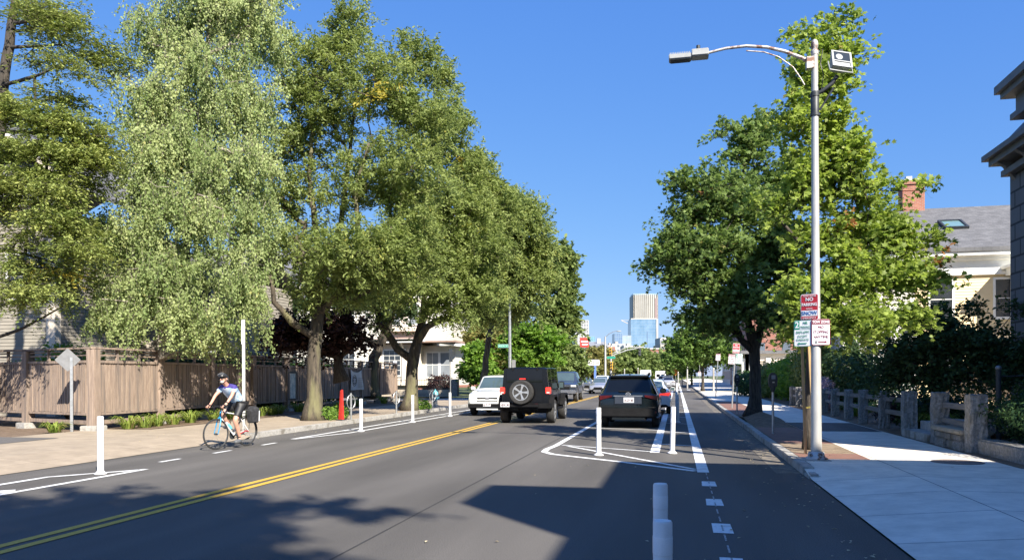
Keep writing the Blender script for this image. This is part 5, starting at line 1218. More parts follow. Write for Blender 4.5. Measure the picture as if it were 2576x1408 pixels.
a = P(1133, 985, 44); r = empty('side_sign', (a.x, a.y, .1), R(75), 'dark narrow sign seen edge on, on a thin post in front of the white house', 'sign')
mb = MB(); mb.tube([(0, 0, 0), (0, 0, 3.05)], .03, 8); mb.build('post', 'galv', r); mb = MB(); mb.box(-.2, .2, -.04, -.034, 2.35, 3.1); mb.build('plate', 'dark_metal', r)
# street name post
a = P(1283, 990, 46); r = empty('street_name_post', (a.x, a.y, .1), R(10), 'tall grey pole with a green street name sign behind the black off-roader', 'pole')
mb = MB(); mb.lathe([(.10, 0), (.09, 3), (.07, 6.3), (.02, 6.35)], 12); mb.build('pole', 'galv', r, smooth=40)
plate(r, .62, .2, Matrix.Translation((-.40, -.03, 3.33)), 'st_green', [('t', 'AMORY ST', .13, 0, 0, 'sign_white', .85, .0)], border='sign_white', r=.015)
mb = MB(); mb.box(.12, .34, -.05, .0, 1.9, 2.5); mb.build('back_plate', 'sign_back', r)
# red battered post
r = empty('red_post', (-11.23, 24.5, .13), R(-20), 'battered red tapering plastic post beside the nearer locust tree', 'post')
mb = MB(); mb.add([(-.09, -.06, 0), (.09, -.06, 0), (.09, .06, 0), (-.09, .06, 0), (-.03, -.03, 1.02), (.06, -.03, 1.05), (.06, .04, 1.05), (-.03, .04, 1.02)], [(0, 3, 2, 1), (4, 5, 6, 7), (0, 1, 5, 4), (1, 2, 6, 5), (2, 3, 7, 6), (3, 0, 4, 7)]); mb.build('body', 'cone_red', r, bevel=.01)
mb = MB(); mb.box(-.15, .15, -.1, .1, 0, .03); mb.build('foot', 'dark_metal', r)
# bicycle rings
def ring(label, x, y):
    r = empty('bicycle_ring', (x, y, .13), R(70), label, 'bicycle rack', 'bicycle rings along the far kerb')
    mb = MB(); mb.tube([(0, 0, 0), (0, 0, .92)], .035, 8); mb.build('post', 'galv', r, smooth=50)
    mb = MB(); mb.tube([(.20 * math.cos(a), 0, .62 + .24 * math.sin(a)) for a in np.linspace(0, 2 * PI, 20)], .018, 6, cap=False); mb.build('ring', 'galv', r, smooth=60)
ring('grey bicycle ring post right beside the red battered post', -11.05, 24.9); ring('grey bicycle ring post between the two locust trunks', -11.1, 29.44); ring('grey bicycle ring post in front of the blue hydrant', -10.6, 32.6)
# hydrant
r = empty('fire_hydrant', (-12.2, 38.0, .12), R(30), 'pale blue fire hydrant on the far pavement near the side street', 'fire hydrant')
mb = MB(); mb.lathe([(.17, 0), (.17, .04), (.12, .06), (.11, .5), (.15, .52), (.15, .56)], 16); mb.build('barrel', 'galv', r, smooth=40)
mb = MB(); mb.lathe([(.15, .56), (.16, .58), (.13, .68), (.07, .76), (.03, .78), (.03, .84), (.0, .845)], 16); mb.build('bonnet', 'vinyl_blue', r, smooth=40)
for s in (-1, 1):
    mb = MB(); mb.tube([(s * .1, 0, .42), (s * .2, 0, .42)], .06, 10); mb.build('outlet', 'vinyl_blue', r)
mb = MB(); mb.tube([(0, -.1, .36), (0, -.22, .36)], .08, 10); mb.build('outlet', 'vinyl_blue', r)
# poster case and banner on the fence
def on_fence(t, off): 
    A = Vector((-16.1, 18.75, 0)); B = Vector((-17.2, 45.4, 0)); d = (B - A).normalized(); p = A + d * t; nrm = Vector((d.y, -d.x, 0)); return p + nrm * off, math.atan2(d.y, d.x)
p_, an = on_fence(12.2, .10); r = empty('notice_case', (p_.x, p_.y, 0), an, 'black framed notice case with a pale poster hanging on the fence', 'notice case')
mb = MB(); mb.box(-.42, .42, -.03, .02, .62, .68); mb.box(-.42, .42, -.03, .02, 1.78, 1.86); mb.box(-.42, -.35, -.03, .02, .68, 1.78); mb.box(.35, .42, -.03, .02, .68, 1.78); mb.build('frame', 'black', r)
mk('poster', (.30, .42, .44), (.62, .66, .60), 6, .5, contrast=(.4, .6)); mb = MB(); mb.box(-.35, .35, -.012, .0, .68, 1.78); mb.build('poster', 'poster', r)
p_, an = on_fence(19.9, .12); r = empty('banner', (p_.x, p_.y, 0), an, 'sagging white banner with a round film reel drawing tied to the fence', 'banner')
nx, nz = 14, 8; vs = []; 
for j in range(nz + 1):
    for i in range(nx + 1):
        u = i / nx; v = j / nz; sag = .22 * math.sin(PI * u) * (1 - u * .3) * v
        vs.append((-.95 + 1.9 * u, -.03 * math.sin(u * 9 + v * 3) - .02, .92 + v * 1.1 - sag + .05 * u * v))
me = bpy.data.meshes.new('cloth'); me.from_pydata(vs, [], [(j * (nx + 1) + i, j * (nx + 1) + i + 1, (j + 1) * (nx + 1) + i + 1, (j + 1) * (nx + 1) + i) for j in range(nz) for i in range(nx)]); mk('banner_cloth', (.50, .50, .48), (.58, .58, .56), 3, .7)
cl = obj('cloth', me, 'banner_cloth', r, smooth=180)
mb = MB()
for k_ in range(8):
    a = k_ * PI / 4; mb.lathe([(.0, 0), (.05, 0), (.05, .004), (0, .004)], 10, Matrix.Translation((-.52 + .15 * math.cos(a), -.075, 1.42 + .18 * math.sin(a))) @ Matrix.Rotation(PI / 2, 4, 'X'))
mb.tube([(-.52 + .25 * math.cos(a), -.078, 1.42 + .29 * math.sin(a)) for a in np.linspace(0, 2 * PI, 24)], .014, 5, cap=False)
mb.build('reel_print', 'dark_metal', cl)
mb = MB()
for k_ in range(5): mb.box(.0, .62 - .08 * (k_ % 2), -.078, -.074, 1.52 - k_ * .11, 1.545 - k_ * .11)
mb.build('text_lines', 'sign_back', cl)
# --- granite post fence on the right ---
py = [16.1, 18.15, 20.5, 22.8, 25.1, 27.2, 29.4, 31.5, 33.6, 35.7, 37.8, 39.9]
lbs = ['at the right edge beside the yew bush', 'right of the stone steps, with two wooden rails', 'left of the stone steps, dappled with light', 'first dark one left of the steps', 'second dark one left of the steps', 'third dark one left of the steps', 'just right of the lamp post', 'first pale one behind the young maple', 'second pale one behind the young maple', 'third pale one, by the mauve bush', 'fourth pale one, beyond the mauve bush', 'farthest pale one of the row']
for i, y in enumerate(py):
    h = [1.12, 1.12, 1.10, 1.05, 1.05, 1.02, 1.0, .98, .98, .95, .95, .95][i]; x = 5.55 + random.uniform(-.02, .02)
    r = empty('granite_post', (x, y, .1), R(random.uniform(-4, 4)), 'rough granite fence post ' + lbs[i], 'fence post', 'granite posts along the right pavement')
    mb = MB(); hx, hy = (.15, .14) if i < 3 else (.12, .11); mb.box(-hx, hx, -hy, hy, 0, h); o = mb.build('stone', 'granite', r)
    bm = bmesh.new(); bm.from_mesh(o.data); bmesh.ops.subdivide_edges(bm, edges=bm.edges[:], cuts=5, use_grid_fill=True)
    for v in bm.verts: v.co += Vector(rng.normal(size=3)) * .009
    bm.to_mesh(o.data); bm.free()
for i in range(len(py) - 1):
    if i == 1: continue
    a, b = py[i] + .12, py[i + 1] - .12
    for z, up in ((.62, 'lower'), (.96, 'upper')):
        dz = random.uniform(-.02, .02); mb = MB(); mb.bar((5.58, a, z + dz), (5.58, b, z - dz), .06, .12)
        tag(mb.build('fence_rail', 'rail_wood', bevel=.01), up + ' weathered wooden rail between the granite posts ' + ['at the right edge', '', 'just left of the steps', 'second span left of the steps', 'third span left of the steps', 'fourth span left of the steps', 'behind the lamp post', 'behind the young maple', 'by the mauve bush', 'past the mauve bush', 'at the far end'][i], 'fence rail', 'wooden rails between the granite posts')
mb = MB(); mb.box(5.35, 5.75, 18.35, 20.3, .1, .30); mb.box(5.76, 6.1, 18.35, 20.3, .1, .50); mb.box(6.11, 6.6, 18.35, 20.3, .1, .55); tag(mb.build('stone_steps', 'granite_kerb', bevel=.012), 'two low granite steps between the fence posts', 'steps')
rw = empty('rubble_wall', (0, 0, 0), 0, 'low rough stone wall under the wooden rails at the right edge', 'wall')
mb = MB(); y = 16.3
while y < 17.8: l_ = random.uniform(.35, .6); mb.box(5.36 + random.uniform(-.03, .03), 5.8, y, min(y + l_, 17.95) - .01, .1, .30); mb.box(5.38 + random.uniform(-.03, .03), 5.8, y + .1, min(y + l_ + .1, 17.97) - .012, .302, .44); y += l_
mb.build('courses', 'granite', rw, bevel=.02)
mb = MB(); mb.box(5.3, 5.9, 16.25, 17.98, .445, .53); mb.build('cap_stone', 'stone_wall', rw, bevel=.02)
mb = MB(); mb.box(5.5, 5.85, 9.5, 15.9, .0, .40); tag(mb.build('kerb_wall', 'granite', bevel=.03), 'low dark granite edging wall at the right edge below the yew bush', 'wall')
grid_sheet('brick_path', [6.6, 9.5], [18.1, 20.2], lambda x, y: .552, 'brick_paving')
r = empty('garden_post', (6.7, 18.2, .1), 0, 'black iron garden post with a pale ball cap behind the yew bush', 'post')
mb = MB(); mb.tube([(0, 0, 0), (0, 0, 1.6)], .05, 10); mb.build('post', 'dark_metal', r); mb = MB(); mb.ell((0, 0, 1.64), (.065, .065, .055)); mb.build('cap', 'sign_back', r, smooth=180); mb = MB(); mb.tube([(0, 0, 1.46), (1.4, .1, 1.5)], .015, 6); mb.build('hand_rail', 'dark_metal', r)
# --- intersection furniture ---
a = P(1523, 960, 100); r = empty('street_lamp', (a.x, a.y, 0), 0, 'distant slim grey street lamp with an arm curving over the crossing', 'street lamp')
zt = P(1523, 846, 100).z; mb = MB(); mb.lathe([(.15, 0), (.13, zt * .6), (.09, zt)], 10); mb.build('pole', 'pole_paint', r, smooth=40)
mb = MB(); mb.tube([(0, 0, zt - .1), (.5, 0, zt + .35), (1.1, 0, zt + .62), (1.5, 0, zt + .68)], .05, 6); mb.build('arm', 'galv', r)
mb = MB(); mb.ell((1.75, 0, zt + .66), (.35, .15, .09)); mb.build('lamp_head', 'lamp_grey', r, smooth=180)
plate(r, 1.1, .3, Matrix.Translation((.75, -.14, P(1530, 899, 100).z)), 'st_green', [], border='sign_white', r=.02)
a = P(1537, 960, 102); k_ = 102 / FPX; r = empty('traffic_signal', (a.x, a.y, 0), YAW, 'traffic signal mast with a long trussed arm and yellow signal heads', 'traffic light')
zt = P(1537, 868, 102).z; mb = MB(); mb.lathe([(.14, 0), (.12, zt)], 10); mb.build('mast', 'lamp_grey', r, smooth=40)
e_ = (84 * k_, 0, P(1621, 872, 102).z); mb = MB(); s0 = (0, 0, P(1537, 895, 102).z); mb.tube([s0, (40 * k_, 0, s0[2] + .75), e_], .07, 6); mb.tube([(0, 0, s0[2] + .25), (42 * k_, 0, s0[2] + 1.15), e_], .05, 6); mb.tube([(42 * k_, 0, s0[2] + .75), (42 * k_, 0, s0[2] + 1.15)], .04, 6); mb.build('arm', 'lamp_grey', r)
def head(x, z, mname, n=3, rx=0):
    mb = MB()
    for i in range(n): mb.cb((x, -.15, z - i * .36), .34, .22, .34)
    h = mb.build('signal_head', mname, r, bevel=.02); mb = MB()
    for i in range(n): mb.tube([(x, -.26, z - i * .36), (x, -.36, z - i * .36)], .12, 10)
    mb.build('lens', 'dark_metal', h)
head(-.05, P(1535, 877, 102).z, 'signal_yellow'); head(.05, P(1537, 913, 102).z, 'signal_yellow'); head(72 * k_, P(1607, 878, 102).z, 'dark_metal')
mb = MB(); mb.box(-.5, .3, .05, .1, P(1537, 877, 102).z - 1.0, P(1537, 877, 102).z + .3); 
# white roadside sign
a = P(1497, 960, 112); k_ = 112 / FPX; r = empty('shop_sign', (a.x, a.y, 0), YAW, 'white roadside sign reading Rock and Roll on a blue pole', 'sign')
mk('pole_blue', (.08, .16, .42), None, 4, .5); mb = MB(); mb.box(-.16, .16, -.1, .1, 0, P(1497, 918, 112).z); mb.build('pole', 'pole_blue', r)
zc = P(1493, 911.5, 112).z; M = Matrix.Translation((-.23, -.12, zc)); b_ = plate(r, 30.5 * k_, 14.5 * k_, M, 'trim_white', [('t', 'Rock', .34, -.52, -.02, 'black', 1, .012), ('t', 'Roll', .34, .52, -.02, 'black', 1, .012)], name='board', r=.18)
mb = MB(); mb.tube([(0, -.03, -.22), (0, -.03, .2)], .025, 5); mb.tube([(-.1, -.03, .1), (.1, -.03, .1)], .02, 5); mb.tube([(-.13, -.03, -.1), (-.07, -.03, -.2), (0, -.03, -.24), (.07, -.03, -.2), (.13, -.03, -.1)], .02, 5); mb.v = [tuple(M @ Vector(p)) for p in mb.v]; mb.build('anchor_print', 'black', b_)
# red billboard
a = P(1470, 960, 118); k_ = 118 / FPX; r = empty('red_sign', (a.x, a.y, 0), YAW, 'square red sign high on a pole, partly hidden by the last tree on the left', 'sign')
mb = MB(); mb.tube([(0, 0, 0), (0, 0, P(1470, 873, 118).z)], .1, 8); mb.build('pole', 'galv', r)
plate(r, 22 * k_, 24 * k_, Matrix.Translation((0, -.15, P(1470, 861, 118).z)), 'cone_red', [('r', -.5, .55, .05, .25, 'sign_white', 'white_bar'), ('r', -.35, .5, -.4, -.2, 'sign_white', 'white_bar')], name='board', r=.05)
a = P(1457, 960, 96); r = empty('utility_pole', (a.x, a.y, 0), 0, 'brown wooden pole with a small blue sign behind the pickup', 'pole')
mb = MB(); mb.lathe([(.1, 0), (.08, P(1457, 880, 96).z)], 8); mb.build('pole', 'wood_stake', r); mb = MB(); mb.box(.1, .62, -.05, 0, P(1457, 936, 96).z, P(1457, 926, 96).z); mb.build('blue_sign', 'vinyl_blue', r)
for i, (px_, top, d, lb) in enumerate(((1446, 892, 92, 'pale thin post left of the brown wooden pole'), (1571, 928, 130, 'thin pale post above the roof of the dark parked compact'), (1605, 925, 135, 'thin pale post left of the white van'), (1706, 935, 110, 'pale bollard like post far along the bicycle lane'), (1716, 925, 120, 'tall pale post far along the right pavement'), (1729, 922, 95, 'thick white post far along the right pavement'), (1795, 925, 72, 'white post in front of the cream shop front'))):
    a = P(px_, 960, d); mb = MB(); zt = P(px_, top, d).z; mb.lathe([(.09, 0), (.08, zt - .1), (.1, zt - .08), (.06, zt)], 8, c=(a.x, a.y, 0)); tag(mb.build('slim_post', 'pole_paint'), lb, 'post')
# orange diamond sign and yellow-green sign far right
a = P(1699, 950, 118); r = empty('warning_sign', (a.x, a.y, 0), 0, 'tiny orange diamond warning sign far along the road', 'sign')
mb = MB(); mb.tube([(0, 0, 0), (0, 0, 2.2)], .04, 6); mb.build('post', 'galv', r); mk('orange', (.75, .25, .02), None, 4, .5); mk('neon', (.6, .75, .05), None, 4, .5)
mb = MB(); mb.prism(rrect(.75, .75, .05), .01, Matrix.Translation((0, -.06, 2.2)) @ Matrix.Rotation(PI / 4, 4, 'Y')); mb.build('plate', 'orange', r)
a = P(1710, 950, 118); r = empty('crossing_sign', (a.x, a.y, 0), 0, 'tiny yellow green crossing sign right of the orange diamond sign', 'sign')
mb = MB(); mb.tube([(0, 0, 0), (0, 0, 2.6)], .04, 6); mb.build('post', 'galv', r); mb = MB(); mb.prism(rrect(.6, .6, .05), .01, Matrix.Translation((0, -.06, 2.6)) @ Matrix.Rotation(PI / 4, 4, 'Y')); mb.build('plate', 'neon', r)

# ================= VEHICLES =================
def paintm(name, c, rough=.25, metal=.0, coat=1.0):
    m = mk(name, c, tuple(min(1, v * 1.1) for v in c), 4, rough, metal, coat=coat); m.node_tree.nodes['Principled BSDF'].inputs['Coat Roughness'].default_value = .04
paintm('paint_jet', (.0025, .0025, .003), .25, 0, .25); paintm('paint_darkteal', (.003, .006, .0075), .2, .0, .7); paintm('paint_pearl', (.62, .62, .58)); paintm('paint_slate', (.045, .055, .075), .3, .4); paintm('paint_silver', (.42, .43, .45), .3, .5)
paintm('paint_snow', (.72, .73, .74)); paintm('paint_bluegrey', (.03, .04, .06), .3, .3); paintm('paint_grey', (.12, .125, .13), .3, .4)
glassmat('car_glass', (.004, .005, .006), .03, .5); glassmat('car_glass_light', (.05, .075, .08), .03, .9)
mk('tail_red', (.05, .004, .006), (.08, .006, .008), 5, .12); mk('tail_lit', (.8, .03, .02), None, 5, .2); mk('plastic_black', (.005, .005, .0055), (.010, .010, .011), 8, .7, spec=.2); mk('headlamp', (.5, .5, .48), (.65, .65, .62), 6, .1); mk('amber_lens', (.50, .30, .14), (.6, .42, .24), 5, .15)
mk('chrome', (.6, .6, .62), (.7, .7, .72), 5, .15, .9); mk('alloy', (.45, .46, .47), (.55, .56, .57), 5, .3, .6); mk('plate_white', (.66, .66, .68), None, 5, .5)
b = MATS['tail_lit'].node_tree.nodes['Principled BSDF']; b.inputs['Emission Color'].default_value = (1, .05, .03, 1); b.inputs['Emission Strength'].default_value = .5
def interp(keys, y, i):
    for a, b in zip(keys, keys[1:]):
        if y <= b[0]: t = (y - a[0]) / max(1e-6, b[0] - a[0]); return a[i] + (b[i] - a[i]) * max(0, min(1, t))
    return keys[-1][i]
def wheel(root, x, y, r, w_=.22, side=1, rimm='alloy', ns=5, name='wheel', M0=None):
    M = (M0 or Matrix.Translation((x, y, r))) @ Matrix.Rotation(side * PI / 2, 4, 'Y')
    if M0: M = M0
    e = MB(); e.lathe([(r * .64, -w_ / 2 + .01), (r * .7, -w_ / 2), (r * .93, -w_ / 2), (r, -w_ / 2 + .035), (r, w_ / 2 - .035), (r * .93, w_ / 2), (r * .7, w_ / 2), (r * .64, w_ / 2 - .01)], 28, M); wh = e.build(name, 'rubber', root, smooth=50)
    e = MB(); e.lathe([(r * .65, w_ / 2 - .06), (r * .66, w_ / 2 - .005), (r * .60, w_ / 2 - .005), (r * .58, w_ / 2 - .05), (r * .2, w_ / 2 - .055), (r * .0, w_ / 2 - .055)], 24, M)
    for i in range(ns):
        a = 2 * PI * i / ns
        for da in (-.1, .1): e.bar(M @ Vector((r * .12 * math.cos(a), r * .12 * math.sin(a), w_ / 2 - .02)), M @ Vector((r * .61 * math.cos(a + da), r * .61 * math.sin(a + da), w_ / 2 - .012)), .035, .03, up=tuple(M.to_3x3() @ Vector((0, 0, 1))))
    e.lathe([(r * .16, w_ / 2 - .05), (r * .16, w_ / 2 - .01), (0, w_ / 2 - .005)], 12, M); e.build('rim', rimm, wh)
    return wh
def carbody(root, keys, arches, side_glass, top_glass, paint, glass='car_glass', zf=.26, ar=.42, archtop=.76, trim_h=.12):
    """keys: (y, zb, zs, zr, wb, ws, wr) ; y grows towards the front"""
    ys = set(k[0] for k in keys)
    for c in arches: ys |= {c - ar, c - ar * .9, c - ar * .7, c - ar * .4, c, c + ar * .4, c + ar * .7, c + ar * .9, c + ar}
    for a, b in side_glass + top_glass: ys |= {a, b}
    L_ = keys[-1][0]; ys |= set(np.linspace(0, L_, 12)); ys = sorted(y for y in ys if -1e-6 <= y <= L_ + 1e-6)
    out = [ys[0]]
    for y in ys[1:]:
        if y - out[-1] > .012: out.append(y)
    ys = out; rings = []
    for y in ys:
        zb, zs, zr, wb, ws, wr = [interp(keys, y, i) for i in range(1, 7)]
        for c in arches:
            d = abs(y - c)
            if d < ar: zb = max(zb, .30 + (archtop - .30) * math.sqrt(max(0, 1 - (d / ar) ** 2)))
        mid = (zb + zs) / 2; zr = max(zr, zs + .01)
        wr = min(wr, ws)
        rings.append([(0, zf), (wb * .6, zf), (wb * .6, zb - .01), (wb - .05, zb - .01), (wb, zb + .02), (wb + .012, max(mid, zb + .05)), (ws + (wb - ws) * .35 + .01, zs - .06), (ws, zs), (wr + .02, zr - .035), (wr - .05, zr - .004), (wr * .5, zr + .012), (0, zr + .018)])
    n = len(rings[0]); V = []; parts = {'body': [], 'side_window': [], 'windscreen': [], 'underside': []}
    for y, rg in zip(ys, rings): V += [(x, y, z) for x, z in rg] + [(-x, y, z) for x, z in rg]
    for i in range(len(ys) - 1):
        ym = (ys[i] + ys[i + 1]) / 2; sgl = any(a - 1e-4 <= ym <= b + 1e-4 for a, b in side_glass); tgl = any(a - 1e-4 <= ym <= b + 1e-4 for a, b in top_glass)
        for j in range(n - 1):
            for s in (0, 1):
                a = i * 2 * n + s * n + j; q = (a, a + 1, a + 1 + 2 * n, a + 2 * n)
                key = 'underside' if j < 3 else 'side_window' if (j == 7 and sgl) else 'windscreen' if (j >= 9 and tgl) else 'body'
                parts[key].append(q if s == 0 else q[::-1])
    for i in (0, len(ys) - 1):
        for j in range(n - 1): o = i * 2 * n; parts['body'].append((o + j, o + j + 1, o + n + j + 1, o + n + j))
    mats = {'body': paint, 'side_window': glass, 'windscreen': glass, 'underside': 'plastic_black'}; res = {}
    for k_, fs in parts.items():
        if not fs: continue
        mb = MB()
        if k_ == 'windscreen' or k_ == 'side_window':
            # one object per window
            groups = []
            rngs = top_glass if k_ == 'windscreen' else side_glass
            for a, b in rngs:
                for s in ((0, 1) if k_ == 'side_window' else (0,)):
                    sub = []
                    for f in fs:
                        ym = sum(V[v][1] for v in f) / 4; xs_ = sum(V[v][0] for v in f)
                        if a - 1e-4 <= ym <= b + 1e-4 and (k_ == 'windscreen' or (xs_ > 0) == (s == 0)): sub.append(f)
                    if sub: groups.append(sub)
            for g in groups:
                used = sorted({v for f in g for v in f}); mp = {v: i for i, v in enumerate(used)}
                mb = MB(); mb.add([V[v] for v in used], [tuple(mp[v] for v in f) for f in g]); mb.build('window' if k_ == 'side_window' else 'windscreen', mats[k_], root, smooth=40)
        else:
            used = sorted({v for f in fs for v in f}); mp = {v: i for i, v in enumerate(used)}
            mb.add([V[v] for v in used], [tuple(mp[v] for v in f) for f in fs]); res[k_] = mb.build(k_, mats[k_], root, smooth=38)
    return res
def part(root, name, m, fn, bevel=0, smooth=None): mb = MB(); fn(mb); return mb.build(name, m, root, bevel=bevel, smooth=smooth)
def mirrors(root, x, y, z, m, s=1.0):
    for sd in (-1, 1):
        h = part(root, 'mirror', m, lambda b: b.box(sd * x - .0 if sd > 0 else -x - .2, sd * x + .2 if sd > 0 else -x, y - .09, y + .05, z, z + .17 * s), .03)
        part(h, 'mirror_glass', 'car_glass_light', lambda b: b.box((x + .02) * sd if sd > 0 else -x - .18, x + .18 if sd > 0 else -(x + .02), y - .094, y - .089, z + .02, z + .15 * s))
def numplate(root, x, y, z, txt, col='tail_red', face=-1, w_=.31, h=.155):
    p = part(root, 'number_plate', 'plate_white', lambda b: b.box(x - w_ / 2, x + w_ / 2, y - .006, y + .006, z - h / 2, z + h / 2))
    text(txt, .105, col, p, (x, y + face * .009, z - .012), rot=(PI / 2, 0, 0 if face < 0 else PI), sx=.78, bold=.002)
# ---- black boxy off-roader ----
J = empty('off_roader', (-5.03, 25.6, 0), R(.5), 'black boxy off-roader with a spare wheel on its tailgate, driving away', 'car')
K = [(0, .62, 1.12, 1.86, .80, .80, .72), (.05, .60, 1.13, 1.90, .80, .80, .72), (2.35, .58, 1.13, 1.92, .80, .80, .70), (2.45, .58, 1.13, 1.88, .80, .80, .70), (2.95, .58, 1.13, 1.22, .80, .78, .70), (3.0, .6, 1.10, 1.16, .78, .74, .66), (4.0, .62, 1.06, 1.10, .68, .62, .55), (4.05, .65, 1.0, 1.03, .66, .60, .52)]
carbody(J, K, [], [(.14, .85), (.95, 1.62), (1.72, 2.32)], [(2.46, 2.94)], 'paint_jet', zf=.45)
part(J, 'rear_window', 'car_glass', lambda b: b.box(-.64, .60, -.022, -.001, 1.40, 1.83), .01)
part(J, 'tailgate', 'paint_jet', lambda b: b.box(-.60, .62, -.03, -.001, .72, 1.33), .012)
for s in (-1, 1):
    l_ = part(J, 'tail_light', 'tail_lit', lambda b: b.box(s * .79 - .085, s * .79 + .085, -.055, .05, 1.02, 1.23), .012)
    part(l_, 'reverse_lens', 'headlamp', lambda b: b.box(s * .79 - .05, s * .79 + .05, -.058, -.054, 1.035, 1.08))
    part(J, 'hinge', 'plastic_black', lambda b: b.box(s * .42 - .03, s * .42 + .03, -.045, -.02, 1.80, 1.90), .006)
    for yc in (.62, 3.35):
        part(J, 'fender_flare', 'plastic_black', lambda b: (b.prism([(yc - .56, .55), (yc - .5, .80), (yc - .30, .98), (yc + .30, .98), (yc + .5, .80), (yc + .58, .52), (yc + .50, .52), (yc + .42, .76), (yc + .27, .90), (yc - .27, .90), (yc - .42, .76), (yc - .49, .55)], .20, Matrix(((0, s, 0, s * .76), (1, 0, 0, 0), (0, 0, 1, 0), (0, 0, 0, 1))))), .008)
        wheel(J, s * .80, yc, .41, .26, s, 'alloy', 5)
part(J, 'bumper', 'plastic_black', lambda b: (b.box(-.90, .90, -.20, .02, .52, .70), b.box(-.50, .50, -.24, -.2, .56, .68)), .02)
part(J, 'rear_step', 'plastic_black', lambda b: (b.box(-.8, .8, .0, .3, .42, .52), b.box(-.25, .25, .25, .5, .36, .6)), .01)
numplate(J, -.66, -.215, .655, '4JNS 48')
part(J, 'brake_light', 'tail_lit', lambda b: b.box(-.16, .04, -.20, -.15, 1.505, 1.535))
part(J, 'spare_bracket', 'plastic_black', lambda b: (b.box(-.13, .01, -.19, -.02, .95, 1.50)), .01)
wheel(J, 0, 0, .415, .27, 1, 'alloy', 5, 'spare_wheel', Matrix.Translation((-.10, -.20, 1.07)) @ Matrix.Rotation(PI / 2, 4, 'X'))
for s in (-1, 1): part(J, 'reflector', 'tail_red', lambda b: b.box(s * .42 - .05, s * .42 + .05, -.212, -.2, .64, .69))
mirrors(J, .80, 2.45, 1.16, 'plastic_black', 1.5)
part(J, 'underside_axle', 'plastic_black', lambda b: (b.tube([(-.75, .62, .40), (.75, .62, .40)], .06, 8), b.ell((0, .62, .40), (.14, .12, .13)), b.tube([(-.75, 3.35, .40), (.75, 3.35, .40)], .06, 8)))
part(J, 'side_step', 'plastic_black', lambda b: [b.box(s * .86 - .07, s * .86 + .07, 1.2, 2.75, .44, .50) for s in (-1, 1)], .01)
# ---- dark green-black compact off-roader, parked ----
Rv = empty('crossover', (-1.46, 23.75, 0), R(0), 'dark blackish green crossover with roof rails parked in the near parking lane', 'car')
K = [(0, .42, .95, .96, .82, .80, .70), (.05, .36, 1.02, 1.05, .89, .84, .74), (.14, .33, 1.06, 1.10, .91, .86, .75), (.50, .30, 1.08, 1.585, .92, .87, .62), (.62, .28, 1.08, 1.615, .92, .87, .62), (1.7, .27, 1.06, 1.65, .92, .87, .62), (2.7, .27, 1.03, 1.60, .92, .87, .61), (3.55, .27, .99, 1.05, .91, .86, .66), (4.25, .30, .86, .92, .87, .82, .6), (4.5, .34, .72, .80, .80, .74, .55), (4.58, .40, .6, .64, .70, .62, .5)]
carbody(Rv, K, [.92, 3.58], [(.78, 1.25), (1.33, 2.05), (2.13, 3.0)], [(.15, .49), (2.75, 3.5)], 'paint_darkteal')
for s in (-1, 1):
    for yc in (.92, 3.58): wheel(Rv, s * .80, yc, .35, .22, s, 'alloy', 5)
    part(Rv, 'tail_light', 'tail_red', lambda b: b.add([(s * .88, .10, 1.02), (s * .48, .02, 1.015), (s * .50, .0, .975), (s * .90, .03, .86), (s * .93, .30, 1.02), (s * .94, .30, .90), (s * .86, -.03, 1.0), (s * .5, -.03, 1.0), (s * .5, -.03, .965), (s * .87, -.03, .87)], [(0, 1, 7, 6), (1, 2, 8, 7), (2, 3, 9, 8), (3, 5, 4, 0), (6, 7, 8, 9), (0, 6, 9, 3)]))
    part(Rv, 'reflector', 'tail_red', lambda b: b.box(s * .74 - .12, s * .74 + .12, -.03, .0, .47, .53), .01)
    part(Rv, 'roof_rail', 'plastic_black', lambda b: b.tube([(s * .58, .62, 1.62), (s * .585, .85, 1.685), (s * .58, 2.3, 1.70), (s * .57, 2.55, 1.63)], .02, 6))
part(Rv, 'bumper', 'plastic_black', lambda b: b.box(-.84, .84, -.05, .12, .34, .62), .04)
part(Rv, 'spoiler', 'paint_darkteal', lambda b: b.box(-.60, .60, .38, .62, 1.575, 1.625), .02)
part(Rv, 'rear_wiper', 'plastic_black', lambda b: b.bar((-.30, .12, 1.14), (.12, .11, 1.12), .03, .03))
part(Rv, 'plate_recess', 'paint_slate', lambda b: b.box(-.42, .42, -.045, -.02, .74, 1.0), .02)
part(Rv, 'chrome_strip', 'chrome', lambda b: b.box(-.44, .44, -.05, -.04, .985, 1.01))
numplate(Rv, .02, -.052, .87, '3LZF 85')
bd = part(Rv, 'badge', 'chrome', lambda b: (b.tube([(.07 * math.cos(a), -.055, 1.05 + .05 * math.sin(a)) for a in np.linspace(0, 2 * PI, 16)], .011, 5, cap=False), b.tube([(.03 * math.cos(a), -.055, 1.05 + .047 * math.sin(a)) for a in np.linspace(0, 2 * PI, 14)], .009, 5, cap=False), b.tube([(.052 * math.cos(a), -.055, 1.066 + .02 * math.sin(a)) for a in np.linspace(0, 2 * PI, 14)], .009, 5, cap=False)))
mirrors(Rv, .90, 2.85, 1.02, 'plastic_black')
part(Rv, 'antenna', 'plastic_black', lambda b: b.add([(-.02, .85, 1.64), (.02, .85, 1.64), (.02, 1.05, 1.655), (-.02, 1.05, 1.655), (0, .86, 1.71)], [(0, 1, 2, 3), (0, 1, 4), (1, 2, 4), (2, 3, 4), (3, 0, 4)]))
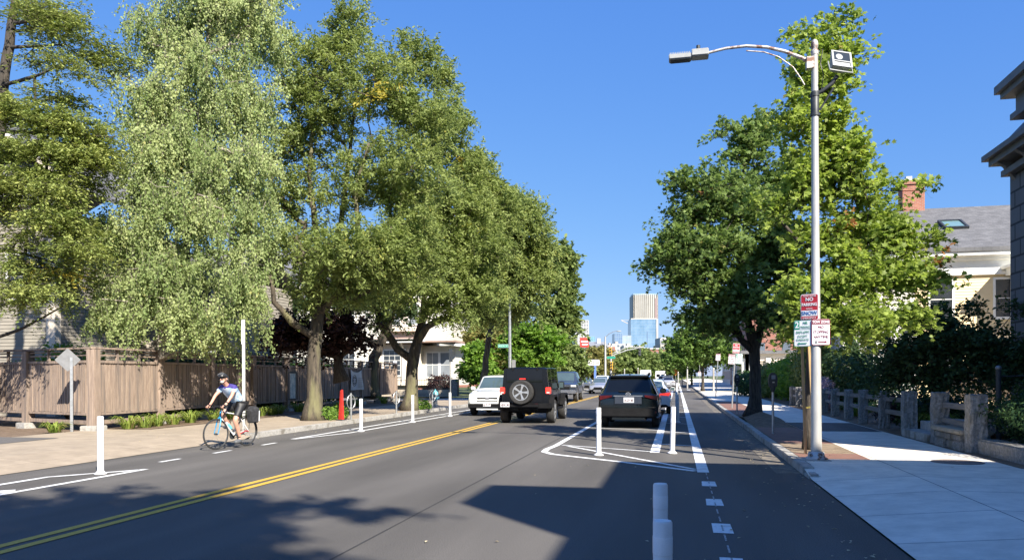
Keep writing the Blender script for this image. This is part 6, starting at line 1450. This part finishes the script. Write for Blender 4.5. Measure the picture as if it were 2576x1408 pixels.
# ---- pearl white crossover, oncoming ----
def suv(label, loc, rz, paint, glass='car_glass_light', name='crossover', front=True, amber=False, bump='plastic_black', txt=None, W=.0):
    r = empty(name, loc, rz, label, 'car')
    K = [(0, .42, .95, .98, .80, .78, .68), (.08, .34, 1.03, 1.08, .89, .84, .74), (.55, .30, 1.05, 1.60, .90, .86, .62), (1.7, .27, 1.04, 1.67, .90, .86, .62), (2.6, .27, 1.02, 1.62, .90, .86, .61), (3.5, .27, 1.00, 1.06, .89, .85, .66), (4.15, .30, .90, .96, .87, .82, .6), (4.4, .34, .74, .82, .82, .76, .55), (4.48, .40, .6, .66, .74, .66, .5)]
    carbody(r, K, [.85, 3.5], [(.70, 1.2), (1.28, 2.0), (2.08, 3.0)], [(.12, .5), (2.68, 3.42)], paint, glass)
    for s in (-1, 1):
        for yc in (.85, 3.5): wheel(r, s * .79, yc, .34, .21, s, 'alloy', 5)
        part(r, 'headlight', 'amber_lens' if amber else 'headlamp', lambda b: b.add([(s * .84, 4.06, .90), (s * .46, 4.36, .84), (s * .46, 4.43, .72), (s * .83, 4.20, .70), (s * .885, 3.95, .80)], [(0, 1, 2, 3), (0, 3, 4)]), 0)
        part(r, 'tail_light', 'tail_red', lambda b: b.box(s * .83 - .06, s * .83 + .06, -.01, .12, .75, 1.15), .02)
        part(r, 'fog_light', 'headlamp', lambda b: b.tube([(s * .62, 4.44, .50), (s * .62, 4.51, .50)], .05, 10))
    part(r, 'bumper', bump, lambda b: b.box(-.80, .80, 4.36, 4.52, .30, .56), .05)
    part(r, 'grille', 'plastic_black', lambda b: (b.box(-.42, .42, 4.42, 4.47, .68, .74), b.box(-.44, .44, 4.44, 4.49, .59, .63)), .01)
    part(r, 'grille_bar', 'chrome', lambda b: (b.box(-.43, .43, 4.425, 4.475, .745, .765), b.box(-.07, .07, 4.46, 4.49, .67, .75)), .005)
    if txt: numplate(r, 0, 4.53, .48, txt, 'tail_red', 1)
    mirrors(r, .88, 2.95, 1.02, paint)
    return r
suv('pearl white older crossover with amber headlamps, oncoming, half hidden by the black off-roader', (-7.55, 34.7, 0), R(180.5), 'paint_pearl', amber=True, txt='6J 35 VP')
suv('white crossover in the oncoming lane behind the silver sedan', (-7.7, 84, 0), R(180), 'paint_snow', bump='paint_snow')
# ---- sedans ----
def sedan(label, loc, rz, paint, glass='car_glass_light', lit=False, name='sedan'):
    r = empty(name, loc, rz, label, 'car')
    K = [(0, .42, .88, .92, .76, .72, .62), (.08, .34, .96, 1.02, .87, .80, .66), (.62, .28, .98, 1.04, .90, .83, .66), (.66, .28, .98, 1.06, .90, .83, .64), (1.45, .26, .97, 1.40, .90, .84, .55), (2.1, .26, .95, 1.45, .90, .84, .55), (2.6, .26, .94, 1.41, .90, .84, .55), (3.5, .26, .91, .96, .89, .83, .62), (4.4, .28, .76, .82, .86, .78, .58), (4.7, .32, .64, .70, .78, .70, .5), (4.8, .4, .54, .58, .68, .6, .45)]
    carbody(r, K, [.95, 3.8], [(1.1, 1.42), (1.5, 2.1), (2.18, 3.0)], [(.7, 1.38), (2.66, 3.4)], paint, glass, ar=.38, archtop=.70)
    for s in (-1, 1):
        for yc in (.95, 3.8): wheel(r, s * .80, yc, .33, .21, s, 'alloy', 5)
        part(r, 'headlight', 'headlamp', lambda b: b.add([(s * .83, 4.25, .76), (s * .5, 4.62, .70), (s * .5, 4.70, .62), (s * .80, 4.52, .58)], [(0, 1, 2, 3)]))
        part(r, 'tail_light', 'tail_lit' if lit else 'tail_red', lambda b: b.add([(s * .42, -.02, .86), (s * .80, .0, .90), (s * .88, .18, .92), (s * .885, .18, .80), (s * .80, -.0, .78), (s * .46, -.03, .82)], [(0, 1, 4, 5), (1, 2, 3, 4)]))
    part(r, 'bumper', 'plastic_black', lambda b: (b.box(-.6, .6, -.02, .1, .33, .43), b.box(-.5, .5, 4.7, 4.82, .33, .5)), .03)
    part(r, 'grille', 'plastic_black', lambda b: b.box(-.38, .38, 4.72, 4.83, .48, .62), .02)
    part(r, 'number_plate', 'plate_white', lambda b: b.box(-.155, .155, -.045, -.03, .545, .70))
    mirrors(r, .87, 2.95, .93, paint)
    return r
sedan('white sedan with glowing tail lights parked ahead of the dark crossover', (-1.15, 32.6, 0), 0, 'paint_snow', lit=True)
sedan('silver sedan in the oncoming lane in front of the white crossover', (-6.95, 74, 0), R(180), 'paint_silver')
sedan('dark low sedan in the oncoming lane farther left, behind the pickup', (-10.2, 88, 0), R(186), 'paint_grey')
# ---- pickup ----
Pk = empty('pickup', (-7.3, 53.4, 0), R(182), 'dark slate pickup truck with chrome grille, oncoming behind the black off-roader', 'truck')
K = [(0, .62, 1.22, 1.24, .96, .94, .90), (.1, .60, 1.25, 1.28, .98, .96, .90), (1.85, .55, 1.27, 1.29, .98, .96, .90), (1.95, .52, 1.27, 1.84, .98, .94, .70), (2.1, .52, 1.27, 1.90, .98, .94, .70), (3.2, .50, 1.24, 1.92, .98, .94, .70), (3.6, .50, 1.24, 1.86, .98, .94, .70), (4.35, .50, 1.22, 1.26, .98, .94, .74), (5.5, .52, 1.12, 1.18, .97, .92, .70), (5.75, .56, 1.0, 1.06, .94, .88, .66)]
carbody(Pk, K, [1.15, 4.75], [(2.15, 2.75), (2.85, 3.75)], [(1.88, 1.94), (3.65, 4.3)], 'paint_slate', 'car_glass_light', zf=.45, ar=.52, archtop=.98)
for s in (-1, 1):
    for yc in (1.15, 4.75): wheel(Pk, s * .84, yc, .41, .27, s, 'alloy', 6)
    part(Pk, 'headlight', 'headlamp', lambda b: b.box(s * .78 - .17, s * .78 + .17, 5.62, 5.78, .93, 1.06), .02)
    part(Pk, 'tail_light', 'tail_red', lambda b: b.box(s * .92 - .06, s * .92 + .06, -.02, .08, .85, 1.2), .02)
part(Pk, 'grille', 'plastic_black', lambda b: b.box(-.56, .56, 5.7, 5.79, .80, 1.06), .02)
part(Pk, 'grille_bar', 'chrome', lambda b: (b.box(-.56, .56, 5.77, 5.81, .96, 1.0), b.box(-.6, .6, 5.72, 5.80, 1.05, 1.08)), .008)
part(Pk, 'bumper', 'chrome', lambda b: b.box(-.94, .94, 5.68, 5.88, .52, .76), .03)
mirrors(Pk, .96, 3.95, 1.25, 'plastic_black', 1.4)
# ---- distant traffic on the right ----
suv('dark blue grey crossover far ahead, in front of the white box van', (-2.0, 118, 0), R(0), 'paint_bluegrey', 'car_glass')
def van(label, loc, paint, h=2.45, name='van'):
    r = empty(name, loc, 0, label, 'van')
    K = [(0, .4, 1.2, h - .06, .95, .94, .86), (.06, .35, 1.2, h, .97, .96, .88), (3.6, .32, 1.2, h, .97, .96, .86), (3.9, .32, 1.2, h - .1, .97, .94, .8), (4.7, .32, 1.15, 1.22, .95, .9, .75), (5.2, .36, 1.0, 1.05, .9, .85, .7)]
    carbody(r, K, [1.0, 4.2], [(3.0, 4.0)], [(3.92, 4.65)], paint, 'car_glass', zf=.3)
    for s in (-1, 1):
        for yc in (1.0, 4.2): wheel(r, s * .85, yc, .34, .22, s)
        part(r, 'tail_light', 'tail_red', lambda b: b.box(s * .90 - .05, s * .90 + .05, -.02, .06, .9, 1.35), .01)
        part(r, 'rear_window', 'car_glass', lambda b: b.box(s * .42 - .32, s * .42 + .32, -.012, .02, 1.4, 1.95), .01)
    part(r, 'bumper', 'plastic_black', lambda b: b.box(-.92, .92, -.08, .08, .36, .58), .03)
van('white van directly behind the dark blue grey crossover far ahead', (-2.9, 142, 0), 'paint_snow', 2.5)
van('white high roofed van left of the other white van, far ahead', (-5.2, 132, 0), 'paint_snow', 2.6)
sedan('small silver sedan parked far ahead right of the blue grey crossover', (-1.1, 100, 0), 0, 'paint_silver', 'car_glass')
suv('dark grey crossover parked far ahead, the farthest on the right', (-1.2, 108, 0), 0, 'paint_grey', 'car_glass')

# ================= CYCLIST =================
BX = Matrix.Identity(4)
bz = R(171)
bk = empty('bicycle', (-9.87, 16.33, .004), bz, 'white and blue road bicycle ridden by the cyclist', 'bicycle')
mk('bike_white', (.68, .68, .66), None, 5, .3); mk('bike_blue', (.02, .22, .42), (.03, .27, .48), 5, .3); mk('bike_red', (.5, .03, .03), None, 5, .4)
def bwheel(y, ang=0, nm='front_wheel'):
    M = Matrix.Translation((0, y, .345)) @ Matrix.Rotation(ang, 4, 'Z') @ Matrix.Rotation(PI / 2, 4, 'Y')
    mb = MB(); mb.tube([M @ Vector((.332 * math.cos(a), .332 * math.sin(a), 0)) for a in np.linspace(0, 2 * PI, 41)], .0135, 8, cap=False); wv = mb.build(nm, 'rubber', bk, smooth=60)
    mb = MB(); mb.tube([M @ Vector((.312 * math.cos(a), .312 * math.sin(a), 0)) for a in np.linspace(0, 2 * PI, 41)], .009, 6, cap=False); mb.build('rim', 'dark_metal', wv)
    mb = MB()
    for i in range(24):
        a = i * 2 * PI / 24; mb.tube([M @ Vector((.02 * math.cos(a + .9), .02 * math.sin(a + .9), .025 * (-1) ** i)), M @ Vector((.31 * math.cos(a), .31 * math.sin(a), 0))], .0014, 3)
    mb.build('spokes', 'galv', wv); mb = MB(); mb.tube([M @ Vector((0, 0, -.04)), M @ Vector((0, 0, .04))], .022, 8); mb.build('hub', 'dark_metal', wv)
    return wv
bwheel(0, 0, 'rear_wheel'); bwheel(1.0, R(-9), 'front_wheel')
BB = Vector((0, .43, .28)); STt = Vector((0, .28, .80)); HTt = Vector((0, .84, .86)); HTb = Vector((0, .875, .72)); RH = Vector((0, 0, .345)); FH = Vector((0, 1.0, .345))
part(bk, 'frame', 'bike_white', lambda b: (b.tube([BB, STt], .017, 8), b.tube([BB, HTb], .021, 8), b.tube([STt - Vector((0, -.01, .05)), HTt - Vector((0, 0, .03))], .015, 8), b.tube([BB + Vector((.03, 0, 0)), RH + Vector((.06, 0, 0))], .011, 6), b.tube([BB - Vector((.03, 0, 0)), RH - Vector((.06, 0, 0))], .011, 6), b.tube([STt - Vector((0, 0, .06)), RH + Vector((.06, 0, 0))], .009, 6), b.tube([STt - Vector((0, 0, .06)), RH - Vector((.06, 0, 0))], .009, 6)), smooth=60)
part(bk, 'fork', 'bike_blue', lambda b: (b.tube([HTt, HTb], .02, 8), b.tube([HTb, (-.05, .90, .66), (-.055, .955, .46), (-.055, 1.0, .345)], [.018, .016, .013, .009], 8), b.tube([HTb, (.05, .90, .66), (.055, .955, .46), (.055, 1.0, .345)], [.018, .016, .013, .009], 8)), smooth=60)
part(bk, 'handlebar', 'black', lambda b: (b.tube([HTt, (0, .83, .90), (0, .92, .935)], .014, 8), b.tube([(-.2, .86, .80), (-.21, .96, .79), (-.21, 1.02, .87), (-.21, .99, .93), (-.19, .93, .935), (.19, .93, .935), (.21, .99, .93), (.21, 1.02, .87), (.21, .96, .79), (.2, .86, .80)], .013, 8), b.tube([(-.21, 1.0, .93), (-.215, 1.06, .98)], .017, 6), b.tube([(.21, 1.0, .93), (.215, 1.06, .98)], .017, 6), b.box(-.05, .05, .90, .99, .945, .975)), smooth=60)
part(bk, 'saddle', 'black', lambda b: (b.tube([STt, (0, .26, .90)], .013, 8), b.add([(-.07, .12, .93), (.07, .12, .93), (.02, .40, .94), (-.02, .40, .94), (-.06, .12, .90), (.06, .12, .90), (.015, .40, .91), (-.015, .40, .91)], [(0, 1, 2, 3), (7, 6, 5, 4), (0, 4, 5, 1), (1, 5, 6, 2), (2, 6, 7, 3), (3, 7, 4, 0)])), .008)
part(bk, 'crankset', 'dark_metal', lambda b: (b.lathe([(.095, .0), (.095, .006), (.05, .007)], 24, Matrix.Translation((.045, .43, .28)) @ Matrix.Rotation(PI / 2, 4, 'Y')), b.bar((-.09, .43, .28), (-.10, .40, .115), .02, .02), b.bar((.09, .43, .28), (.10, .46, .445), .02, .02), b.tube([(-.1, .43, .28), (.1, .43, .28)], .018, 8)))
for s, y, z in ((-1, .40, .115), (1, .46, .445)): part(bk, 'pedal', 'dark_metal', lambda b: b.box(s * .15 - .045, s * .15 + .045, y - .04, y + .05, z - .012, z + .012), .004)
part(bk, 'chain', 'dark_metal', lambda b: (b.bar((.05, .43, .375), (.05, .0, .38), .008, .012), b.bar((.05, .43, .185), (.05, .0, .31), .008, .012)))
part(bk, 'mudguard', 'black', lambda b: b.tube([(0, .365 * math.cos(a), .345 + .365 * math.sin(a)) for a in np.linspace(R(200), R(60), 14)], .012, 6))
part(bk, 'rack', 'dark_metal', lambda b: (b.tube([(-.06, .0, .345), (-.07, -.05, .76)], .006, 5), b.tube([(.06, 0, .345), (.07, -.05, .76)], .006, 5), b.box(-.07, .07, -.20, .16, .755, .767)))
part(bk, 'red_stay', 'bike_red', lambda b: b.tube([(-.065, .33, .30), (-.07, .12, .36), (-.07, .02, .35)], .012, 6))
bt = empty('water_bottle', (-9.87, 16.33, .004), bz, 'blue water bottle in the cage on the bicycle frame', 'bottle')
d_ = (HTb - BB).normalized(); c0 = BB + d_ * .16 + Vector((0, -.02, .05)); part(bt, 'flask', 'vinyl_blue', lambda b: b.tube([c0, c0 + d_ * .15, c0 + d_ * .165], [.036, .036, .028], 12)); part(bt, 'cap', 'sign_white', lambda b: b.tube([c0 + d_ * .165, c0 + d_ * .20], .024, 10))
pn = empty('pannier', (-9.87, 16.33, .004), bz, 'black pannier bag hanging beside the rear wheel of the bicycle', 'bag')
mk('cordura', (.018, .018, .02), (.04, .04, .043), 14, .85, bump=.5)
part(pn, 'bag', 'cordura', lambda b: b.add([(-.09, -.17, 0.54), (-.09, .10, 0.54), (-.22, .10, 0.54), (-.22, -.17, 0.54), (-.08, -.21, 0.86), (-.08, .14, 0.86), (-.23, .14, 0.84), (-.23, -.21, 0.84), (-.10, -.16, 0.93), (-.10, .09, 0.93), (-.18, .09, 0.92), (-.18, -.16, 0.92)], [(0, 1, 2, 3), (0, 4, 5, 1), (1, 5, 6, 2), (2, 6, 7, 3), (3, 7, 4, 0), (4, 8, 9, 5), (5, 9, 10, 6), (6, 10, 11, 7), (7, 11, 8, 4), (11, 10, 9, 8)]), .02)
part(pn, 'reflective_strip', 'reflective', lambda b: b.bar((-.236, -.15, .58), (-.24, -.16, .82), .02, .006))
def skin(name, m, parent, V, E_, sub=2, root=0, flat=None):
    me = bpy.data.meshes.new(name); me.from_pydata([v[0] for v in V], E_, []); o = bpy.data.objects.new('tmp', me); sc.collection.objects.link(o)
    md = o.modifiers.new('s', 'SKIN'); md.use_smooth_shade = True
    for i, v in enumerate(V):
        sv = me.skin_vertices[0].data[i]; sv.radius = v[1] if hasattr(v[1], '__len__') else (v[1], v[1]); sv.use_root = (i == root)
    sb = o.modifiers.new('u', 'SUBSURF'); sb.levels = sub; sb.render_levels = sub
    dg = bpy.context.evaluated_depsgraph_get(); dg.update()
    nm = bpy.data.meshes.new_from_object(o.evaluated_get(dg)); nm.name = name; bpy.data.objects.remove(o); nm.materials.clear()
    return obj(name, nm, m, parent, smooth=180)
mk('skin_tone', (.50, .26, .18), (.58, .33, .24), 10, .5); mk('shorts', (.010, .010, .012), (.022, .022, .025), 8, .55); mk('shoe', (.09, .095, .10), (.14, .145, .15), 8, .5); mk('helmet', (.015, .015, .016), (.03, .03, .03), 5, .3); mk('beard', (.42, .40, .37), (.5, .48, .45), 20, .8)
# jersey: purple shoulders over a light blue printed body
m = mk('jersey', (.28, .45, .66), (.62, .72, .82), 9, .6, contrast=(.42, .6)); n_ = m.node_tree; tc = n_.nodes.new('ShaderNodeTexCoord'); sp = n_.nodes.new('ShaderNodeSeparateXYZ'); n_.links.new(tc.outputs['Object'], sp.inputs[0])
nz = n_.nodes.new('ShaderNodeTexNoise'); nz.inputs['Scale'].default_value = 7; mr = n_.nodes.new('ShaderNodeMath'); mr.operation = 'MULTIPLY_ADD'; mr.inputs[1].default_value = .12; n_.links.new(tc.outputs['Object'], nz.inputs['Vector']); n_.links.new(nz.outputs[0], mr.inputs[0]); n_.links.new(sp.outputs[2], mr.inputs[2])
gt = n_.nodes.new('ShaderNodeMath'); gt.operation = 'GREATER_THAN'; gt.inputs[1].default_value = 1.415; n_.links.new(mr.outputs[0], gt.inputs[0])
mx = n_.nodes.new('ShaderNodeMix'); mx.data_type = 'RGBA'; bs = n_.nodes['Principled BSDF']; src = bs.inputs['Base Color'].links[0].from_socket; n_.links.new(src, mx.inputs[6]); mx.inputs[7].default_value = (.05, .035, .20, 1); n_.links.new(gt.outputs[0], mx.inputs[0]); n_.links.new(mx.outputs[2], bs.inputs['Base Color'])
cy = empty('person', (-9.87, 16.33, .004), bz, 'cyclist with white beard, black helmet and blue purple jersey riding towards the viewer', 'person')
V = [((0, .26, 1.00), (.14, .10)), ((0, .36, 1.12), (.12, .085)), ((0, .48, 1.26), (.11, .07)), ((0, .585, 1.365), (.08, .045)), ((0, .665, 1.43), .055), ((0, .715, 1.475), .055), ((0, .755, 1.53), (.068, .085)), ((0, .77, 1.60), (.062, .075)),
     ((-.17, .60, 1.37), .06), ((-.235, .76, 1.19), .040), ((-.22, .90, 1.03), .030), ((-.212, .98, .965), (.036, .022)), ((.17, .60, 1.37), .06), ((.235, .76, 1.19), .040), ((.22, .90, 1.03), .030), ((.212, .98, .965), (.036, .022)),
     ((-.10, .29, .96), .095), ((-.125, .54, .62), .062), ((-.12, .44, .42), .052), ((-.12, .37, .22), .034), ((-.125, .40, .155), .034), ((-.13, .50, .14), .030),
     ((.10, .29, .96), .095), ((.125, .66, .80), .062), ((.12, .57, .63), .052), ((.12, .43, .53), .034), ((.125, .45, .485), .034), ((.13, .55, .48), .030)]
E_ = [(0, 1), (1, 2), (2, 3), (3, 4), (4, 5), (5, 6), (6, 7), (3, 8), (8, 9), (9, 10), (10, 11), (3, 12), (12, 13), (13, 14), (14, 15), (0, 16), (16, 17), (17, 18), (18, 19), (19, 20), (20, 21), (0, 22), (22, 23), (23, 24), (24, 25), (25, 26), (26, 27)]
# fingers curled over the brake hoods, thumb inside
for s, hi in ((-1, 11), (1, 15)):
    for k_, off in enumerate((-.026, -.009, .009, .026)):
        i0 = len(V); x = s * .212 + off; l_ = (.9, 1.05, 1.0, .8)[k_]
        V += [((x, 1.02, .975), .011), ((x, 1.02 + .035 * l_, .965), .010), ((x, 1.015 + .035 * l_, .938), .009), ((x, 1.035, .920), .008)]; E_ += [(hi, i0), (i0, i0 + 1), (i0 + 1, i0 + 2), (i0 + 2, i0 + 3)]
    i0 = len(V); V += [((s * .18, .985, .95), .012), ((s * .172, 1.015, .93), .010)]; E_ += [(hi, i0), (i0, i0 + 1)]
body = skin('body', 'skin_tone', cy, V, E_)
skin('jersey', 'jersey', cy, [((0, .27, 1.02), (.175, .14)), ((0, .37, 1.14), (.168, .135)), ((0, .51, 1.28), (.185, .15)), ((0, .61, 1.37), (.165, .15)), ((0, .67, 1.425), .085), ((-.175, .60, 1.37), .075), ((-.222, .70, 1.26), .062), ((.175, .60, 1.37), .075), ((.222, .70, 1.26), .062)], [(0, 1), (1, 2), (2, 3), (3, 4), (3, 5), (5, 6), (3, 7), (7, 8)])
skin('shorts', 'shorts', cy, [((0, .25, 1.0), (.16, .125)), ((-.10, .29, .955), .11), ((-.12, .45, .745), .085), ((-.124, .50, .675), .078), ((.10, .29, .955), .11), ((.12, .53, .86), .085), ((.124, .60, .83), .078)], [(0, 1), (1, 2), (2, 3), (0, 4), (4, 5), (5, 6)])
for s, a, b_, c_ in ((-1, (.37, .185), (.39, .15), (.50, .135)), (1, (.43, .51), (.44, .478), (.55, .475))):
    skin('shoe', 'shoe', cy, [((s * .125, a[0], a[1] - .01), .055), ((s * .127, b_[0], b_[1]), .062), ((s * .13, c_[0], c_[1]), .054), ((s * .132, c_[0] + .06, c_[1] - .005), .042)], [(0, 1), (1, 2), (2, 3)], sub=2)
    skin('sock', 'black', cy, [((s * .12, a[0], a[1] + .02), .040), ((s * .12, a[0] + .02, a[1] + .09), .042)], [(0, 1)])
    skin('glove', 'shorts', cy, [((s * .216, .945, .995), .038), ((s * .212, .985, .968), (.044, .030)), ((s * .212, 1.015, .970), (.042, .022))], [(0, 1), (1, 2)])
# helmet with vents and straps
mb = MB(); c = (0, .775, 1.625); n1, n2 = 20, 8; o = []
for i in range(n2 + 1):
    a = PI / 2 * i / n2
    for j in range(n1):
        b2 = 2 * PI * j / n1; mb.v.append((c[0] + .098 * math.cos(a) * math.cos(b2), c[1] - .01 + .135 * math.cos(a) * math.sin(b2), c[2] - .01 - .03 * math.cos(a) * (1 if math.sin(b2) < 0 else -.2) + .095 * math.sin(a)))
for i in range(n2):
    for j in range(n1): mb.f.append((i * n1 + j, i * n1 + (j + 1) % n1, (i + 1) * n1 + (j + 1) % n1, (i + 1) * n1 + j))
mb.f.append(tuple(range(n1))[::-1]); hm = mb.build('helmet', 'helmet', cy, smooth=50)
part(hm, 'vents', 'sign_back', lambda b: [b.bar((x, .80, 1.722 - abs(x) * .45), (x * 1.1, .89, 1.672 - abs(x) * .3), .012, .010) for x in (-.055, -.02, .02, .055)])
part(hm, 'chin_strap', 'black', lambda b: (b.tube([(-.088, .77, 1.60), (-.075, .77, 1.53), (-.03, .80, 1.475), (.03, .80, 1.475), (.075, .77, 1.53), (.088, .77, 1.60)], .006, 5)))
part(cy, 'hair', 'beard', lambda b: (b.ell((0, .715, 1.575), (.083, .06, .05)))), 
part(cy, 'beard', 'beard', lambda b: b.ell((0, .806, 1.502), (.050, .034, .034)), smooth=180)
part(cy, 'nose', 'skin_tone', lambda b: b.add([(-.014, .835, 1.545), (.014, .835, 1.545), (0, .868, 1.545), (0, .838, 1.585)], [(0, 1, 2), (0, 2, 3), (1, 3, 2), (0, 3, 1)]))
part(cy, 'sunglasses', 'black', lambda b: (b.box(-.062, -.008, .838, .846, 1.572, 1.598), b.box(.008, .062, .838, .846, 1.572, 1.598), b.bar((-.062, .84, 1.588), (-.078, .75, 1.585), .006, .006), b.bar((.062, .84, 1.588), (.078, .75, 1.585), .006, .006)))
part(cy, 'ear', 'skin_tone', lambda b: b.ell((-.078, .745, 1.565), (.012, .02, .03)), smooth=180); part(cy, 'ear', 'skin_tone', lambda b: b.ell((.078, .745, 1.565), (.012, .02, .03)), smooth=180)
part(cy, 'wrist_watch', 'black', lambda b: b.tube([(-.221, .885, 1.045), (-.2195, .905, 1.022)], .036, 12))
